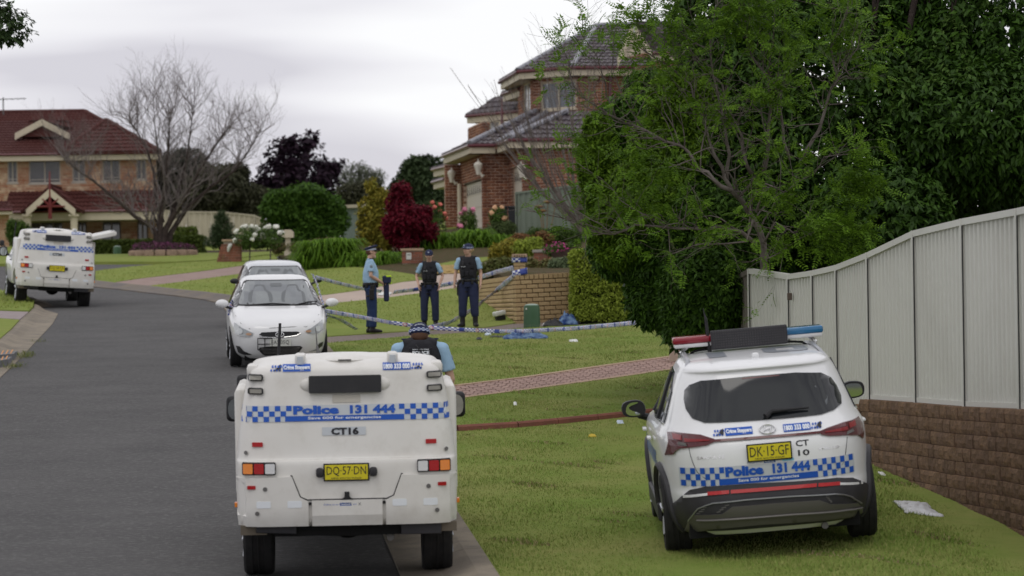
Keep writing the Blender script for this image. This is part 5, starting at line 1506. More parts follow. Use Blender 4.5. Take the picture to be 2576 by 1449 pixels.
# main roof
e0, e1 = LP(-90, 389, YL - .7), LP(402, 385, YL - .7); e1.z = e0.z
r0, r1 = LP(-90, 285, YL + 6), LP(212, 283, YL + 6); r1.z = r0.z
eb = LP(402, 385, YL + 12); eb.z = e0.z
b0, b1_, bt = LP(150, 389, YL - .75), LP(402, 385, YL - .75), LP(267, 322, YL + 2.6)
roof(hl_, [[e0, e1, r1, r0], [e1, eb, r1]], M_tile_r, 300, ridges=[(r0, r1), (e1, r1)])
b0.z = b1_.z = e0.z + .02
bb = LP(402, 385, YL + 6); bb.z = e0.z
roof(hl_, [[b0 + Vector((0, -.1, 0)), b1_ + Vector((0, -.1, 0)), bt + Vector((0, 0, .35))], [b1_ + Vector((.05, -.1, 0)), bb + Vector((.05, 0, 0)), bt + Vector((0, 0, .35))]], M_tile_r, 150, ridges=[(b0 + Vector((0, -.1, 0)), bt + Vector((0, 0, .35))), (b1_ + Vector((0, -.1, 0)), bt + Vector((0, 0, .35)))])
gutter(hl_, [e0, e1], fascia=.22)
# gablet
g0, g1, g2 = LP(38, 344, YL + 1.2), LP(106, 308, YL + 1.2), LP(176, 344, YL + 1.2)
for p, q in ((g0, g1), (g1, g2)):
    k = MB(); up = Vector((0, 0, .3)); f = Vector((0, -.12, 0)); k.add([p - up * .5, q - up * .5, q + up * .5, p + up * .5, p - up * .5 + f, q - up * .5 + f, q + up * .5 + f, p + up * .5 + f], BOXF); k.build('barge_board', M_cream, hl_)
gb = [v + Vector((0, 3.4, 0.1)) for v in (g0, g1, g2)]
roof(hl_, [[g0 + Vector((0, 0, .12)), gb[0] + Vector((3.4, 0, .1)), gb[1], g1 + Vector((0, 0, .12))], [g2 + Vector((0, 0, .12)), gb[2] - Vector((3.4, 0, -.1)), gb[1], g1 + Vector((0, 0, .12))]], M_tile_r, 60)
k = MB(); k.add([g0, g1, g2, g0 + Vector((0, .1, 0)), g1 + Vector((0, .1, 0)), g2 + Vector((0, .1, 0))], [(0, 1, 2), (5, 4, 3), (0, 1, 4, 3), (1, 2, 5, 4), (2, 0, 3, 5)]); k.build('gable', M_tile_r, hl_)
# verandah roof
v0_, v1_ = LP(24, 533, YL - 1.9), LP(412, 526, YL - 1.9); v1_.z = v0_.z
w0, w1 = LP(24, 484, YL - .02), LP(392, 484, YL - .02); w1.z = w0.z
v2 = LP(412, 526, YL + 3); v2.z = v0_.z
roof(hl_, [[v0_, v1_, w1, w0], [v1_, v2, w1]], M_tile_r, 200, ridges=[(v1_, w1)])
k = MB(); obox(k, v0_ - Vector((0, 0, .42)), X3, Y3, 0, (v1_ - v0_).length, -.12, .0, 0, .40); k.build('fascia', M_cream, hl_)
k = MB(); k.tube([v0_ - Vector((0, .08, .02)), v1_ - Vector((0, .08, .02))], [(.07, .06)] * 2, 8); k.build('gutter', M_gutr, hl_)
k = MB(); obox(k, v0_ - Vector((0, 0, .40)), X3, Y3, 0, (v1_ - v0_).length, -3.4, -.12, 0, .03); k.build('soffit', M_cream, hl_)
# small roof over the left pier
p0, p1 = LP(-90, 528, YL - 5.2), LP(30, 525, YL - 5.2); p1.z = p0.z
roof(hl_, [[p0, p1, LP(24, 508, YL - 3.6), LP(-90, 508, YL - 3.6)]], M_tile_r, 40); gutter(hl_, [p0, p1], fascia=.12)
# porch gable
q0, q1, q2 = LP(66, 528, YL - 3.2), LP(126, 474, YL - 3.2), LP(190, 526, YL - 3.2)
for p, q in ((q0, q1), (q1, q2)):
    k = MB(); up = Vector((0, 0, .34)); f = Vector((0, -.12, 0)); k.add([p - up, q - up, q, p, p - up + f, q - up + f, q + f, p + f], BOXF); k.build('barge_board', M_cream, hl_)
m_ = Vector((0, 0, .10)); bk_ = Vector((0, 3.2, 0))
roof(hl_, [[q0 + m_ - Vector((.25, 0, .2)), q0 + m_ + bk_ - Vector((.25, 0, .2)), q1 + m_ + bk_, q1 + m_]], M_tile_r, 40)
roof(hl_, [[q2 + m_ + Vector((.25, 0, -.2)), q2 + m_ + bk_ + Vector((.25, 0, -.2)), q1 + m_ + bk_, q1 + m_]], M_tile_r, 40, ridges=[(q1 + m_, q1 + m_ + bk_)])
k = MB(); c = q1 + Vector((0, -.1, 0)); k.tube([c + Vector((0, 0, .75)), c + Vector((0, 0, -1.35))], [(.03, .03), (.09, .09)], 4)
k.tube([LP(92, 520, YL - 3.3), LP(164, 519, YL - 3.3)], .05, 4); k.tube([LP(126, 519, YL - 3.3), LP(106, 500, YL - 3.3)], .05, 4); k.tube([LP(126, 519, YL - 3.3), LP(147, 500, YL - 3.3)], .05, 4)
k.build('gable_truss', mat('truss_red', (.16, .03, .03), rough=.5), hl_)
for u in (70, 110 if False else 69, 187):
    pass
for u in (70, 187):
    p = LP(u, 612, YL - 3.0); q = LP(u, 545, YL - 3.0); k = MB(); k.tube([Vector((p.x, p.y, p.z)), Vector((p.x, p.y, q.z))], .16, 12); k.rbox(p.x - .22, p.x + .22, p.y - .22, p.y + .22, q.z, q.z + .1, .01)
    k.build('column', M_cream, hl_, smooth=True)
k = MB(); p = LP(8, 250, YL + 5.5); k.tube([p - Vector((0, 0, .8)), p + Vector((0, 0, .1))], .03, 6); k.tube([p + Vector((-1.2, 0, -.02)), p + Vector((1.1, -.2, .02))], .02, 5)
for i in range(8): k.tube([p + Vector((-1.0 + i * .28, -.35, 0)), p + Vector((-1.0 + i * .28, .35, .0))], .012, 4)
k.build('roof_aerial', mat('aerial_dark', (.12, .12, .12), rough=.5), hl_)

# ================= garden walls and piers =================
def mk_wall(name, label, p, q, zb0, zb1, zt0, zt1, m, mort, cat='wall', bw=.23, bh=.086, cap=True, th=.22, most=300, flip=1, g=.015, parent=None):
    """free standing wall from p to q (xy), top height from zt0 to zt1; courses follow the top"""
    t = parent or empty(name, (p[0], p[1], zb0), label, cat)
    ex = Vector((q[0] - p[0], q[1] - p[1], 0)); L = ex.length; ex.normalize(); ey = Vector((ex.y, -ex.x, 0)) * flip
    k = (zt1 - zt0) / L
    MI = t.matrix_world.inverted() if parent is None else t.matrix_world.inverted()
    MI = Matrix.Translation(-Vector((t.location)))
    T = []; H = max(zt0 - zb0, zt1 - zb1) ; rows = int(H / bh)
    ezs = Vector((0, 0, 1))
    exs = Vector((ex.x, ex.y, k))
    o = Vector((p[0], p[1], zt0))
    for r in range(rows + 1):
        ztop = -r * bh if not cap else -r * bh
        cw = bw if not (cap and r == 0) else bh * .95
        x = -(cw + g) / 2 if r % 2 and not (cap and r == 0) else 0
        hh = (bh - g) if not (cap and r == 0) else bw * .42
        zz = ztop - (bh - g) if not (cap and r == 0) else ztop - bw * .42
        if cap and r > 0: zz -= bw * .42 - bh + g
        while x < L:
            a, b = max(0, x), min(L, x + cw)
            xm = (a + b) / 2
            zgr = zb0 + (zb1 - zb0) * xm / L
            if b - a > .03 and zt0 + k * xm + zz + hh > zgr - .03:
                c = o + exs * a + ezs * zz + ey * random.uniform(-.003, .004)
                M = Matrix.Identity(4); M.col[0][:3] = exs * (b - a); M.col[1][:3] = -ey * (th - .03); M.col[2][:3] = ezs * hh; M.col[3][:3] = c
                T.append(MI @ M)
            x += cw + g
    w = MB()
    A = [Vector((p[0], p[1], 0)) - ey * .018, Vector((q[0], q[1], 0)) - ey * .018]
    w.add([MI @ v for v in [A[0] + Vector((0, 0, zb0 - .3)), A[1] + Vector((0, 0, zb1 - .3)), A[1] - ey * (th - .05) + Vector((0, 0, zb1 - .3)), A[0] - ey * (th - .05) + Vector((0, 0, zb0 - .3)),
           A[0] + Vector((0, 0, zt0 - .012)), A[1] + Vector((0, 0, zt1 - .012)), A[1] - ey * (th - .05) + Vector((0, 0, zt1 - .012)), A[0] - ey * (th - .05) + Vector((0, 0, zt0 - .012))]], BOXF)
    w.build('mortar', mort, t)
    me = BRICK_ME.copy(); me.materials.clear(); pieces('brick', me, m, t, T, most)
    return t
wc, wl_ = wall_c, wall_l
zt_c = P(1298, 692, wc.y).z; zt_l = P(1204, 706, wl_.y).z
rw_ = mk_wall('retaining_wall', 'tan brick retaining wall stained dark, corner beside the footpath', (wc.x, wc.y), (P(1452, 800, wc.y + .3).x, wc.y + .35), wc.z, wc.z + .05, zt_c, zt_c + .05, M_b_tan, M_mort_d, bw=.235, bh=.093)
mk_wall('retaining_wall', '', (wl_.x, wl_.y), (wc.x - .0, wc.y + .05), wl_.z, wc.z, zt_l, zt_c, M_b_tan, M_mort_d, parent=rw_, bw=.235, bh=.093)
def pier(name, label, u0, u1_, vt, vb, y, m, mort, d=.35, h=None, capm=None, cat='pillar', bh=.086, taper=0, zb=None):
    p0, p1 = P(u0, vb, y), P(u1_, vb, y); zt = P((u0 + u1_) / 2, vt, y).z; zb_ = HT(p0.x, y) if zb is None else zb
    w = p1.x - p0.x; t = empty(name, ((p0.x + p1.x) / 2, y, zb_), label, cat)
    k = MB(); k.box(-w / 2 + .015, w / 2 - .015, .015, d - .015, -.2, zt - zb_ - .07); k.build('core', mort, t)
    T = []
    for r in range(int((zt - zb_ - .07) / bh)):
        z = r * bh
        tp = taper * (1 - z / (zt - zb_))
        for (o, ex, ey, L) in ((Vector((-w / 2 - tp, 0, z)), Vector((1, 0, 0)), Vector((0, -1, 0)), w + tp), (Vector((-w / 2 - tp, d, z)), Vector((0, -1, 0)), Vector((-1, 0, 0)), d), (Vector((w / 2, 0, z)), Vector((0, 1, 0)), Vector((1, 0, 0)), d)):
            x = -.12 if r % 2 else 0
            while x < L:
                a, b = max(0, x), min(L, x + .23)
                if b - a > .04:
                    M = Matrix.Identity(4); M.col[0][:3] = ex * (b - a); M.col[1][:3] = -ey * .09; M.col[2][:3] = Vector((0, 0, bh - .01)); M.col[3][:3] = o + ex * a + ey * random.uniform(-.002, .003)
                    T.append(M)
                x += .24
    me = BRICK_ME.copy(); me.materials.clear(); pieces('brick', me, m, t, T, 300)
    k = MB(); k.rbox(-w / 2 - .04, w / 2 + .04, -.04, d + .04, zt - zb_ - .07, zt - zb_, .01); k.build('cap', capm or mat('cap_brick', (.42, .30, .20), rough=.9, var=.6, scale=9), t)
    return t, w, d, zt - zb_
py = wc.y + .02
pr_, w_, d_, h_ = pier('brick_pier', 'slim tan brick pier wrapped in police tape at the retaining wall corner', 1293, 1322, 639, 692, wc.y + .05, M_b_tan, M_mort_d, d=.3, bh=.10, zb=zt_c - .01)
k = MB()
for i in range(5):
    for j in range(2): k.tube([(-.10 + i * .05, -.045, h_ - .035 - j * .03), (-.10 + i * .05, -.03, h_ - .035 - j * .03)], .013, 8)
k.build('brick_hole', M_dark, pr_, kind='stuff')
pm, w_, d_, h_ = pier('mailbox_pier', 'red brick pier with a small white letterbox beside the pink driveway', 1012, 1063, 625, 706, 97, M_b_red2, M_mort, d=.5)
k = MB(); k.rbox(-.17, -.02, -.015, .03, h_ - .32, h_ - .12, .004); lbx = k.build('letterbox_plate', M_platew, pm); k = MB(); k.box(-.145, -.045, -.02, -.013, h_ - .19, h_ - .175); k.build('letter_slot', M_dark, lbx)
pf_, w_, d_, h_ = pier('brick_pier', 'red brick pier with a sloping shoulder and white ornament by the paver driveway', 562, 606, 602, 668, 112, M_b_red2, M_mort, d=.5, taper=.22)
k = MB(); k.tube([(-.12, -.06, h_ * .45), (-.10, -.08, h_ * .6), (-.06, -.07, h_ * .72), (0, -.06, h_ * .78)], [.03, .06, .07, .04], 8); k.build('ornament', M_platew, pf_, smooth=True)
# pier in the raised bed and the house number pier near the bush
pier('brick_pier', 'low red brick pier in the raised garden behind the tan wall', 1344, 1388, 628, 680, 84, M_b_red2, M_mort, d=.4, zb=zt_c + .0, capm=mat('cap_stone', (.33, .30, .27), rough=.9, var=.5, scale=6))
ps_, w_, d_, h_ = pier('stone_pier', 'pale stone pier at the end of the patterned driveway under the dark bush', 1686, 1712, 855, 912, 56, mat('pale_stone', (.50, .40, .31), rough=.9, isl=.5, c2=(.40, .31, .25), var=.5, scale=4), M_mort, d=.3, bh=.2)

# ================= fences =================
M_fence = mat('fence_steel', (0.54, 0.54, 0.495), rough=0.5, var=0.35, scale=0.8, c2=(0.50, 0.50, 0.46), dirt=((0.36, 0.34, 0.30), .9, 0.3))
M_fence_g = mat('fence_green', (0.17, 0.205, 0.155), rough=0.5, var=0.3, scale=1)
M_fence_c = mat('fence_cream', (0.45, 0.40, 0.31), rough=0.6, var=0.4, scale=.6)
def fence_bay(t, a, b, zb0, zb1, zt0, zt1, m, pitch=.19, post=True, dpt=.035, sheets=3, post_w=.032):
    a, b = Vector(a), Vector(b); d = b - a; L = d.length; d.normalize(); n = Vector((d.y, -d.x))
    loc = t.location
    def pt(x, off, z): return Vector((a.x + d.x * x + n.x * off - loc.x, a.y + d.y * x + n.y * off - loc.y, z - loc.z))
    zt = lambda x: zt0 + (zt1 - zt0) * x / L; zb = lambda x: zb0 + (zb1 - zb0) * x / L
    for s in range(sheets):
        x0 = .04 + (L - .08) * s / sheets; x1 = .04 + (L - .08) * (s + 1) / sheets - .004
        prof = []; x = x0; nr = max(2, round((x1 - x0) / pitch)); pp = (x1 - x0) / nr
        for i in range(nr):
            xx = x0 + i * pp
            prof += [(xx, 0), (xx + pp * .38, 0), (xx + pp * .5, -dpt), (xx + pp * .88, -dpt)]
        prof.append((x1, 0))
        V = [pt(x, o, zb(x)) for x, o in prof] + [pt(x, o, zt(x) - .02) for x, o in prof]; N_ = len(prof)
        V += [pt(x, o - .003, zb(x)) for x, o in prof] + [pt(x, o - .003, zt(x) - .02) for x, o in prof]
        F = [(i, i + 1, N_ + i + 1, N_ + i) for i in range(N_ - 1)] + [(2 * N_ + i, 3 * N_ + i, 3 * N_ + i + 1, 2 * N_ + i + 1) for i in range(N_ - 1)]
        k = MB(); k.add(V, F); me = k.mesh('sheet')
        link('sheet', me, m, t)
    for nm, z0f, z1f in (('top_rail', -.055, .012), ('bottom_rail', None, None)):
        k = MB()
        if z0f is not None:
            V = [pt(x, o, zt(x) + z) for z in (z0f, z1f) for x, o in ((.02, .028), (L - .02, .028), (L - .02, -.06), (.02, -.06))]
        else:
            V = [pt(x, o, zb(x) + z) for z in (0, .05) for x, o in ((.02, .020), (L - .02, .020), (L - .02, -.05), (.02, -.05))]
        k.add(V, BOXF); k.build(nm, m, t)
    if post:
        k = MB(); V = [pt(x, o, z) for z in (zb0 - .1, zt0 + .012) for x, o in ((-post_w, .036), (post_w, .036), (post_w, -.05), (-post_w, -.05))]
        k.add(V, BOXF); p_ = k.build('post', m, t)
        k = MB(); V = [pt(x, o, z) for z in (zb0, zt0 - .06) for x, o in ((post_w + .002, .030), (post_w + .016, .030), (post_w + .016, .02), (post_w + .002, .02))]
        k.add(V, BOXF); k.build('post_shadow_strip', M_blk, p_)  # black strip stands in for the shadow line beside the post
fu = [(2700, 497, 1042), (2566, 527, 1028), (2427, 553, 1022), (2304, 583, 1012), (2188, 638, 1004), (2109, 669, 990), (2048, 683, 980), (1987, 692, 960), (1889, 678, 930)]
fy = [29.6, 31.8, 34.0, 36.1, 38.3, 40.4, 41.6, 42.8, 44.9]
fp = [P(u, (vt + vb) / 2, y) for (u, vt, vb), y in zip(fu, fy)]
ft = [P(u, vt, y).z for (u, vt, vb), y in zip(fu, fy)]; fb = [P(u, vb, y).z for (u, vt, vb), y in zip(fu, fy)]
fe = empty('steel_fence', (fp[2].x, fp[2].y, fb[2]), 'tall pale grey corrugated steel fence stepping down along the right side', 'fence')
fb[6] = fb[7] = fb[8] = HT(3.6, 43) + .03
fb[5] = HT(4, 41) + .05
for i in range(8):
    if i in (5, 6): continue
    # run from far to near so that outward normal faces the street
    a, b = fp[i + 1], fp[i]
    fence_bay(fe, (a.x, a.y), (b.x, b.y), fb[i + 1], fb[i] , ft[i + 1], ft[i], M_fence, pitch=.19)
gt = empty('steel_gate', (fp[6].x, fp[6].y, fb[6]), 'pair of narrow pale grey steel gate leaves with hinges in the fence', 'gate')
for i in (5, 6):
    a, b = fp[i + 1], fp[i]; fence_bay(gt, (a.x, a.y), (b.x, b.y), fb[i + 1] + .05, fb[i] + .05, ft[i + 1], ft[i], M_fence, pitch=.16, sheets=2)
for i, (u, v) in enumerate(((2096, 742), (2096, 757), (1986, 745))):
    c = P(u, v, 41.9 if i < 2 else 42.6) - Vector(gt.location); k = MB(); k.rbox(c.x - .03, c.x + .03, c.y - .05, c.y + .01, c.z - .05, c.z + .04, .008); k.build('hinge', mat('rusty_hinge', (.10, .075, .06), rough=.8), gt)
# return of the fence to the left behind the bush
a, b = (fp[8].x - .12, fp[8].y + 1.6), (fp[8].x, fp[8].y)
fence_bay(fe, a, b, fb[8], fb[8], ft[8] - .1, ft[8], mat('fence_brown', (.16, .14, .12), rough=.6), sheets=1, post=False)

# block retaining wall below the fence
M_block = mat('split_block', (0.30, 0.19, 0.115), rough=1.0, isl=0.9, c2=(0.15, 0.10, 0.075), var=1.0, scale=4.5, bump=1.0, bscale=22, dirt=((0.33, 0.22, 0.13), 7.0, 0.9), spec=0.1)
bw0 = empty('block_wall', (fp[1].x, fp[1].y, 0), 'rough brown split block retaining wall under the steel fence', 'wall')
def block_mesh():
    bm = bmesh.new(); bmesh.ops.create_grid(bm, x_segments=5, y_segments=3, size=.5)
    V = []
    for v in bm.verts:
        x, z = v.co.x + .5, v.co.y + .5
        e_ = min(x, 1 - x, ) * 6; e2_ = min(z, 1 - z) * 5
        d = -min(1, e_) * .6 - min(1, e2_) * .4 + random.uniform(-.5, .5) * (1 if 0 < x < 1 else .3)
        V.append(Vector((x, d * .06, z)))
    for v, q in zip(bm.verts, V): v.co = q
    be = [e_ for e_ in bm.edges if len(e_.link_faces) == 1]
    ex_ = bmesh.ops.extrude_edge_only(bm, edges=be)
    for v in ex_['geom']:
        if isinstance(v, bmesh.types.BMVert): v.co.y = 1.0
    me = bpy.data.meshes.new('block'); bmesh.ops.recalc_face_normals(bm, faces=bm.faces[:]); bm.to_mesh(me); bm.free(); return me
BL = [block_mesh() for _ in range(5)]
for b_ in BL: b_.materials.append(M_block)
wall_pts = [(p.x, p.y) for p in fp[:6]][::-1] + [(fp[0].x + .3, fp[0].y - 2.4)]
wp_ = resample(wall_pts, 60); tops = []
def wt_z(y):
    ys = fy[:6][::-1]; zs = [fb[i] for i in range(5, -1, -1)]
    return float(np.interp(-y, [-q for q in ys], zs))
Lw = sum(math.dist(a, b) for a, b in zip(wp_, wp_[1:]))
cnt = 0
for r in range(12):
    off = .10 + .013 * r
    s_ = -.2 * (r % 2)
    while s_ < Lw:
        w_ = random.uniform(.20, .31)
        m0 = max(0, s_); m1 = min(Lw, s_ + w_)
        def at_(s):
            s = min(max(s / Lw * (len(wp_) - 1), 0), len(wp_) - 1.001); i = int(s); f = s - i
            return Vector((wp_[i][0] + (wp_[i + 1][0] - wp_[i][0]) * f, wp_[i][1] + (wp_[i + 1][1] - wp_[i][1]) * f, 0))
        p, q = at_(m0), at_(m1); d = (q - p)
        if d.length > .08:
            d.normalize(); n = Vector((d.y, -d.x, 0)) ; L = (q - p).length - .006
            zt_ = wt_z((p.y + q.y) / 2) - r * .137
            pp = p + n * off
            if zt_ > HT(pp.x, pp.y) - .02:
                M = Matrix.Identity(4); M.col[0][:3] = d * L; M.col[1][:3] = -n * .28; M.col[2][:3] = Vector((0, 0, .131)); M.col[3][:3] = pp + n * random.uniform(-.006, .01) + Vector((0, 0, zt_ - .134))
                o = bpy.data.objects.new('block', random.choice(BL)); col.objects.link(o); o.parent = bw0; o.matrix_local = Matrix.Translation(-Vector(bw0.location)) @ M; cnt += 1
        s_ += w_
k = MB(); rings = []
for p in resample(wp_, 20):
    z = wt_z(p[1]); rings.append([Vector((p[0] + .02 - bw0.location.x, p[1] - bw0.location.y, -.2 + HT(*p))), Vector((p[0] + .02 - bw0.location.x, p[1] - bw0.location.y, z - .03)), Vector((p[0] + .6 - bw0.location.x, p[1] - bw0.location.y + .2, z - .03)), Vector((p[0] + .6 - bw0.location.x, p[1] + .2 - bw0.location.y, -.2 + HT(*p)))])
k.loft(rings, True); k.build('backfill', M_soil, bw0)
# raised ground behind the fence
sheet('garden_bed', [(wp_[0][0] - 1.5, 45.5), *[(p[0] + .1, p[1]) for p in resample(wp_, 12)], (14, 26), (14, 72), (3.2, 72)], lambda x, y: max(wt_z(y) - .05, HT(x, y) - .02) if x > 3.4 + (45 - y) * .05 else HT(x, y) - .02, M_mulch, step=1.0)

# green fence beside the right house, cream boundary fence, grey-green garden shed
gf = empty('green_fence', P(1300, 560, 108), 'green corrugated steel fence between the brick house and the bush', 'fence')
p, q = P(1300, 560, 109), P(1475, 560, 106)
fence_bay(gf, (p.x, p.y), (q.x, q.y), P(1300, 592, 109).z - .4, P(1475, 592, 106).z - .4, P(1300, 484, 109).z, P(1475, 462, 106).z, M_fence_g, pitch=.30, sheets=3)
cf = empty('cream_fence', P(560, 590, 146), 'cream corrugated steel boundary fence behind the bare tree', 'fence')
for (u0, v0), (u1_, v1_) in zip(((400, 528), (470, 532), (560, 533), (640, 541), (700, 566)), ((470, 532), (560, 533), (640, 541), (700, 566), (760, 580))):
    p, q = P(u0, 560, 146), P(u1_, 560, 146)
    fence_bay(cf, (p.x, p.y), (q.x, q.y), P(u0, 620, 146).z, P(u1_, 620, 146).z, P(u0, v0, 146).z, P(u1_, v1_, 146).z, M_fence_c, pitch=.22, sheets=3)
sh = empty('garden_shed', P(900, 600, 138), 'grey green steel garden shed behind the round green tree', 'shed')
k = MB(); a, b = P(862, 605, 138), P(935, 520, 138); l0 = Vector(sh.location)
V = [(a.x, 138, a.z - 1), (b.x, 138, a.z - 1), (b.x, 142, a.z - 1), (a.x, 142, a.z - 1), (a.x, 138, b.z - .05), (b.x, 138, b.z), (b.x, 142, b.z), (a.x, 142, b.z - .05)]
k.add([Vector(v) - l0 for v in V], BOXF); k.build('body', mat('shed_green', (.19, .235, .22), rough=.5, var=.3, scale=.8), sh)
for i in range(12):
    x = a.x + (b.x - a.x) * i / 11; k = MB(); k.box(x - l0.x - .02, x - l0.x + .02, -.03, .0, a.z - 1 - l0.z, b.z - l0.z - .04); k.build('rib', MATS['shed_green'], sh)
k = MB(); k.add([Vector((x, y, z)) - l0 for x, y, z in ((a.x - .15, 137.8, b.z - .07), (b.x + .1, 137.8, b.z), (b.x + .1, 142.1, b.z), (a.x - .15, 142.1, b.z - .07), (a.x - .15, 137.8, b.z + .07), (b.x + .1, 137.8, b.z + .12), (b.x + .1, 142.1, b.z + .12), (a.x - .15, 142.1, b.z + .07))], BOXF); k.build('roof', M_fence_c, sh)
# ------------------------------------------------------------------ vegetation
def leaf_mat(name, c, c2, trans=0.25, rough=0.45, var=0.5, scale=1.2, spec=0.5, g=1.1):
    return mat(name, tuple(x * g for x in c), rough=max(rough, .5), isl=0.8, c2=tuple(x * g for x in c2), trans=trans, spec=spec * .2)
M_bark = mat('bark', (0.135, 0.115, 0.105), rough=0.95, var=0.9, scale=6, c2=(0.07, 0.055, 0.05), bump=1.0, bscale=30, spec=0.1)
M_bark_d = mat('bark_dark', (0.075, 0.058, 0.052), rough=0.95, var=0.9, scale=5, c2=(0.04, 0.03, 0.028), bump=1.0, bscale=25, spec=0.1)
M_twig = mat('twig_grey', (0.185, 0.16, 0.145), rough=0.95, var=0.8, scale=5, c2=(0.09, 0.075, 0.065), spec=0.1)
M_twig_p = mat('twig_pale', (0.18, 0.155, 0.15), rough=0.95, var=0.8, scale=3, c2=(0.17, 0.145, 0.14), spec=0.1)

def fbm(Pt, f, seed=0.0):
    """cheap smooth pseudo noise in [-1,1] on (n,3) arrays"""
    q = Pt * f + seed
    return (np.sin(q[:, 0] * 1.7 + np.sin(q[:, 1] * 1.3 + seed) * 1.5) + np.sin(q[:, 1] * 2.1 + np.sin(q[:, 2] * 1.9) * 1.4 + 1.3) + np.sin(q[:, 2] * 1.8 + np.sin(q[:, 0] * 1.5) * 1.6 + 2.1)) / 3
def crown_points(ells, n, bias=0.75, noise_=0.28, nf=1.6, front=0.55):
    """points near the surface of a union of lumpy ellipsoids, with outward normals"""
    E_ = np.array(ells, float); vol = (E_[:, 3] * E_[:, 4] * E_[:, 5]) ** (2 / 3); pr_ = vol / vol.sum()
    out = []; nor = []
    tot = 0
    while tot < n:
        m = n * 2
        k = rng.choice(len(E_), m, p=pr_); d = rng.normal(size=(m, 3)); d /= np.linalg.norm(d, axis=1)[:, None]
        keep = (d[:, 1] < 0.15) | (rng.random(m) > front)
        k, d = k[keep], d[keep]; m = len(k)
        r = 1 - (1 - bias) * rng.random(m) ** 1.6 * 1.0
        r *= 1 + noise_ * fbm(d * E_[k, 3:6] + E_[k, :3], nf)
        p = E_[k, :3] + d * E_[k, 3:6] * r[:, None]
        ins = np.zeros(m, bool)
        for j in range(len(E_)):
            q = (p - E_[j, :3]) / E_[j, 3:6]; ins |= ((q ** 2).sum(1) < 0.55) & (k != j)
        p, nn = p[~ins], d[~ins] / E_[k[~ins], 3:6]; nn /= np.linalg.norm(nn, axis=1)[:, None]
        out.append(p); nor.append(nn); tot += len(p)
    return np.concatenate(out)[:n], np.concatenate(nor)[:n]
def leaves_mesh(Pp, D, N, L, W, fold=0.25, name='leaves'):
    """folded pointed leaves; arrays (n,3), L,W (n,)"""
    n = len(Pp); D = D / np.linalg.norm(D, axis=1)[:, None]; S = np.cross(D, N); S /= (np.linalg.norm(S, axis=1)[:, None] + 1e-9); U = np.cross(S, D)
    L = L[:, None]; W = W[:, None]
    b = Pp; mid = Pp + D * L * .45 - U * W * fold * .5; l = Pp + D * L * .42 + S * W * .5 + U * W * fold * .3; r = Pp + D * L * .42 - S * W * .5 + U * W * fold * .3; t = Pp + D * L - U * L * .12
    V = np.stack([b, l, mid, r, t], 1).reshape(-1, 3)
    F = np.array([[0, 2, 1], [0, 3, 2], [1, 2, 4], [2, 3, 4]]); F = (F[None] + (np.arange(n) * 5)[:, None, None]).reshape(-1, 3)
    return np_mesh(name, V, F)
def whorls(Pp, N, k, L, W, spread=0.9, droop=0.6, jit=0.5):
    n = len(Pp); rp = np.repeat(Pp, k, 0); rn = np.repeat(N, k, 0); m = n * k
    a = rng.uniform(0, 2 * pi, m); t1 = np.cross(rn, np.array([0.3, 0.2, 1.0])); t1 /= np.linalg.norm(t1, axis=1)[:, None] + 1e-9; t2 = np.cross(rn, t1)
    D = rn * rng.uniform(0.15, 0.9, m)[:, None] + (t1 * np.cos(a)[:, None] + t2 * np.sin(a)[:, None]) * spread; D[:, 2] -= droop * rng.uniform(.4, 1.3, m)
    NN = rn * .6 + np.array([0, 0, 1.0]) + rng.normal(size=(m, 3)) * jit * .5
    LL = L * rng.uniform(.6, 1.15, m); return rp + rng.normal(size=(m, 3)) * L * .25, D, NN, LL, LL * W / L
def foliage(name, parent, ells, clumps, k, L, W, m, bias=.75, noise_=.28, nf=1.6, droop=.6, spread=.9, front=.55, sub=None, kind='stuff'):
    Pp, N = crown_points(ells, clumps, bias, noise_, nf, front)
    if sub is not None:
        keep = sub(Pp); Pp, N = Pp[keep], N[keep]
    a = whorls(Pp, N, k, L, W, spread, droop)
    me = leaves_mesh(*a, name=name)
    if parent is not None: me.transform(Matrix.Translation(-Vector(parent.location)))
    return link(name, me, m, parent, kind=kind)
def branch_tree(mb, p, d, L, r, lev, spread=.5, seg=4, child=3, taper=.68, up=.15, gn=.12, tips=None, minr=.004, rf=.62, sides=None, lens=(.62, .85), maxlev=9):
    """recursive limbs"""
    pts = [p]; rad = [r]; q = p; dd = d.normalized()
    r1 = r * taper
    for i in range(seg):
        dd = (dd + Vector((random.gauss(0, gn), random.gauss(0, gn), random.gauss(0, gn) + up * .5))).normalized()
        q = q + dd * (L / seg); pts.append(q); rad.append(r + (r1 - r) * (i + 1) / seg)
    mb.tube(pts, rad, sides or (7 if r > .06 else 5 if r > .02 else 3), cap=False)
    if lev <= 0 or r1 < minr:
        if tips is not None: tips.append((q, dd)); 
        return
    for c in range(child):
        f = 1.0 if c < 2 else random.uniform(.35, .9)
        bp = pts[int(f * seg)] if c >= 2 else q
        a = Vector((random.gauss(0, 1), random.gauss(0, 1), random.gauss(0, .7))); a = (a - dd * a.dot(dd)).normalized()
        s = spread * random.uniform(.6, 1.3) * (1 if c else .5)
        nd = (dd + a * s + Vector((0, 0, up))).normalized()
        branch_tree(mb, bp, nd, L * random.uniform(*lens), r1 * (.92 if c == 0 else random.uniform(rf * .8, rf * 1.15)), lev - 1, spread, max(2, seg - 1), child, taper, up, gn, tips, minr, rf, None, lens)

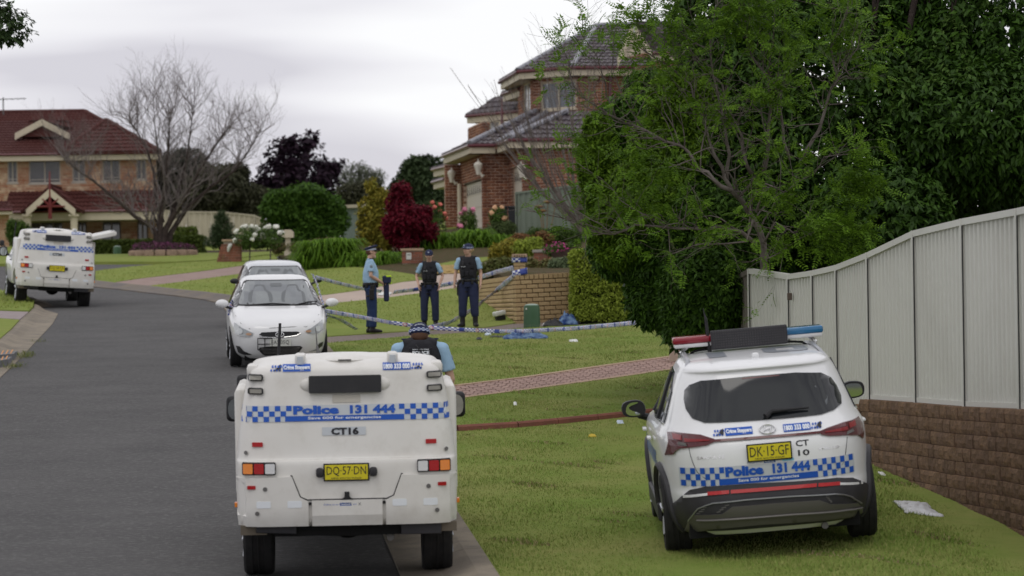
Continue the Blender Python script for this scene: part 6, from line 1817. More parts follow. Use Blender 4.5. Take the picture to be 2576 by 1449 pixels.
# ---- bare tree on the island by the side road
bt_ = empty('bare_tree', G(412, 641), 'large leafless tree with a fan of grey twigs, ringed by purple flowers', 'tree')
o0 = Vector(bt_.location); yb_ = o0.y
def bpx(u, v, dy=0): return P(u, v, yb_ + dy) - o0
mb = MB(); tw_ = MB()
random.seed(21)
RS = .52
limbs = [([(400, 640), (393, 600), (388, 575), (340, 545), (290, 500), (235, 455), (190, 425), (160, 395)], .26, .05),
         ([(405, 640), (402, 590), (405, 540), (415, 480), (418, 420), (425, 350), (425, 290)], .28, .06),
         ([(412, 640), (415, 580), (440, 535), (470, 490), (500, 430), (540, 370), (575, 320)], .30, .06),
         ([(420, 640), (430, 585), (470, 525), (530, 470), (590, 430), (625, 380), (655, 330)], .24, .05),
         ([(402, 600), (395, 560), (380, 525), (350, 505), (305, 500)], .12, .04),
         ([(410, 560), (392, 500), (388, 440), (372, 380), (345, 330), (318, 300)], .15, .04),
         ([(425, 560), (450, 480), (470, 400), (480, 320), (490, 250)], .16, .04),
         ([(418, 470), (400, 400), (390, 320), (385, 250)], .10, .03)]
for pts, r0_, r1_ in limbs:
    dy = random.uniform(-1.4, 1.4)
    P3 = [bpx(u, v, dy * i / len(pts)) for i, (u, v) in enumerate(pts)]
    rad = [RS * (r0_ + (r1_ * .3 - r0_) * (i / (len(P3) - 1)) ** .8) for i in range(len(P3))]
    mb.tube(P3, rad, 9, cap=False)
    n = len(P3)
    for i in range(2, n):
        for j in range((0, 1, 4, 6, 9, 10, 11, 12)[min(i, 7)] + (3 if i == n - 1 else 0)):
            f = random.random(); a, b = P3[i - 1], P3[i]; q = a + (b - a) * f; dd = (b - a).normalized()
            s = Vector((random.uniform(-1, 1), random.uniform(-1, 1), random.uniform(-.1, .8)))
            d = (dd * .6 + s * .85 + Vector((0, 0, .25))).normalized()
            branch_tree(tw_, q, d, random.uniform(.55, .95), max(.016, rad[i] * random.uniform(.3, .5)), 4 if q.z > 2.2 else 2, spread=.75, seg=4, child=3, taper=.72, up=.17, gn=.24, minr=.0022, lens=(.6, .86))
mb.build('trunk', M_bark_d, bt_, smooth=True)
# clip the twig crown to the outline seen
k = np_mesh('twigs', np.array([v[:] for v in tw_.v]), [list(f) for f in tw_.f]); link('twigs', k, M_twig_p, bt_, kind='stuff')
# stone ring and flowers
for i in range(16):
    a = 2 * pi * i / 16; c = Vector((1.05 * cos(a), .9 * sin(a) - .25, .05)); k = MB(); k.rbox(c.x - .19, c.x + .19, c.y - .12, c.y + .12, -.1, .16, .05, M=None); k.build('edging_stone', mat('edging_stone', (.34, .24, .18), rough=.95, var=.8, scale=5), bt_, smooth=True)
fl = empty('flower_bed', o0, 'purple ground flowers around the foot of the bare tree', 'flowers')
M_purple = leaf_mat('petal_purple', (.17, .05, .12), (.09, .06, .05))
foliage('petals', fl, [(o0.x, o0.y - .2, o0.z + .18, 1.0, .85, .28)], 900, 4, .09, .06, M_purple, droop=0, front=.2)
foliage('foliage', fl, [(o0.x, o0.y - .2, o0.z + .12, 1.05, .9, .2)], 700, 4, .10, .04, leaf_mat('leaf_grey', (.09, .10, .055), (.05, .06, .03)), droop=0, front=.2)

def pt_(u, v, y): return P(u, v, y)
def simple_tree(name, label, cat, ubase, vbase, y, trunk, lumps, clumps, k, L, W, m, group=None, bias=.6, noise_=.3, nf=1.2, droop=.4, spread=.9, trm=None, front=.55, depth=.8, limb=True):
    """lumps given in picture pixels (u,v,ru,rv) at distance y"""
    b = P(ubase, vbase, y); b.z = min(b.z, HT(b.x, min(y, 150))) if y < 150 else b.z
    t = empty(name, b, label, cat, group)
    ells = []
    for i, (u, v, ru, rv) in enumerate(lumps):
        c = P(u, v, y); s = y / FPX; ells.append((c.x, y + random.uniform(-.3, .3) * ru * s, c.z, ru * s, ru * s * depth, rv * s))
    if trunk:
        mb = MB(); top = P(lumps[0][0], lumps[0][1], y)
        mb.tube([Vector((0, 0, -.3)), Vector((.03, 0, (top.z - b.z) * .4)), top - b], [trunk, trunk * .8, trunk * .4], 8)
        if limb:
            for e_ in ells: mb.tube([Vector((.02, 0, (top.z - b.z) * random.uniform(.35, .6))), (Vector(e_[:3]) - b) * .7 + Vector((0, 0, .1)), Vector(e_[:3]) - b], [trunk * .5, trunk * .35, trunk * .12], 6)
        mb.build('trunk', trm or M_bark_d, t, smooth=True)
    foliage('crown', t, ells, clumps, k, L, W, m, bias, noise_, nf, droop, spread, front)
    return t
L_dark = leaf_mat('leaf_dark', (.042, .07, .022), (.02, .038, .014), trans=.15, rough=.35)
L_dark2 = leaf_mat('leaf_dark_far', (.05, .075, .03), (.028, .045, .02), trans=.15)
L_mid = leaf_mat('leaf_mid', (.085, .14, .028), (.045, .085, .018))
L_bright = leaf_mat('leaf_bright', (.20, .29, .03), (.10, .17, .02))
L_lime = leaf_mat('leaf_lime', (.27, .33, .045), (.16, .21, .03))
L_plum = leaf_mat('leaf_plum', (.032, .017, .028), (.014, .009, .015), trans=.1)
L_red = leaf_mat('leaf_red', (.16, .010, .022), (.05, .006, .013))
L_gold = leaf_mat('leaf_gold', (.30, .24, .035), (.15, .17, .03))
L_olive = leaf_mat('leaf_olive', (.075, .078, .045), (.045, .045, .028))
L_gum = leaf_mat('leaf_gum', (.15, .165, .12), (.08, .09, .06))
L_strap = leaf_mat('leaf_strap', (.16, .28, .03), (.035, .085, .012), spec=.25, trans=.4)

# ---- background trees
random.seed(5)
simple_tree('plum_tree', 'dark purple leaved tree towering behind the round green tree', 'tree', 740, 610, 158, .3,
    [(745, 430, 75, 70), (690, 470, 60, 50), (800, 450, 55, 50), (740, 375, 35, 35), (648, 510, 42, 36), (770, 500, 80, 45), (700, 395, 22, 32), (828, 420, 28, 22), (780, 352, 16, 20), (648, 470, 24, 26), (712, 365, 14, 16)], 1350, 5, .30, .2, L_plum, bias=.15, noise_=.5, nf=2.2)
simple_tree('round_tree', 'mid green dome shaped tree in front of the purple tree', 'tree', 752, 618, 132, .16,
    [(765, 545, 78, 55), (705, 520, 50, 36), (820, 520, 46, 36), (765, 500, 70, 34), (845, 560, 30, 30), (700, 570, 34, 28), (790, 590, 70, 22)], 4500, 5, .17, .10, leaf_mat('leaf_round', (.075, .15, .022), (.025, .06, .01)), bias=.45, noise_=.38, nf=2.6)
simple_tree('hedge_tree', 'olive brown trees behind the cream fence beside the purple tree', 'tree', 560, 600, 156, .25,
    [(545, 480, 75, 58), (620, 500, 55, 50), (480, 500, 60, 50), (590, 440, 40, 30)], 3400, 5, .26, .12, L_olive, bias=.5, noise_=.35)
simple_tree('dark_tree', 'dark tree mass directly behind the bare tree and pale house', 'tree', 440, 600, 160, .25,
    [(455, 425, 60, 50), (430, 480, 60, 50), (500, 450, 40, 38)], 2000, 5, .26, .12, leaf_mat('leaf_smoke', (.055, .062, .045), (.03, .034, .026)), bias=.45, noise_=.35)
simple_tree('gum_tree', 'thin pale gum tree against the sky behind the maples', 'tree', 900, 600, 165, .16,
    [(905, 430, 38, 20), (880, 455, 40, 20), (945, 445, 25, 18), (920, 470, 45, 20)], 650, 4, .26, .07, L_gum, bias=.2, noise_=.4)
simple_tree('olive_tree', 'dull olive bushy tree between the shed and the gold maple', 'tree', 895, 600, 150, .2,
    [(885, 500, 42, 40), (930, 490, 34, 34), (900, 540, 55, 35)], 1500, 5, .2, .1, L_olive, bias=.5)
simple_tree('dark_round_tree', 'dense dark green tree beside the garage of the brick house', 'tree', 1060, 600, 150, .25,
    [(1060, 450, 58, 55), (1100, 480, 55, 60), (1020, 490, 40, 50), (1080, 540, 60, 50), (1048, 425, 36, 30)], 3200, 5, .22, .12, L_dark2, bias=.6, noise_=.2)
simple_tree('gold_maple', 'gold and green maple standing left of the red maple', 'tree', 950, 640, 104, .07,
    [(945, 540, 34, 48), (930, 580, 30, 34), (955, 500, 24, 30), (935, 470, 14, 16), (970, 600, 30, 30), (915, 560, 14, 16), (985, 560, 16, 24)], 1700, 5, .13, .08, L_gold, bias=.15, noise_=.5, nf=3)
simple_tree('red_maple', 'crimson red maple in the garden of the brick house', 'tree', 1030, 640, 103, .08,
    [(1030, 560, 48, 34), (1000, 520, 30, 34), (1060, 540, 34, 26), (1010, 480, 26, 20), (1075, 580, 26, 22), (1020, 600, 42, 24), (985, 560, 26, 30)], 2600, 5, .12, .08, L_red, bias=.15, noise_=.55, nf=3)
simple_tree('conifer', 'small dark spiky conifer in front of the cream fence', 'tree', 556, 628, 128, .1,
    [(556, 580, 34, 30), (556, 550, 20, 26), (556, 605, 44, 18)], 900, 5, .16, .04, L_dark2, bias=.3, noise_=.5, nf=2)
simple_tree('garden_shrub', 'dark rounded shrub between the white roses and the round tree', 'shrub', 672, 628, 126, .05,
    [(650, 600, 40, 24), (695, 600, 30, 24), (610, 612, 26, 14)], 1000, 5, .12, .06, L_dark2, bias=.5)
# neighbour house roof edge hidden behind trees is left out

def hedge(name, label, u0, u1_, vt, vb, y, depth, m, n, L=.07, W=.04, cat='hedge', zb=None, group=None):
    p0, p1 = P(u0, vb, y), P(u1_, vb, y); zt = P((u0 + u1_) / 2, vt, y).z; zb_ = zb if zb is not None else HT((p0.x + p1.x) / 2, min(y, 150))
    t = empty(name, ((p0.x + p1.x) / 2, y + depth / 2, zb_), label, cat, group); w = p1.x - p0.x; h = zt - zb_
    mb = MB(); mb.rbox(-w / 2 + .12, w / 2 - .12, -depth / 2 + .12, depth / 2 - .12, -.1, h - .12, .1); mb.build('shade_core', mat('hedge_core', (.02, .03, .01), rough=1), t)  # dark solid block stands in for the shade inside the hedge
    # points on box faces
    A = [w * h, w * depth, depth * h, depth * h]; k = rng.choice(4, n, p=np.array(A) / sum(A)); a, b = rng.random(n), rng.random(n); c = rng.uniform(-.06, .03, n)
    Pp = np.zeros((n, 3)); N = np.zeros((n, 3))
    for f, (fx, nn) in enumerate(((lambda a, b, c: (a * w - w / 2, -depth / 2 - c, b * h), (0, -1, 0)), (lambda a, b, c: (a * w - w / 2, b * depth - depth / 2, h + c), (0, 0, 1)), (lambda a, b, c: (-w / 2 - c, a * depth - depth / 2, b * h), (-1, 0, 0)), (lambda a, b, c: (w / 2 + c, a * depth - depth / 2, b * h), (1, 0, 0)))):
        s = k == f; q = fx(a[s], b[s], c[s]); Pp[s] = np.stack([x if isinstance(x, np.ndarray) else np.full(s.sum(), x) for x in q], 1); N[s] = nn
    Pp += .05 * np.stack([fbm(Pp, 3, 1), fbm(Pp, 3, 2), fbm(Pp, 3, 3)], 1)
    link('leaves', leaves_mesh(*whorls(Pp, N, 4, L, W, .8, .1)), m, t, kind='stuff')
    return t
M_hl = leaf_mat('leaf_hedge', (.085, .115, .022), (.04, .06, .014))
hedge('clipped_hedge', 'long low clipped hedge in front of the pale house, left of the bare tree', 150, 392, 607, 645, 134, 1.2, M_hl, 6000, .10, .06)
hedge('clipped_hedge', 'clipped hedge block with rounded end, right of the bare tree', 436, 506, 596, 634, 133, 1.5, M_hl, 2600, .10, .06)
hedge('clipped_hedge', 'small higher hedge behind the hedge block right of the bare tree', 440, 486, 574, 600, 137, 1.2, leaf_mat('leaf_hedge2', (.12, .16, .025), (.06, .09, .02)), 1500, .10, .06)
hedge('clipped_hedge', 'tall bright lime green clipped hedge next to the tan brick retaining wall', 1445, 1605, 632, 812, wc.y - .9, 1.6, L_lime, 9000, .06, .034, zb=wc.z)
simple_tree('garden_shrub', 'leafy green shrub against the veranda of the pale house', 'shrub', 50, 625, 142, .05, [(48, 590, 30, 30), (60, 612, 26, 18), (30, 575, 12, 20)], 900, 5, .13, .08, L_mid, bias=.5)

# strappy plants
def strap_clump(name, label, lumps, y, m=L_strap, n=500, L=.75, group=None, cat='plant', zb=None):
    c0 = P(lumps[0][0], lumps[0][1], y); t = empty(name, (c0.x, y, HT(c0.x, y) if zb is None else zb), label, cat, group)
    V = []; F = []; l0 = np.array(t.location)
    for (u, v, ru) in lumps:
        c = P(u, v, y); R_ = ru * y / FPX
        for _ in range(n):
            a = random.uniform(0, 2 * pi); rr_ = R_ * sqrt(random.random()); b = np.array([c.x + rr_ * cos(a), y + random.uniform(-.5, .5) * 1.4, 0]); b[2] = c.z - .1
            a2 = random.uniform(0, 2 * pi); l_ = L * random.uniform(.6, 1.15); w = .022
            h = np.array([cos(a2), sin(a2), 0]); s = np.array([-sin(a2), cos(a2), 0]) * w
            pts_ = [b, b + h * l_ * .25 + [0, 0, l_ * .55], b + h * l_ * .6 + [0, 0, l_ * .68], b + h * l_ * .95 + [0, 0, l_ * random.uniform(.1, .5)]]
            i0 = len(V)
            for j, q in enumerate(pts_): ww = s * (1, 1.3, 1.0, .1)[j]; V += [q - ww - l0, q + ww - l0]
            for j in range(3): F.append((i0 + 2 * j, i0 + 2 * j + 1, i0 + 2 * j + 3, i0 + 2 * j + 2))
    link('foliage', np_mesh('foliage', np.array(V), np.array(F)), m, t, kind='stuff')
    return t
strap_clump('agapanthus', 'broad clump of strappy green leaves left of the mailbox pier, behind the officers', [(790, 672, 30), (830, 668, 30), (870, 668, 28), (800, 645, 30), (850, 640, 32)], 99, n=420)
strap_clump('agapanthus', 'strappy green leaves directly left of the mailbox pier', [(890, 690, 26), (930, 690, 30), (968, 692, 24), (920, 672, 30), (965, 674, 24)], 98.5, n=420)
strap_clump('agapanthus', 'long row of strappy leaves below the garage of the brick house', [(1080, 650, 24), (1120, 648, 26), (1165, 640, 30), (1210, 632, 30), (1250, 628, 26), (1090, 630, 26), (1140, 622, 28), (1190, 615, 28), (1060, 660, 20), (1240, 650, 20)], 104, n=380)
# garden shrubs on the slope
rs = [('garden_shrub', 'loose green shrub under the rose by the garage door', 'shrub', 1190, 600, 110, [(1180, 590, 34, 20), (1210, 596, 26, 14)], L_mid, 700),
      ('garden_shrub', 'round green shrub before the black bins', 'shrub', 1245, 600, 108, [(1262, 578, 34, 24), (1240, 592, 30, 16)], leaf_mat('leaf_sage', (.12, .16, .06), (.06, .09, .03)), 900),
      ('golden_shrub', 'yellow green nandina shrub left of the tape pier', 'shrub', 1262, 660, 88, [(1262, 632, 28, 20), (1285, 622, 26, 18), (1245, 645, 14, 10)], L_gold, 900),
      ('golden_shrub', 'yellow green nandina shrub above the tape pier', 'shrub', 1318, 650, 87, [(1325, 620, 30, 16), (1345, 612, 20, 14)], L_lime, 700),
      ('rusty_shrub', 'reddish shrub behind the tape pier in the raised garden', 'shrub', 1300, 640, 91, [(1310, 604, 26, 14), (1365, 600, 26, 16)], leaf_mat('leaf_rust', (.22, .09, .045), (.10, .10, .03)), 500),
      ('ground_cover', 'low mixed green plants left of the tape pier on the tan wall', 'plant', 1250, 690, 80, [(1235, 678, 34, 16), (1262, 664, 30, 14), (1215, 690, 18, 8), (1280, 680, 14, 12)], leaf_mat('leaf_mix', (.14, .17, .05), (.09, .07, .03)), 1200),
      ('ground_cover', 'low mixed plants on top of the tan wall right of the tape pier', 'plant', 1360, 690, 79, [(1345, 678, 26, 14), (1375, 668, 28, 12), (1335, 664, 18, 10)], leaf_mat('leaf_mix2', (.15, .18, .06), (.17, .09, .05)), 900),
      ('grey_bush', 'fine leaved grey green bush on the tan wall beside the lime hedge', 'shrub', 1410, 690, 78, [(1412, 672, 30, 18)], leaf_mat('leaf_greyg', (.14, .18, .09), (.08, .11, .05)), 1000),
      ('strappy_shrub', 'bright green leafy plants in front of the green fence', 'shrub', 1400, 600, 98, [(1400, 592, 40, 20), (1440, 600, 24, 20), (1350, 590, 24, 14)], L_mid, 1100)]
for nm, lb_, ct, u, v, y, lm, m, n in rs: simple_tree(nm, lb_, ct, u, v, y, .02, lm, n, 5, .10, .045, m, bias=.4, noise_=.35, nf=3, limb=False)
simple_tree('garden_shrub', 'straggly dried green plants around the cream mailbox', 'shrub', 770, 640, 118, .02, [(760, 620, 50, 12), (820, 612, 50, 12), (700, 622, 22, 12)], 900, 5, .11, .05, leaf_mat('leaf_dry', (.13, .14, .06), (.14, .09, .04)), bias=.4, limb=False)
# leafless shrub by the brick house
lb_ = empty('bare_shrub', P(1470, 590, 97), 'leafless purplish shrub against the roof of the brick house', 'shrub'); mb = MB(); random.seed(4)
for i in range(26):
    d = Vector((random.uniform(-1.25, .3), random.uniform(-.3, .3), random.uniform(.8, 1.6))).normalized()
    branch_tree(mb, Vector((0, 0, 0)), d, random.uniform(1.5, 2.2), .035, 3, spread=.3, seg=3, child=2, taper=.72, up=.08, gn=.07, minr=.003, lens=(.6, .85))
link('twigs', np_mesh('twigs', np.array([v[:] for v in mb.v]), [list(f) for f in mb.f]), M_twig, lb_, kind='stuff')

# roses
def rose(label, u, vt, vb, y, petal, n=9, r=.055, crown=(.42, .35), cat='rose bush'):
    b = P(u, vb, y); b.z = min(b.z, HT(b.x, y)); top = P(u, vt, y); h = top.z - b.z
    t = empty('rose_bush', b, label, cat)
    mb = MB(); mb.tube([(0, 0, 0), (.02, 0, h * .5), (0, 0, h - crown[1])], [.022, .02, .018], 6); mb.build('stem', M_bark, t)
    foliage('foliage', t, [(b.x, b.y, top.z - crown[1], crown[0], crown[0], crown[1])], 260, 5, .09, .05, L_mid, bias=.3, noise_=.3, nf=3)
    for i in range(n):
        a, e_ = random.uniform(0, 2 * pi), random.uniform(-.3, 1.3); c = Vector((crown[0] * cos(a) * cos(e_), crown[0] * .9 * sin(a) * cos(e_) - .05, h - crown[1] + crown[1] * sin(e_)))
        k = MB(); k.ball(c, (r * 1.15, r * 1.15, r), 8, 5)
        for v in k.v: v += (v - c) * random.uniform(-.2, .25)
        k.build('bloom', petal, t, smooth=True)
    return t
M_pw, M_pp, M_pr = mat('petal_white', (.70, .70, .62), rough=.7), mat('petal_pink', (.60, .20, .30), rough=.7), mat('petal_coral', (.62, .16, .12), rough=.7)
rose('white standard rose bush, left of the pair behind the parked cars', 628, 568, 655, 112, M_pw, 16, .075, (.50, .38))
rose('white standard rose bush, right of the pair behind the parked cars', 680, 568, 655, 112, M_pw, 14, .075, (.50, .38))
rose('tall rose bush with pink blooms at the garage door', 1180, 522, 612, 106, M_pp, 7, .075, (.30, .5))
rose('rose bush with coral and red blooms next to the red maple', 1096, 508, 620, 106, M_pr, 10, .065, (.34, .6))
rose('rose bush with peach blooms before the black bins', 1253, 520, 600, 108, mat('petal_peach', (.62, .36, .20), rough=.7), 5, .08, (.28, .3))

# ---- the big dark broadleaf tree behind the steel fence
random.seed(11)
big = empty('broadleaf_tree', Vector((4.4, 49.5, HT(4.4, 49.5))), 'huge dark green broadleaf tree rising behind the steel fence on the right', 'tree')
def pe(u, v, ru, rv, y, dep=1.0):
    c = P(u, v, y); s = y / FPX; return (c.x, y, c.z, ru * s, ru * s * dep, rv * s)
bigE = [pe(2150, 250, 430, 330, 50, .7), pe(2450, 120, 360, 330, 50, .7), pe(1900, 60, 230, 200, 50, .8), pe(2480, 330, 280, 180, 48.5, .7), pe(2060, 470, 300, 200, 49, .6),
        pe(2230, 560, 180, 130, 47.5, .6), pe(1750, 330, 190, 180, 50, .8), pe(1700, 560, 210, 220, 50, .7), pe(1820, 720, 220, 150, 49, .7), pe(1700, 690, 130, 130, 50, .8), pe(1990, 500, 190, 170, 50.5, .6), pe(2060, 400, 170, 140, 50.6, .6), pe(2180, 420, 130, 120, 50.6, .6), pe(2430, 480, 200, 90, 50, .7), pe(1790, 790, 130, 70, 48, .8)]
M_big = leaf_mat('leaf_broad', (.048, .105, .012), (.010, .028, .004), trans=.2, rough=.5, spec=.9)
M_big2 = leaf_mat('leaf_broad_new', (.085, .145, .03), (.05, .09, .02), trans=.25, rough=.35)
foliage('crown', big, bigE, 15000, 6, .15, .062, M_big, bias=.72, noise_=.17, nf=1.1, droop=.75, spread=.8, front=.75)
foliage('inner_crown', big, [(a, b + .2, c, d * .86, e_ * .8, f * .86) for a, b, c, d, e_, f in bigE], 9000, 5, .20, .11, M_big, bias=.9, noise_=.12, nf=1.1, droop=.5, front=.8)
def tipmask(Pp): return fbm(Pp, 1.9, 4.0) > .28
foliage('new_growth', big, bigE, 2600, 5, .115, .045, M_big2, bias=.98, noise_=.19, nf=1.1, droop=.5, front=.85, sub=tipmask)
mb = MB(); b0_ = Vector((0, 0, -.3))
for (u, v, y, r) in ((1960, 700, 49.5, .22), (2300, 650, 50, .22), (2450, 620, 50.5, .16)):
    q = P(u, v, y) - Vector(big.location); g0 = Vector((q.x, q.y, -.3)); 
    branch_tree(mb, g0, Vector((0, 0, 1)), 2.2, r, 4, spread=.5, seg=4, child=3, up=.3, gn=.08, lens=(.7, .9))
mb.build('trunk', M_bark_d, big, smooth=True)
# lower skirt of the tree in front of the hedge and fence end
low = empty('broadleaf_bush', Vector((P(1790, 830, 46).x, 46, HT(2.6, 46))), 'dark broadleaf bush hanging low over the lawn at the end of the steel fence', 'bush')
lowE = [pe(1725, 640, 140, 150, 47, .7), pe(1770, 740, 120, 120, 46, .7), pe(1640, 560, 150, 150, 48, .7), pe(1650, 640, 85, 90, 47.5, .8), pe(1780, 600, 150, 130, 46.5, .6), pe(1740, 820, 70, 50, 46, .8), pe(1640, 745, 60, 75, 47, .8), pe(1585, 330, 75, 90, 48, .8), pe(1630, 250, 60, 70, 48.5, .8), pe(1560, 470, 90, 90, 47.8, .8), pe(1570, 600, 85, 90, 47.8, .8), pe(1560, 480, 75, 110, 48, .8), pe(1555, 400, 60, 90, 48, .8), pe(1535, 560, 50, 80, 48, .8)]
foliage('crown', low, lowE, 12500, 6, .105, .044, leaf_mat('leaf_bush', (.062, .13, .014), (.02, .042, .012), trans=.2, rough=.32), bias=.75, noise_=.18, nf=1.4, droop=.7, spread=.8, front=.7)
foliage('inner_crown', low, [(a, b + .2, c, d * .84, e_ * .8, f * .84) for a, b, c, d, e_, f in lowE], 7000, 5, .17, .09, M_big, bias=.9, noise_=.12, front=.8)
mb = MB(); mb.tube([(0, 0, -.2), (-.1, 0, 1.0), (-.3, .3, 2.2)], [.12, .10, .06], 8); mb.build('trunk', M_bark_d, low)
# lime green climber on the left shoulder, its lit look put into the leaf colour
cl = empty('climber', Vector((3.3, 49.8, HT(3.3, 49.8))), 'bright yellow green creeper on the left shoulder of the big tree, its lit look coloured into the leaves', 'plant')
foliage('foliage', cl, [pe(1620, 320, 90, 70, 49, .7), pe(1655, 240, 60, 60, 49, .7), pe(1560, 420, 60, 70, 48, .8), pe(1520, 480, 45, 60, 47.5, .8), pe(1600, 500, 90, 90, 47, .6), pe(1530, 570, 55, 50, 47, .8), pe(1560, 640, 60, 30, 47, .8), pe(1500, 400, 45, 80, 47.5, .8), pe(1500, 330, 30, 40, 47.5, .8), pe(1680, 380, 90, 90, 46.8, .6), pe(1720, 250, 80, 80, 46.8, .6), pe(1640, 500, 90, 70, 46.6, .6)], 8500, 5, .10, .042, leaf_mat('leaf_creeper', (.13, .22, .018), (.04, .09, .01), trans=.35), bias=.9, noise_=.22, nf=2, droop=.4, front=.8)
mb = MB(); mb.tube([(0, 0, -.2), (-.1, 0, 1.5), (-.2, 0, 3)], .03, 6); mb.build('stem', M_bark, cl)
# tree corner at the upper left edge
ul = empty('leafy_tree', Vector((P(-190, 60, 60).x, 60, SLOPE * 60)), 'dark leafy branch of a tree reaching in at the upper left corner', 'tree')
foliage('crown', ul, [pe(10, 70, 62, 42, 60), pe(-60, 30, 90, 80, 60), pe(0, 15, 30, 20, 60), pe(-190, 0, 140, 160, 60)], 1500, 5, .13, .065, L_dark, bias=.4, noise_=.3, nf=2)
mb = MB(); q = P(-40, 60, 60) - Vector(ul.location); mb.tube([(0, 0, 0), (0, 0, 4.5), (q.x * .3, 0, q.z * .85), q], [.25, .2, .09, .03], 8); mb.build('trunk', M_bark, ul, smooth=True)

# ---- feathery locust tree with visible branches, in front of the dark tree
lo = empty('locust_tree', Vector((P(1935, 760, 45.5).x, 45.5, HT(3.4, 45.5))), 'open branched tree with feathery light green leaves before the dark tree', 'tree')
lo0 = Vector(lo.location)
def Q(X, Y): return ((2000 + X * .9663) / 1.59, (Y * .9663) / 1.59)
guides = [([(1100, 1320), (1090, 1010), (1045, 900), (1000, 830), (960, 790)], .085, .05, 45.5),
    ([(1060, 1010), (1000, 960), (900, 938), (800, 945), (700, 942), (560, 930), (470, 970), (350, 940), (250, 900), (110, 870)], .05, .009, 44.6),
    ([(960, 790), (880, 740), (820, 700), (780, 630), (740, 600), (640, 560), (560, 520), (480, 490), (400, 440), (330, 390), (290, 300), (270, 220), (240, 150)], .05, .006, 44.4),
    ([(960, 790), (930, 740), (890, 650), (860, 560), (820, 450), (790, 350), (700, 270), (600, 210), (540, 180)], .05, .006, 44.8),
    ([(940, 760), (950, 640), (930, 520), (880, 300), (870, 200), (880, 90), (900, -60)], .045, .010, 44.9),
    ([(1040, 720), (1010, 640), (1000, 560), (960, 480), (920, 350), (800, 240), (760, 120), (720, -40)], .045, .012, 45.0),
    ([(1090, 720), (1110, 600), (1120, 450), (1110, 320), (1040, 230), (1000, 100), (980, -50)], .05, .012, 45.1),
    ([(1200, 660), (1170, 520), (1160, 400), (1110, 300), (1130, 180), (1140, -40)], .035, .01, 45.2),
    ([(1250, 660), (1320, 540), (1360, 400), (1400, 330), (1370, 200), (1430, 60), (1460, -40)], .045, .010, 44.8),
    ([(1400, 330), (1460, 330), (1430, 260), (1480, 200), (1500, 120)], .02, .006, 44.6),
    ([(1050, 900), (1020, 1000), (820, 1010), (720, 1050)], .03, .007, 44.3),
    ([(1090, 1010), (1140, 920), (1245, 985), (1150, 1050), (1090, 1075)], .025, .007, 44.2),
    ([(1060, 880), (1100, 760), (1180, 800), (1300, 720), (1340, 650), (1440, 640)], .03, .007, 44.5),
    ([(470, 970), (420, 930), (330, 880), (240, 840), (160, 790), (140, 720)], .014, .005, 44.2),
    ([(700, 942), (600, 890), (500, 830), (420, 740), (300, 660)], .016, .005, 44.3),
    ([(480, 490), (440, 400), (420, 300), (400, 230), (340, 150), (330, 20), (310, -30)], .018, .005, 44.4),
    ([(640, 560), (560, 490), (500, 380), (460, 300), (470, 150), (510, 60)], .016, .005, 44.3),
    ([(870, 200), (800, 180), (740, 240), (640, 200)], .016, .006, 44.7)]
mb = MB(); tips = []; random.seed(9)
for pts, r0_, r1_, y in guides:
    P3 = []
    for i, (X, Y) in enumerate(pts):
        u, v = Q(X, Y); P3.append(P(u, v, y - .5 * i / len(pts)) - lo0)
    P3[0].z = max(P3[0].z, -.1)
    # subdivide with jitter
    PP = [P3[0]]
    for a, b in zip(P3, P3[1:]):
        m_ = (a + b) / 2 + Vector((random.gauss(0, .015), random.gauss(0, .03), random.gauss(0, .015))); PP += [m_, b]
    n = len(PP); rad = [.66 * (r0_ + (r1_ - r0_) * (i / (n - 1)) ** .7) for i in range(n)]
    mb.tube(PP, rad, 7, cap=True)
    for i in range(2, n):
        for j in range(3 if i > n * .3 else 1):
            f = random.random(); q = PP[i - 1] + (PP[i] - PP[i - 1]) * f; dd = (PP[i] - PP[i - 1]).normalized()
            s = Vector((random.uniform(-1, 1), random.uniform(-.8, .2), random.uniform(-.5, 1))).normalized()
            branch_tree(mb, q, (dd * .5 + s * .8).normalized(), random.uniform(.16, .5), min(rad[i] * .5, .012), 2 if random.random() < .7 else 1, spread=.6, seg=3, child=2, taper=.7, up=.05, gn=.2, tips=tips, minr=.0015, sides=4, lens=(.5, .8))
    tips.append((PP[-1], (PP[-1] - PP[-2]).normalized()))
link('branches', np_mesh('branches', np.array([v[:] for v in mb.v]), [list(f) for f in mb.f]), M_twig, lo, smooth=True)
def sprays(tips, per=3, R_=.14, nl=8, lf=.032, lw=.014):
    Pp = []; D = []; N = []; Ls = []
    for (q, dd) in tips:
        for c in range(per):
            a = Vector((random.gauss(0, 1), random.gauss(0, 1) - .3, random.gauss(0, .8))).normalized(); d = (dd * .4 + a).normalized(); up = Vector((random.gauss(0, .4), random.gauss(0, .4) - .3, 1)).normalized(); s = d.cross(up).normalized(); up = s.cross(d)
            R2 = R_ * random.uniform(.6, 1.2)
            for i in range(nl):
                t = (i + 1) / nl; b = q + d * R2 * t - up * R2 * .25 * t * t
                for sg in (-1, 1): Pp.append(b[:]); D.append((s * sg + d * .45)[:]); N.append(up[:]); Ls.append(lf * (1 - .35 * abs(t - .5)) * random.uniform(.8, 1.2))
            Pp.append((q + d * R2)[:]); D.append(d[:]); N.append(up[:]); Ls.append(lf)
    Ls = np.array(Ls); return leaves_mesh(np.array(Pp), np.array(D), np.array(N), Ls, Ls * lw / lf)
M_loc = leaf_mat('leaf_locust', (.13, .235, .02), (.05, .11, .01), trans=.28)
sel = [t for t in tips if random.random() < ((.85 if t[0].x > -2.1 else .5) if fbm(np.array([t[0][:]]), 2.6, 1.0)[0] > -.05 else .14)]
link('leaves', sprays(sel, 2, .19, 6, .060, .026), M_loc, lo, kind='stuff')
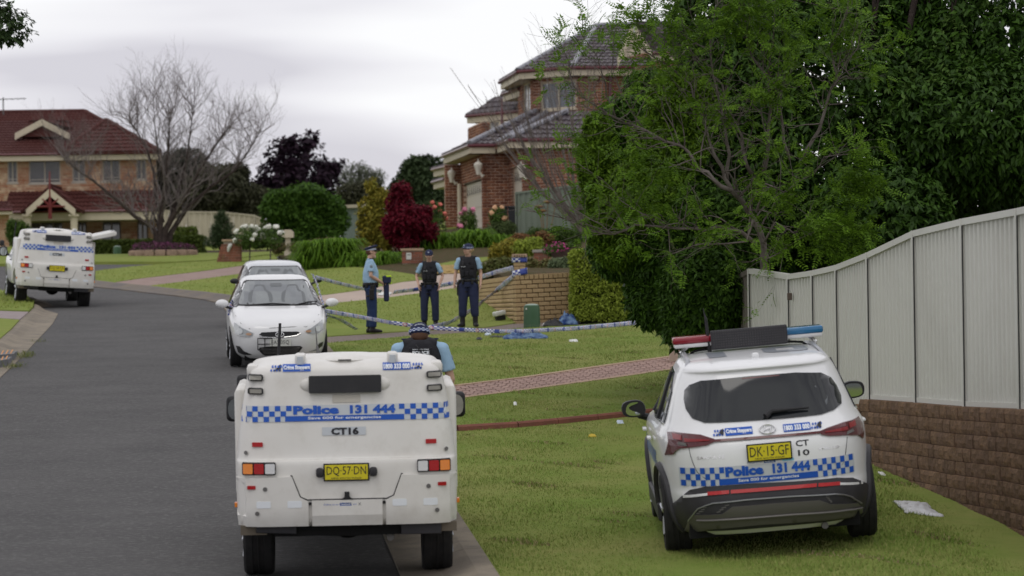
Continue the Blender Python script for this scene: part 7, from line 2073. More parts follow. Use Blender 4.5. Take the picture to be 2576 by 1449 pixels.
# dense feathery mass at the lower right of the locust
ex_t = []
Pp, N = crown_points([pe(*Q(1420, 800), 130, 150, 44.3, .4), pe(*Q(1330, 1000), 130, 60, 44.0, .4), pe(*Q(1500, 950), 80, 90, 44.2, .4), pe(*Q(1200, 880), 80, 60, 44.3, .4), pe(*Q(1000, 60), 160, 70, 44.6, .4), pe(*Q(760, 60), 130, 60, 44.6, .4), pe(*Q(1350, 120), 110, 90, 44.6, .4), pe(*Q(560, 130), 70, 70, 44.5, .5), pe(*Q(420, 800), 90, 60, 44.3, .4), pe(*Q(330, 640), 60, 70, 44.3, .4), pe(*Q(600, 700), 110, 120, 44.4, .4), pe(*Q(1130, 360), 60, 60, 44.6, .4)], 760, .3, .3, 2, .8)
k9 = fbm(Pp, 2.9, 2.0) > -.15; Pp, N = Pp[k9], N[k9]
for p, n_ in zip(Pp, N): ex_t.append((Vector(p) - lo0, Vector(n_)))
link('leaves', sprays(ex_t, 3, .20, 6, .060, .026), M_loc, lo, kind='stuff')
# flower spike plants etc. by the green fence: dry hydrangea heads
hy = empty('dry_hydrangea', P(1372, 560, 99), 'dry brown flower heads on stems before the green fence', 'plant')
for (u, v) in ((1356, 520), (1398, 512), (1378, 508), (1364, 530)):
    q = P(u, v, 99) - Vector(hy.location); k = MB(); k.tube([(q.x * .3, 0, -.5), q], .012, 5); k.ball(q, (.14, .12, .05), 8, 5); k.build('flower_head', mat('dry_brown', (.22, .13, .06), rough=.9), hy, smooth=True)
# ------------------------------------------------------------------ people
M_skin = mat('skin', (.55, .35, .26), rough=.55, var=.3, scale=6, c2=(.38, .20, .14))
M_shirt = mat('shirt_blue', (.32, .47, .62), rough=.85, var=.5, scale=7, c2=(.22, .36, .50), bump=.4, bscale=14)
M_navy = mat('navy_cloth', (.018, .024, .058), rough=.9, var=.5, scale=6, c2=(.03, .036, .075), bump=.5, bscale=12)
M_navy2 = mat('navy_trousers', (.012, .026, .075), rough=.85, var=.5, scale=6, c2=(.02, .04, .10), bump=.4, bscale=12)
M_vest = mat('vest_black', (.012, .012, .015), rough=.8, var=.5, scale=10, c2=(.025, .025, .03), bump=.4, bscale=30)
M_boot = mat('boot_black', (.012, .011, .011), rough=.45)
M_hair_b = mat('hair_brown', (.10, .05, .028), rough=.7)
M_hair_y = mat('hair_blond', (.42, .30, .16), rough=.7)
M_capw = mat('cap_band', (.45, .50, .62), rough=.7)
def vmesh(name, mb, m, parent, vox, smooth=3):
    o = link(name, mb.mesh(name), m, parent)
    r = o.modifiers.new('r', 'REMESH'); r.mode = 'VOXEL'; r.voxel_size = vox
    s = o.modifiers.new('s', 'SMOOTH'); s.iterations = smooth; s.factor = .5
    bake(o); o.data.polygons.foreach_set('use_smooth', [True] * len(o.data.polygons))
    if not len(o.data.materials): o.data.materials.append(m)
    return o
def hand(mb, w, d, palm, curl=.5, s=1.0):
    """w wrist, d direction of hand, palm = palm normal"""
    d = Vector(d).normalized(); n = Vector(palm); n = (n - d * n.dot(d)).normalized(); t = d.cross(n)
    mb.tube([w - d * .02, w + d * .03, w + d * .085], [(.026, .019), (.040, .018), (.040, .015)], 8, up=t)
    for i, (o_, L) in enumerate(((-.030, .065), (-.010, .075), (.010, .070), (.028, .055))):
        p = w + d * .08 + t * o_; q = [p]; dd = d.copy()
        for k in range(3):
            dd = (dd + n * curl * .5).normalized(); q.append(q[-1] + dd * L * s * (.42, .33, .25)[k])
        mb.tube([p - d * .02] + q, [.0095, .0095, .009, .0085, .007], 6)
    p = w + d * .03 - t * .034; mb.tube([p, p + (d * .6 - t * .6 + n * .35).normalized() * .035, p + (d * .6 - t * .6 + n * .35).normalized() * .035 + (d + n * .4).normalized() * .03], [.013, .0115, .009], 6)
def person(label, loc, yaw, H, J, look=(0, 0), vest=False, cap='ball', trous=None, feet=((0, 1), (0, 1)), hair=None, belly=0.0, female=False, hb=.5, face=True, tilt=0.0, beard=False, shades=False, bootl=.14):
    t = empty('person', loc, label, 'person'); t.rotation_euler = (0, 0, radians(yaw))
    k = H / 1.78
    def V(p): return Vector(p) * k
    hw = .9 if female else 1.0
    sh, el, wr = J['sh'], J['el'], J['wr']; hip, kn, an = J['hip'], J['kn'], J['an']
    nb = V(J.get('neck', (0, -.01, 1.50))); hc = V(J.get('head', (0, .02, 1.665)))
    HM = Matrix.Rotation(radians(look[0]), 3, 'Z') @ Matrix.Rotation(radians(look[1]), 3, 'X')
    def Hd(x, y, z): return hc + (HM @ Vector((x, y, z))) * k * J.get('hs', 1.02)
    b = MB()
    b.tube([V((0, 0, .90)), V((0, 0, 1.1)), V((0, 0, 1.3)), V((0, -.01, 1.43))], [(.14 * k, .10 * k), (.12 * k, .09 * k), (.15 * k, .10 * k), (.12 * k, .08 * k)], 12, up=(1, 0, 0))
    b.tube([nb - Vector((0, 0, .08)), nb, hc - HM @ Vector((0, .01, .05))], [.065 * k, .058 * k, .055 * k], 10)
    b.ball(Hd(0, -.005, .015), (.076 * k, .096 * k, .105 * k), 16, 12, M=HM); b.ball(Hd(0, .022, -.055), (.056 * k, .062 * k, .062 * k), 12, 8, M=HM); b.ball(Hd(0, .055, -.085), (.030 * k, .025 * k, .022 * k), 10, 6, M=HM)
    b.tube([Hd(0, .085, .02), Hd(0, .108, -.02), Hd(0, .085, -.032)], [.009 * k, .015 * k, .011 * k], 8)
    for s in (-1, 1): b.ball(Hd(s * .078, -.005, -.005), (.012 * k, .022 * k, .032 * k), 8, 6, M=HM); b.ball(Hd(s * .035, .058, -.03), (.025 * k, .025 * k, .022 * k), 8, 6, M=HM)
    for i in range(2):
        S, E_, W = V(sh[i]), V(el[i]), V(wr[i])
        b.tube([S, S.lerp(E_, .5), E_, E_.lerp(W, .3), W], [.050 * k * hw, .046 * k * hw, .038 * k * hw, .040 * k * hw, .026 * k * hw], 10)
        hd = J['hd'][i]; hand(b, W, hd, J['pn'][i], hb)
        b.tube([V(hip[i]), V(kn[i]), V(an[i])], [.075 * k, .048 * k, .036 * k], 10)
        b.tube([V(an[i]), V(an[i]) + Vector((feet[i][0], feet[i][1], -.9)).normalized() * .04], [.036, .03], 8)
    body_ = vmesh('body', b, M_skin, t, .0085)
    # shirt
    c = MB()
    tor = J.get('torso', [(0, 0, .96), (0, .0, 1.08), (0, .005, 1.25), (0, 0, 1.38), (0, -.01, 1.47), (0, -.01, 1.51)])
    rad = [(.165, .12), (.150 + belly * .5, .115 + belly), (.165 + belly * .3, .122 + belly * .8), (.178, .12), (.13, .085), (.068, .062)]
    if female: rad = [(.165, .115), (.135, .10), (.15, .118), (.158, .11), (.12, .078), (.062, .058)]
    c.tube([V(p) for p in tor], [(a * k, b_ * k) for a, b_ in rad], 20, up=(1, 0, 0))
    for i in range(2):
        S, E_ = V(sh[i]), V(el[i]); c.ball(S, (.062 * k * hw,) * 3, 10, 8); f = .72
        c.tube([V((sh[i][0] * .5, 0, 1.47)), S, S.lerp(E_, f)], [.05 * k, .066 * k * hw, .072 * k * hw], 12)
    shirt = vmesh('shirt', c, M_shirt, t, .013)
    cm = MB(); cm.tube([nb + Vector((.062 * k * cos(a), .055 * k * sin(a) + .005, -.005 + .022 * (1 if sin(a) < 0 else .2))) for a in [2 * pi * i / 16 for i in range(17)]], [.014 * k] * 17, 6, cap=False); cm.build('collar', M_shirt, t, smooth=True)
    # trousers
    c = MB(); c.tube([V((0, 0, 1.04)), V((0, 0, .95)), V((0, -.005, .86))], [(.150 * k, .115 * k), (.172 * k, .13 * k), (.165 * k, .125 * k)], 18, up=(1, 0, 0))
    for i in range(2):
        h_, kk, a_ = V(hip[i]), V(kn[i]), V(an[i])
        c.tube([h_ + Vector((0, 0, .03)), h_.lerp(kk, .5), kk, kk.lerp(a_, .5), a_ + Vector((0, 0, .02 if bootl < .2 else .12))], [.108 * k, .104 * k, .088 * k, .084 * k, .080 * k if bootl < .2 else .072 * k], 12)
    vmesh('trousers', c, trous or M_navy, t, .014, 2)
    for i in range(2):
        a_ = V(an[i]); f = Vector((feet[i][0], feet[i][1], 0)).normalized(); c = MB()
        c.tube([Vector((a_.x, a_.y, a_.z + bootl)), a_, Vector((a_.x, a_.y, .04))], [.052, .05, .05], 10)
        c.tube([Vector((a_.x, a_.y, .045)) - f * .07, Vector((a_.x, a_.y, .05)) + f * .02, Vector((a_.x, a_.y, .04)) + f * .13, Vector((a_.x, a_.y, .032)) + f * .19], [(.035, .04), (.042, .048), (.046, .036), (.034, .022)], 10, up=f.cross(Vector((0, 0, 1))))
        vmesh('boot', c, M_boot, t, .012, 2)
    # belt with pouches
    c = MB(); zb_ = 1.005 * k
    c.tube([Vector(((.172 if not female else .165) * k * cos(a), (.128 + belly * .6) * k * sin(a), zb_)) for a in [2 * pi * i / 24 for i in range(25)]], [(.028, .009)] * 25, 6, cap=False, up=(0, 0, 1)); belt = c.build('belt', M_boot, t)
    for a, w in ((20, .05), (60, .04), (120, .045), (160, .05), (-40, .05), (-90, .06), (-140, .05)):
        c = MB(); a = radians(a); M_ = Matrix.Translation(Vector((.185 * k * cos(a), .145 * k * sin(a), zb_ - .02))) @ Matrix.Rotation(a, 4, 'Z')
        c.rbox(-.02, .02, -w / 2, w / 2, -.055, .04, .01, M=M_); c.build('pouch', M_boot, belt)
    c = MB(); sx = J.get('holster', 1)
    c.rbox(sx * .20 * k - .03, sx * .20 * k + .03, -.05, .05, .68 * k, .90 * k, .015); c.rbox(sx * .20 * k - .02, sx * .20 * k + .025, -.03, .06, .88 * k, .98 * k, .01); c.build('holster', M_boot, t)
    hp = V(hip[0 if sx < 0 else 1]); c = MB(); c.tube([Vector((hp.x + .102 * k * cos(a), hp.y + .102 * k * sin(a), .76 * k)) for a in [2 * pi * i / 16 for i in range(17)]], [(.018, .006)] * 17, 6, cap=False, up=(0, 0, 1)); c.build('thigh_strap', M_boot, t)
    if vest:
        c = MB(); z_ = [(1.04, .172, .145), (1.14, .180, .15), (1.26, .198, .158), (1.36, .195, .152), (1.44, .175, .130), (1.485, .145, .115), (1.515, .085, .09)]
        c.tube([V((0, 0, z)) for z, _, _ in z_], [(a * k * (hw + .04), b_ * k) for _, a, b_ in z_], 20, up=(1, 0, 0))
        for s in (-1, 1): c.tube([V((s * .06, 0, 1.495)), V((s * .15, 0, 1.47))], [(.085 * k, .055 * k), (.075 * k, .05 * k)], 10, up=(0, 1, 0))
        v_ = vmesh('vest', c, M_vest, t, .013, 2)
        for (x0, x1, z0, z1, d) in ((-.13, -.04, 1.10, 1.22, .03), (-.03, .05, 1.10, 1.20, .035), (.06, .135, 1.09, 1.22, .03), (.04, .11, 1.27, 1.38, .03), (-.13, -.03, 1.26, 1.33, .02), (-.07, -.02, 1.36, 1.42, .02)):
            c = MB(); c.rbox(x0 * k, x1 * k, .115 * k, (.135 + d) * k, z0 * k, z1 * k, .012); c.build('pouch', M_vest, v_)
        c = MB(); c.rbox(.06 * k, .10 * k, .14 * k, .18 * k, 1.33 * k, 1.42 * k, .008); c.tube([V((.08, .15, 1.42)), V((.09, .14, 1.50))], .006, 5); c.build('radio', M_clad, v_)
        if face:
            decal('lettering', text_bm('POLICE', .085 * k, .02 * k, .03), lambda a, z, off: Vector((-(a) + .075 * k, .165 * k, z + 1.30 * k)), M_txtw, v_, cut=0)
    # shoulder patches
    for i in range(2):
        S, E_ = V(sh[i]), V(el[i]); q = S.lerp(E_, .35); s = 1 if q.x > 0 else -1; c = MB(); c.ball(q + Vector((s * .055 * k, 0, 0)), (.02, .035, .045), 8, 6); c.build('shoulder_patch', mat('patch', (.30, .36, .38), rough=.7, var=.8, scale=30, c2=(.03, .04, .08)), t)
        c = MB(); c.rbox(min(s * .08, s * .17) * k, max(s * .08, s * .17) * k, -.03, .03, 1.515 * k, 1.53 * k, .004); c.build('epaulette', M_navy, t)
    # head dress
    if cap == 'ball':
        c = MB(); c.ball(Hd(0, -.010, .050), (.092 * k, .114 * k, .090 * k), 18, 10, M=HM)
        pts = [Hd(.075 * cos(a), .085 + .065 * sin(a), .045 - .012 * sin(a)) for a in [pi * i / 10 for i in range(11)]]
        c.add(pts + [p + Vector((0, 0, .008)) for p in pts] , [tuple(range(11)), tuple(range(21, 10, -1))] + [(i, i + 1, i + 12, i + 11) for i in range(10)])
        cp = c.build('cap', M_navy, t, smooth=True)
        band = MB(); n = 28
        for i in range(n):
            for j in range(3):
                a0, a1 = 2 * pi * i / n, 2 * pi * (i + 1) / n; r1, r2 = .096 * k, .118 * k
                q = [Hd(r1 * cos(a), r2 * sin(a) - .008, .028 + z) * 1.0 for a, z in ((a0, j * .011), (a1, j * .011), (a1, (j + 1) * .011), (a0, (j + 1) * .011))]
                band.add(q, [(0, 1, 2, 3)], (i + j) % 2)
        band.build('checker_band', [M_capw, mat('check_blue', (.03, .05, .16), rough=.7)], cp)
        c = MB(); c.ball(Hd(0, .098, .09), (.018 * k, .008 * k, .02 * k), 8, 6, M=HM); c.build('badge', M_capw, cp)
    elif cap == 'peaked':
        c = MB(); c.tube([Hd(0, -.005, .03), Hd(0, -.005, .065)], [(.087 * k, .106 * k), (.090 * k, .110 * k)], 20, up=HM @ Vector((1, 0, 0))); cp = c.build('cap_band', M_capw, t)
        c = MB(); c.loft([[Hd(a * cos(w), y0 + b_ * sin(w), z + .24 * (b_ * sin(w) + y0)) for w in [2 * pi * i / 24 for i in range(24)]] for z, a, b_, y0 in ((.060, .088, .108, -.005), (.082, .115, .132, .0), (.100, .118, .134, .0), (.112, .09, .105, 0.0))], True); c.build('cap_crown', M_navy, cp, smooth=True)
        c = MB(); pts = [Hd(.075 * cos(a), .075 + .065 * sin(a), .038 - .035 * sin(a)) for a in [pi * i / 10 for i in range(11)]]
        c.add(pts + [p + Vector((0, 0, .006)) for p in pts], [tuple(range(11)), tuple(range(21, 10, -1))] + [(i, i + 1, i + 12, i + 11) for i in range(10)]); c.build('peak', M_boot, cp, smooth=True)
    if hair:
        c = MB(); c.ball(Hd(0, -.022, .012), (.081 * k, .092 * k, .095 * k), 14, 10, M=HM)
        if hair[1] == 'bun': c.ball(Hd(0, -.115, .0), (.035 * k,) * 3, 10, 8, M=HM)
        c.build('hair', hair[0], t, smooth=True)
    if face:
        for s in (-1, 1):
            c = MB(); c.ball(Hd(s * .031, .079, .012), (.012 * k, .008 * k, .008 * k), 8, 6, M=HM); c.build('eye', M_boot if not shades else M_glass, t)
            c = MB(); c.tube([Hd(s * .015, .092, .030), Hd(s * .05, .080, .030)], .005 * k, 5); c.build('eyebrow', hair[0] if hair else M_hair_b, t)
        c = MB(); c.tube([Hd(-.024, .076, -.062), Hd(0, .086, -.063), Hd(.024, .076, -.062)], .006 * k, 6); c.build('mouth', mat('lips', (.33, .12, .10), rough=.5), t)
        if shades:
            c = MB(); c.rbox(0, 0.001, 0, .001, 0, .001, 0) if False else None
            for s in (-1, 1): c.ball(Hd(s * .034, .088, .014), (.032 * k, .012 * k, .018 * k), 10, 6, M=HM)
            c.tube([Hd(.06, .07, .018), Hd(.08, .0, .016)], .004, 4); c.tube([Hd(-.06, .07, .018), Hd(-.08, .0, .016)], .004, 4); c.build('sunglasses', M_glass, t)
        if beard:
            c = MB(); c.ball(Hd(0, .062, -.095), (.040 * k, .034 * k, .045 * k), 10, 8, M=HM); c.build('beard', mat('beard', (.50, .36, .26), rough=.9, var=.8, scale=60), t, smooth=True)
    return t, Hd, V
def stand(u, v, h=None): return G(u, v, h)
# left officer, in profile facing right with clasped hands
g = stand(934, 838)
pA_, Hd, V = person('bearded officer in a peaked cap and light blue shirt standing in profile with clasped hands', g, -82, 1.715,
    dict(sh=[(-.19, 0, 1.45), (.19, 0, 1.45)], el=[(-.24, -.02, 1.17), (.24, -.02, 1.17)], wr=[(-.05, .24, 1.03), (.05, .25, 1.02)], hd=[(.6, .55, -.25), (-.6, .5, -.3)], pn=[(.6, -.6, 0), (-.6, -.6, 0)],
         hip=[(-.10, 0, .90), (.10, 0, .90)], kn=[(-.11, .02, .49), (.11, .03, .49)], an=[(-.12, -.02, .10), (.12, .02, .10)], holster=1), look=(-4, 2), cap='peaked', trous=M_navy2, belly=.05, beard=True, shades=True, hair=(M_hair_b, 'short'), hb=.9)
c = MB(); c.rbox(-.10, .10, .24, .40, .97, 1.13, .03); c.rbox(-.07, .07, .26, .36, .62, .98, .03); bag = c.build('carried_vest', M_navy, None)
bag.matrix_world = Matrix.Translation(g) @ Matrix.Rotation(radians(-82), 4, 'Z')
tag(bag, 'folded navy vest with yellow trim held by the bearded officer', 'vest')
c = MB(); c.rbox(-.102, .102, .30, .402, 1.10, 1.135, .01); c.rbox(-.104, .104, .385, .408, .99, 1.0, .003); c.rbox(-.09, .09, .39, .41, .96, .985, .003); c.build('yellow_trim', mat('hi_vis', (.50, .70, .03), rough=.6), bag)
# middle officer facing the camera
g = stand(1082, 820)
person('shorter officer in a black vest facing the camera with hands low', g, 176, 1.54,
    dict(sh=[(-.185, 0, 1.44), (.185, 0, 1.44)], el=[(-.30, -.03, 1.18), (.30, -.03, 1.18)], wr=[(-.24, .10, .97), (.24, .12, .98)], hd=[(.15, .3, -.9), (-.15, .3, -.9)], pn=[(.8, .2, .2), (-.8, .2, .2)],
         hip=[(-.10, 0, .90), (.10, 0, .90)], kn=[(-.125, .03, .49), (.125, .02, .49)], an=[(-.13, 0, .10), (.13, -.02, .10)], holster=1), look=(0, -12), vest=True, hair=(M_hair_b, 'short'), feet=((-.3, 1), (.3, 1)), female=True, bootl=.16)
bpy.data.objects['person.001'].scale = (1.04, 1.05, 1)
# right officer, head turned to the left of the picture
g = stand(1180, 823)
person('tall blond officer in a black vest with arms hanging and head turned to the left', g, 172, 1.675,
    dict(sh=[(-.185, 0, 1.45), (.185, 0, 1.45)], el=[(-.245, -.04, 1.17), (.26, -.03, 1.17)], wr=[(-.25, .04, .93), (.275, .05, .94)], hd=[(0, .25, -.95), (0, .25, -.95)], pn=[(.9, .1, .1), (-.9, .1, .1)],
         hip=[(-.10, 0, .90), (.10, 0, .90)], kn=[(-.115, .02, .49), (.115, .02, .49)], an=[(-.13, 0, .10), (.13, 0, .10)], holster=1), look=(-42, 0), vest=True, hair=(M_hair_y, 'bun'), feet=((-.35, 1), (.3, 1)), female=True, bootl=.2)
bpy.data.objects['person.002'].scale = (1.08, 1.08, 1)
# near officer seen from behind beyond the van
g = Vector((P(1057, 900, 35.2).x, 35.2, SLOPE * 35.2 + .03))
pB_, Hd, V = person('officer seen from behind over the van roof, cap checkered, black vest lettered on the back', g, 4, 1.94,
    dict(sh=[(-.205, 0, 1.43), (.205, 0, 1.43)], el=[(-.25, .05, 1.16), (.285, .02, 1.13)], wr=[(-.12, .28, 1.10), (.25, .16, .93)], hd=[(.3, .8, .1), (-.2, .7, -.6)], pn=[(0, 0, 1), (-.6, 0, .3)], neck=(0, .03, 1.47), hs=.95, head=(0, .10, 1.548),
         hip=[(-.10, 0, .90), (.10, 0, .90)], kn=[(-.12, .02, .49), (.12, .02, .49)], an=[(-.14, 0, .10), (.14, 0, .10)]), look=(0, -14), vest=True, hair=(M_hair_b, 'short'), face=False)
pB_.scale = (1.04, 1.04, 1)
c = MB(); c.rbox(-.118, .118, -.182, -.12, 1.475, 1.57, .006); pt2 = c.build('back_panel', M_vest, pB_)
decal('lettering', text_bm('NEW SOUTH WALES', .165, .013, .02), lambda a, z, off: Vector((a, -.1845, z + 1.552)), M_txtw, pt2, cut=0)
decal('lettering', text_bm('POLICE', .17, .036, .04), lambda a, z, off: Vector((a, -.1845, z + 1.518)), M_txtw, pt2, cut=0)
for i in range(6):
    c = MB(); c.rbox(-.105 + i * .036, -.08 + i * .036, -.19, -.145, 1.36, 1.40, .003); c.build('webbing_loop', M_clad, pt2)
c = MB(); pts = [Vector((-.05 + .02 * sin(i * 1.0), -.18, 1.47 - i * .0)) for i in range(1)]
cs = [Vector((-.045, -.14, 1.60)), Vector((-.02, -.195, 1.56)), Vector((.03, -.2, 1.48)), Vector((.09, -.2, 1.38)), Vector((.14, -.19, 1.30))]
dense_ = []
for a, b in zip(cs, cs[1:]):
    for i in range(14): dense_.append(a.lerp(b, i / 14))
c.tube([p + Vector((.008 * cos(i * 1.9), 0, .008 * sin(i * 1.9))) for i, p in enumerate(dense_)], .005, 5); c.build('coiled_cord', M_clad, pB_, smooth=True)
decal('lettering', text_bm('NSW POLICE FORCE', .10, .012, .02), lambda a, z, off: Hd(a * .95, -.118 + abs(a) ** 2 * 4, .10 + z * 1.0 - abs(a) ** 2 * 5), M_txtw, pB_, cut=.012)
# ------------------------------------------------------------------ police tape
def tape_mat():
    m = bpy.data.materials.new('police_tape'); m.use_nodes = True; nt = m.node_tree; N = nt.nodes; L = nt.links; b = N['Principled BSDF']; b.inputs['Roughness'].default_value = .35
    uv = N.new('ShaderNodeUVMap'); sp_ = N.new('ShaderNodeSeparateXYZ'); L.new(uv.outputs[0], sp_.inputs[0])
    def M(op, a, b_=None):
        n = N.new('ShaderNodeMath'); n.operation = op
        for i, x in enumerate((a, b_)):
            if x is None: continue
            if hasattr(x, 'links'): L.new(x, n.inputs[i])
            else: n.inputs[i].default_value = x
        return n.outputs[0]
    U, Vv = sp_.outputs[0], sp_.outputs[1]
    ch = M('MODULO', M('ADD', M('FLOOR', M('MULTIPLY', U, 18.0)), M('FLOOR', M('MULTIPLY', Vv, 3.0))), 2.0)
    # centre words block: within each metre a calmer stretch
    f = M('FRACT', M('MULTIPLY', U, .9)); blk = M('MULTIPLY', M('GREATER_THAN', f, .44), M('LESS_THAN', f, .58))
    d1 = M('ABSOLUTE', M('SUBTRACT', f, .95)); d2 = M('ABSOLUTE', M('SUBTRACT', Vv, .5)); rr_ = M('ADD', M('MULTIPLY', M('MULTIPLY', d1, 12.0), M('MULTIPLY', d1, 12.0)), M('MULTIPLY', M('MULTIPLY', d2, 1.1), M('MULTIPLY', d2, 1.1)))
    disc = M('LESS_THAN', rr_, .24); ring = M('MULTIPLY', disc, M('GREATER_THAN', rr_, .12))
    mx = N.new('ShaderNodeMix'); mx.data_type = 'RGBA'; mx.inputs['A'].default_value = (.80, .82, .86, 1); mx.inputs['B'].default_value = (.035, .06, .36, 1); L.new(ch, mx.inputs['Factor'])
    m2 = N.new('ShaderNodeMix'); m2.data_type = 'RGBA'; L.new(mx.outputs['Result'], m2.inputs['A']); m2.inputs['B'].default_value = (.05, .08, .36, 1); L.new(blk, m2.inputs['Factor'])
    m3 = N.new('ShaderNodeMix'); m3.data_type = 'RGBA'; L.new(m2.outputs['Result'], m3.inputs['A']); m3.inputs['B'].default_value = (.66, .66, .66, 1); L.new(disc, m3.inputs['Factor'])
    m4 = N.new('ShaderNodeMix'); m4.data_type = 'RGBA'; L.new(m3.outputs['Result'], m4.inputs['A']); m4.inputs['B'].default_value = (.60, .06, .05, 1); L.new(ring, m4.inputs['Factor'])
    L.new(m4.outputs['Result'], b.inputs['Base Color'])
    tr = N.new('ShaderNodeBsdfTranslucent'); L.new(m4.outputs['Result'], tr.inputs['Color']); ms = N.new('ShaderNodeMixShader'); ms.inputs[0].default_value = .12
    L.new(b.outputs[0], ms.inputs[1]); L.new(tr.outputs[0], ms.inputs[2]); L.new(ms.outputs[0], N['Material Output'].inputs['Surface'])
    return m
M_tape = tape_mat(); TAPE_G = 'blue and white checkered police tape'
def tape(pts, label, w=.075, twist=None, sag=0.0, n=14, u0=0.0, crump=0.0, parent=None):
    """pts: 3d points; twist: list of angles (deg) of the tape's plane from vertical"""
    P_ = [Vector(p) for p in pts]; out = []
    for a, b in zip(P_, P_[1:]):
        for i in range(n): out.append(a.lerp(b, i / n))
    out.append(P_[-1]); m_ = len(out)
    if sag:
        for i, p in enumerate(out): t = i / (m_ - 1); p.z -= sag * 4 * t * (1 - t)
    tw = twist or [0, 0]; V = []; F = []; uv = []; s = u0
    base_ = out[0].copy()
    for i, p in enumerate(out):
        if i: s += (p - out[i - 1]).length
        t = i / (m_ - 1) * (len(tw) - 1); j = min(int(t), len(tw) - 2); a = radians(tw[j] + (tw[j + 1] - tw[j]) * (t - j))
        d = (out[min(i + 1, m_ - 1)] - out[max(i - 1, 0)]).normalized(); side = d.cross(Vector((0, 0, 1))).normalized(); up = side.cross(d).normalized()
        if up.z < 0: up = -up
        if crump: a += crump * sin(i * 1.7) + crump * .6 * sin(i * 3.1 + 1)
        wv = (up * cos(a) + side * sin(a)) * (w / 2)
        for q in (-1, -.33, .33, 1):
            V.append(p + wv * q + side * .006 * sin(i * .9 + q * 2) - base_); uv.append((s, (q + 1) / 2))
    for i in range(m_ - 1):
        for k in range(3): a = i * 4 + k; F.append((a, a + 1, a + 5, a + 4))
    me = np_mesh('police_tape', np.array(V), np.array(F)); ul_ = me.uv_layers.new(name='UVMap')
    for l in me.loops: ul_.data[l.index].uv = uv[l.vertex_index]
    o = link('police_tape', me, M_tape, parent)
    md = o.modifiers.new('s', 'SOLIDIFY'); md.thickness = .0012; bake(o)
    if parent is None: tag(o, label, 'tape', TAPE_G); o.location = base_
    return o
tape([P(818, 782, 58.6), P(905, 797, 62), P(985, 812, 66), P(1075, 824, 66)], 'sagging police tape from the white sedan mirror to the lawn above the near officer', twist=[10, -10, 0, 20])
tape([P(1075, 824, 66), P(1160, 829, 66), P(1260, 834, 65), P(1340, 832, 63), P(1450, 826, 60), P(1560, 816, 56), P(1640, 807, 52)], 'long police tape crossing the lawn in front of the green pillar to the bush', u0=3.2)
tape([P(822, 792, 58.8), P(860, 806, 60), P(897, 829, 62)], 'short twisted tape end hanging from the sedan mirror to the lawn', twist=[60, 80, 40, 70], w=.06)
tape([P(1075, 826, 66), P(1130, 812, 68.5), P(1190, 778, 71), P(1250, 730, 73.6), P(1296, 690, wc.y - .05)], 'slanting twisted police tape rising from the lawn to the tan pier', twist=[5, 25, 10, 30, 10], crump=.15, w=.10)
tape([P(793, 697, 70.6), P(850, 712, 73), P(905, 725, 76), P(960, 733, 79)], 'police tape from the rear car mirror passing behind the bearded officer', twist=[10, 20, 25])
tape([P(990, 735, 80), P(1040, 729, 82), P(1115, 717, 82), P(1200, 700, 80), P(1250, 684, 78), P(1292, 674, wc.y + .02)], 'upper police tape running behind the standing officers to the tan pier', twist=[20, 25, 20, 15, 10], w=.10, u0=.7)
tape([P(786, 690, 70.4), P(797, 712, 68), P(806, 742, 63), P(815, 770, 59.5), P(822, 806, 58)], 'crumpled tape along the kerb side of the two parked cars', twist=[40, 0, 40, -20], crump=.6)
tape([P(603, 728, 60.6), P(590, 752, 59.2), P(580, 768, 58.4), P(574, 792, 58.2)], 'crumpled tape along the road side of the white sedan mirror', twist=[30, -10, 40, 0], crump=.6)
tape([P(678, 708, 66.4), P(688, 704, 66.6), P(699, 712, 66.3)], 'small knot of tape on the rear car bonnet aerial', twist=[0, 40], w=.06, crump=.4)
tape([P(932, 839, 69.5), P(960, 846, 69.2), P(1000, 848, 69), P(1034, 843, 69)], 'fallen white tape edge lying at the feet of the bearded officer', twist=[80, 80], w=.06, u0=.02)
pz = Vector(pr_.location); hw_ = .14
for z0, z1, lab in ((.34, .34, 'upper band of police tape wrapped round the tan pier'), (.03, .10, 'lower band of police tape wrapped round the foot of the tan pier')):
    tape([pz + Vector((-.155, .3, z0)), pz + Vector((-.155, -.02, z0)), pz + Vector((.155, -.02, z1)), pz + Vector((.155, .3, z1))], lab, w=.13, n=6)

# ------------------------------------------------------------------ small things
def pillar(label, u0, u1_, vt, vb, y, num=False):
    a, b = P(u0, vb, y), P(u1_, vb, y); zt = P(u0, vt, y).z; z0 = HT((a.x + b.x) / 2, y); r = (b.x - a.x) / 2; h = zt - z0
    t = empty('cable_pillar', ((a.x + b.x) / 2, y + r, z0), label, 'utility pillar', 'green utility pillars')
    m = mat('pillar_green', (.045, .10, .05), rough=.45, var=.4, scale=3, c2=(.06, .12, .065))
    k = MB(); k.tube([(0, 0, -.05), (0, 0, h * .1)], [r * .99, r * .99], 24); k.build('base', m, t, smooth=True)
    k = MB(); k.tube([(0, 0, h * .105), (0, 0, h * .5), (0, 0, h * .88), (0, 0, h * .96), (0, 0, h)], [r * .985, r * .97, r * .94, r * .88, r * .72], 24); k.build('cover', m, t, smooth=True)
    k = MB(); k.ball((0, 0, h * .985), (r * .80, r * .80, .03), 20, 6); k.build('cap', mat('pillar_top', (.28, .36, .30), rough=.5), t, smooth=True)
    if num:
        k = MB(); k.rbox(-r * .72, -r * .55, -r * .82, -r * .70, h * .78, h * .86, .002); k.build('number_tag', M_platew, t)
    return t
pillar('green rounded utility pillar on the lawn before the tan wall', 1317, 1360, 767, 834, 67.5, True)
pillar('green rounded utility pillar by the low hedge of the pale house', 284, 304, 620, 652, 124)
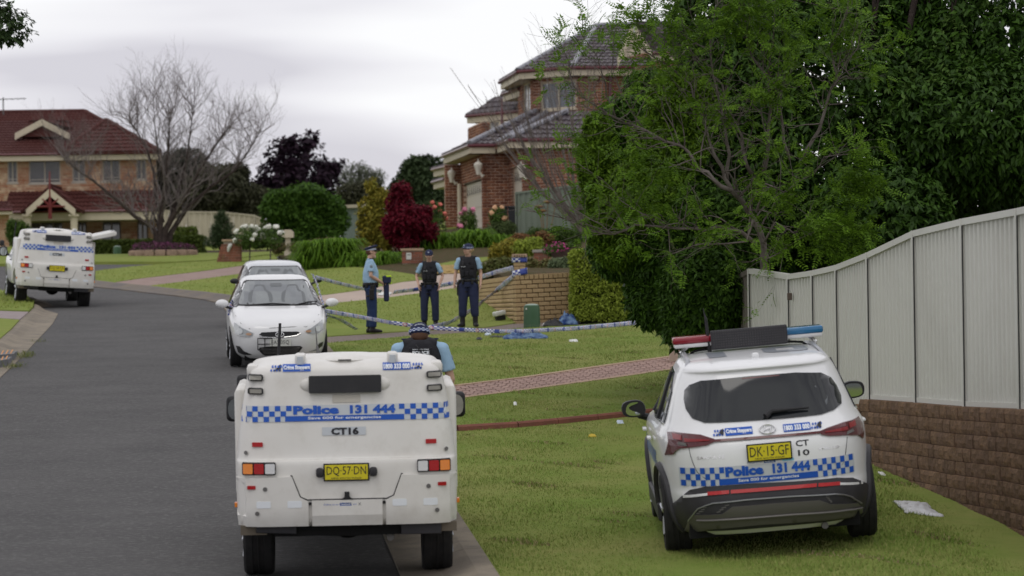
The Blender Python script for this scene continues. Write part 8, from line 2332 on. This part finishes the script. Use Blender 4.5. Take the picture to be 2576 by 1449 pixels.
# cream mailbox
mbx = empty('mailbox', G(725, 640), 'cream post mailbox with gabled box by the round tree', 'mailbox'); l = Vector(mbx.location); s = l.y / FPX
hh = P(725, 578, l.y).z - l.z
k = MB(); k.rbox(-.09, .09, -.09, .09, -.05, hh - .25, .01); k.rbox(-.13, .13, -.13, .13, -.05, .10, .01); k.build('post', M_cream, mbx)
k = MB(); k.prism([(-.20, hh - .28), (.20, hh - .28), (.20, hh - .08), (.10, hh), (-.10, hh), (-.20, hh - .08)], -.2, .22); k.build('box', M_cream, mbx)
# edging strip across the verge
eg = gp([(1150, 1084), (1300, 1075), (1400, 1066), (1500, 1056), (1620, 1044), (1750, 1030)])
ed = empty('lawn_edging', (eg[0][0], eg[0][1], HT(*eg[0])), 'narrow terracotta lawn edging lying across the near verge', 'edging'); l = Vector(ed.location)
eg2 = dense([on_kerb(eg[0][1] - .1)] + eg, .95)
for a, b in zip(eg2, eg2[1:]):
    L = math.dist(a, b); d = ((b[0] - a[0]) / L, (b[1] - a[1]) / L); b2_ = (b[0] - d[0] * .012, b[1] - d[1] * .012); k = MB()
    k.loft([[Vector((p[0] - d[1] * o_, p[1] + d[0] * o_, HT(*p) + z)) - l for o_, z in ((-.05, -.03), (-.045, .05), (-.02, .075), (.02, .075), (.045, .05), (.05, -.03))] for p in (a, b2_)], True); k.build('edging_length', mat('terracotta', (.22, .085, .06), rough=.85, var=.8, scale=4, c2=(.15, .065, .05), bump=.4, bscale=30), ed)
# driveway border bricks (cream edge)
M_bord = mat('border_brick', (.42, .30, .20), rough=.9, isl=.6, c2=(.33, .22, .15), var=.5, scale=6)
db_ = empty('driveway_border', (d1_lo[0][0], d1_lo[0][1], 0), 'cream and pink edging bricks along both sides of the patterned driveway', 'edging'); l = Vector(db_.location)
for line, sg in ((d1_lo, 1), (d1_hi, -1)):
    dl = dense([line[0]] + line[1:], .42)
    for a, b in zip(dl, dl[1:]):
        L = math.dist(a, b)
        if L < .1: continue
        d = ((b[0] - a[0]) / L, (b[1] - a[1]) / L); b2_ = (b[0] - d[0] * .012, b[1] - d[1] * .012); k = MB(); n_ = (-d[1] * sg, d[0] * sg)
        k.add([Vector((p[0] + n_[0] * o_, p[1] + n_[1] * o_, HT(*p) + z)) - l for z in (-.06, .006) for p, o_ in ((a, 0), (b2_, 0), (b2_, .15), (a, .15))], BOXF); k.build('border_brick', M_bord, db_)
# random paving joints as recessed dark strips on the patterned driveway: crazy pavers proud of the sheet
pv = [p for p in d1_lo[:5]]
pav = empty('paving', (0, d1_lo[0][1], 0), 'pink irregular paving of the driveway crossing the verge', 'paving'); l = Vector(pav.location); random.seed(3)
NR = 6
for i in range(46):
    t0, t1 = i / 46, (i + 1) / 46
    def lp(line, t):
        r_ = resample(line, 60); j = min(int(t * 59), 58); f = t * 59 - j; return Vector((r_[j][0] + (r_[j + 1][0] - r_[j][0]) * f, r_[j][1] + (r_[j + 1][1] - r_[j][1]) * f, 0))
    if i == 0: A_ = resample(d1_lo, 60); B_ = resample(d1_hi, 60)
    def lp(R__, t):
        j = min(int(t * 59), 58); f = t * 59 - j; return Vector((R__[j][0] + (R__[j + 1][0] - R__[j][0]) * f, R__[j][1] + (R__[j + 1][1] - R__[j][1]) * f, 0))
    for r in range(NR):
        o_ = .5 / 46 if r % 2 else 0
        qs = []
        for (tt, rr__) in ((t0 + .0014, r + .04), (t1 - .0014, r + .04), (t1 - .0014 + .004 * sin(i + r), r + .96), (t0 + .0014 + .004 * sin(i + r - 1), r + .96)):
            tt = min(max(tt + o_, 0), 1); a, b = lp(A_, tt), lp(B_, tt); w0 = .15 / (a - b).length; f = w0 + (1 - 2 * w0) * rr__ / NR; q = a.lerp(b, f); q.z = HT(q.x, q.y); qs.append(q)
        hgt = random.uniform(-.003, .002); k = MB(); k.add([q + Vector((0, 0, -.03)) - l for q in qs] + [q + Vector((0, 0, hgt)) - l for q in qs], BOXF); k.build('paver', mat('paver_pink', (.37, .245, .20), rough=.9, isl=.8, c2=(.28, .18, .15), var=.6, scale=3, dirt=((.15, .10, .085), 9, .7), bump=.3, bscale=20), pav)
# rubber kerb ramps at the left edge
M_ramp = mat('ramp_grey', (.17, .17, .18), rough=.7, var=.4, scale=6)
for (pts, lab) in (([(-40, 903), (44, 896), (34, 908), (-50, 917)], 'orange striped grey kerb ramp, farther one at the left edge'), ([(-50, 925), (30, 911), (22, 922), (-56, 938)], 'orange striped grey kerb ramp, nearer one at the left edge')):
    q = [G(u, v, 0) for u, v in pts]; t = empty('kerb_ramp', q[0], lab, 'kerb ramp', 'kerb ramps in the left gutter'); l = q[0]
    k = MB(); k.add([p - l + Vector((0, 0, -.02)) for p in q] + [p - l + Vector((0, 0, z)) for p, z in zip(q, (.12, .10, .13, .15))], BOXF); k.build('ramp_body', M_ramp, t)
    for i in range(6):
        f0, f1 = .15 + i * .14, .19 + i * .14; k = MB(); tt = lambda f, g_: (q[0].lerp(q[1], f)).lerp(q[3].lerp(q[2], f), g_) - l + Vector((0, 0, .134))
        k.add([tt(f0, .08), tt(f1, .08), tt(f1 + .03, .92), tt(f0 + .03, .92)], [(0, 1, 2, 3)]); k.v += []; k.build('stripe', mat('orange', (.60, .25, .05), rough=.6), t)
# bins by the house
for i, (u0, u1_) in enumerate(((1256, 1277), (1279, 1300))):
    a, b = P(u0, 600, 112), P(u1_, 600, 112); z0 = HT(a.x, 112) + .2; w = b.x - a.x; zt_ = P(u0, 518, 112).z
    t = empty('wheelie_bin', ((a.x + b.x) / 2, 112, z0), ('black wheelie bin by the garage, left of two', 'black wheelie bin against the green fence, right of two')[i], 'bin', 'black wheelie bins'); h = zt_ - z0
    mk = mat('bin_black', (.015, .016, .018), rough=.5)
    k = MB(); k.loft([[Vector((x * s_, y_ * s_, z)) for x, y_ in ((-w / 2, 0), (w / 2, 0), (w / 2, .6), (-w / 2, .6))] for z, s_ in ((0, .82), (h * .9, .97))], True); k.build('body', mk, t)
    k = MB(); k.rbox(-w / 2 - .01, w / 2 + .01, -.03, .62, h * .9, h, .03); k.build('lid', mk, t, smooth=True)
# old wheelbarrow with flowers on the bed
wbx = empty('wheelbarrow', P(1412, 665, 80), 'rusty old wheelbarrow planted with pink flowers by the lime hedge', 'wheelbarrow'); l = Vector(wbx.location)
def W_(u, v, dy=0): return P(u, v, 80 + dy) - l
M_rust = mat('rusty_tray', (.115, .075, .06), rough=.8, var=.8, scale=6, c2=(.07, .045, .04))
k = MB(); k.loft([[W_(1385, 636, -.3), W_(1385, 636, .5), W_(1392, 652, .4), W_(1392, 652, -.2)], [W_(1420, 632, -.35), W_(1420, 632, .55), W_(1422, 662, .4), W_(1422, 662, -.2)], [W_(1458, 612, -.35), W_(1458, 612, .55), W_(1448, 648, .4), W_(1448, 648, -.2)]], True); k.build('tray', M_rust, wbx)
k = MB(); k.tube([W_(1385, 660), W_(1430, 658), W_(1462, 640)], .02, 6); k.tube([W_(1432, 660, .1), W_(1438, 690, .1)], .018, 6); k.tube([W_(1420, 658, -.2), W_(1436, 684, -.2)], .018, 6); k.build('frame', mat('frame_rust', (.20, .07, .045), rough=.8), wbx)
k = MB(); c = W_(1384, 672, .1); k.tube([c + Vector((-.03, 0, 0)), c + Vector((.03, 0, 0))], .17, 16); k.build('wheel', M_tyre, wbx)
fp_ = empty('potted_flowers', P(1412, 636, 80), 'clump of pink flowers growing in the wheelbarrow', 'flowers')
c = P(1408, 628, 80); foliage('foliage', fp_, [(c.x, 80.1, c.z, .32, .3, .14), (c.x + .2, 80.1, c.z + .06, .2, .2, .12)], 420, 5, .07, .035, L_mid, bias=.4, noise_=.3, nf=4)
foliage('petals', fp_, [(c.x, 80.0, c.z + .03, .34, .3, .15)], 40, 5, .05, .045, mat('petal_magenta', (.42, .05, .20), rough=.7), bias=.9, droop=0)
# floodlight-like box lying on the lawn
fx = G(1260, 806); fb_ = empty('floodlight', fx, 'small white and black box shaped lamp on the grass before the tan wall', 'lamp'); fb_.rotation_euler = (0, -.2, .3)
k = MB(); k.rbox(-.10, .10, -.08, .08, 0, .11, .02); k.build('base', M_blk, fb_); k = MB(); k.rbox(-.13, .12, -.10, .10, .105, .20, .02); k.build('cover', mat('off_white', (.62, .63, .60), rough=.6), fb_, smooth=True)
# clothes and litter
def cloth(name, label, u, v, w, d, h, m, cat='clothing', seed=1, off=0, m2=None, rough=1.0):
    g = G(u, v); random.seed(seed); n = 26; V = []; F = []
    for j in range(n):
        for i in range(n):
            x = (i / (n - 1) - .5) * w; y = (j / (n - 1) - .5) * d; rad_ = max(abs(i / (n - 1) - .5), abs(j / (n - 1) - .5)) * 2
            nz = noise.noise(Vector((x * 9 + seed * 3, y * 9, 0))) * .5 + noise.noise(Vector((x * 22, y * 22 + seed, 3))) * .5 * rough
            e_ = 1 + .22 * noise.noise(Vector((x * 5 + seed, y * 5, 7)))
            V.append((x * e_, y * e_, (0.012 + h * (1 - rad_ ** 2) * (.55 + nz)) * (1 if rad_ < .99 else 0) + HT(g.x + x, g.y + y) - g.z))
    for j in range(n - 1):
        for i in range(n - 1): a = j * n + i; F.append((a, a + 1, a + n + 1, a + n))
    o = link(name, np_mesh(name, np.array(V), np.array(F)), m, None, smooth=True); o.location = g; tag(o, label, cat); 
    md = o.modifiers.new('s', 'SOLIDIFY'); md.thickness = .004; bake(o); return o
M_pl = mat('cloth_blue_white', (.012, .035, .13), rough=.9, var=.9, scale=9, c2=(.16, .25, .38), detail=1)
cloth('garment', 'crumpled blue and white garment on the lawn under the tape', 1322, 849, .85, .9, .16, M_pl, seed=2)
cloth('garment', 'pile of blue and white clothes beside the lime hedge', 1428, 815, .42, .5, .30, M_pl, seed=5)
cloth('shoe', 'white shoe shaped bundle on top of the clothes pile', 1444, 812, .30, .3, .30, mat('off_white', ()), 'shoe', seed=6)
cloth('garment', 'black garment lying on the footpath edge', 1392, 819, .42, .5, .17, M_blk, seed=8)
cloth('paper_scrap', 'small white scrap between black garment and green pillar', 1372, 818, .12, .2, .05, mat('off_white', ()), 'litter', seed=9)
cloth('litter', 'small dark object on the lawn, left of the two dark ones', 1205, 854, .12, .3, .05, M_blk, seed=11)
cloth('litter', 'thin dark object on the lawn, right of the two dark ones', 1250, 848, .28, .25, .03, M_blk, seed=12)
cloth('litter', 'small pale blue wrapper on the lawn near the tape', 1227, 843, .13, .25, .06, mat('pale_blue', (.45, .52, .60), rough=.6), seed=13)
cloth('litter', 'white feather like scrap on the lawn towards the bush', 1443, 858, .16, .5, .03, mat('off_white', ()), seed=14)
cloth('paper_bag', 'crumpled white plastic bag on the grass beside the block wall', 2306, 1280, .34, 1.1, .06, mat('bag_white', (.58, .58, .60), rough=.35, var=.5, scale=6), 'bag', seed=15)
cloth('litter', 'tiny white scrap at the foot of the block wall', 2218, 1193, .06, .3, .02, mat('off_white', ()), seed=16)
cloth('litter', 'small pale scrap on the grass beyond the police car mirror', 1560, 1064, .09, .4, .04, mat('pale_blue', ()), seed=17)
cloth('litter', 'tiny white scrap on the verge above the terracotta edging', 1296, 1017, .05, .4, .03, mat('off_white', ()), seed=18)
cloth('leaf', 'single yellow leaf on the near grass', 1490, 1075 + 22, .09, .3, .02, mat('leaf_yellow', (.50, .36, .03), rough=.7), 'leaf', seed=19)
# dirt and weeds along the near kerb, pile of straw by the far drive
M_weed = leaf_mat('weed', (.12, .17, .04), (.22, .20, .07))
wd = empty('weeds', G(60, 905, 0), 'tufts of grass growing in the left gutter by the kerb ramps', 'weeds'); l = Vector(wd.location)
Pp = []
for (u, v, n_) in ((62, 900, 40), (40, 925, 30), (70, 893, 16), (100, 862, 10)):
    g = G(u, v, 0)
    for _ in range(n_): Pp.append((g.x + random.gauss(0, .08), g.y + random.gauss(0, .3), g.z))
Pp = np.array(Pp); N = np.tile([[0, 0, 1.0]], (len(Pp), 1)); me = leaves_mesh(*whorls(Pp, N, 4, .12, .012, .7, -.3)); me.transform(Matrix.Translation(-l)); link('foliage', me, M_weed, wd, kind='stuff')
stx = G(1120, 676); cloth('straw_mat', 'patch of yellow straw beside the pink driveway behind the officers', 1120, 678, .9, 3.0, .10, mat('straw', (.42, .29, .11), rough=.95, var=.8, scale=8), 'straw', seed=22)
# fallen paper on the pink drive
cloth('paper_scrap', 'white paper lying on the pink driveway right of the bearded officer', 968, 739, .32, 1.2, .03, mat('off_white', ()), 'litter', seed=23)
# white car roof just visible beyond the fence
wcx = empty('shade_canopy', P(2420, 528, 60), 'white canopy glimpsed between the tree and the fence top', 'canopy'); l = Vector(wcx.location)
k = MB(); a, b = P(2330, 545, 60) - l, P(2620, 490, 60) - l; k.loft([[Vector((a.x, 0, a.z)), Vector((b.x, 0, b.z)), Vector((b.x, 0, b.z - .25)), Vector((a.x, 0, a.z - .25))], [Vector((a.x, 3, a.z + .3)), Vector((b.x, 3, b.z + .3)), Vector((b.x, 3, b.z)), Vector((a.x, 3, a.z))]], True); k.build('roof', mat('canopy_white', (.75, .75, .78), rough=.5), wcx)
for x in (a.x + .2, b.x - .2):
    k = MB(); k.tube([(x, .2, -3.5), (x, .2, min(a.z, b.z))], .05, 8); k.build('post', M_rim, wcx)
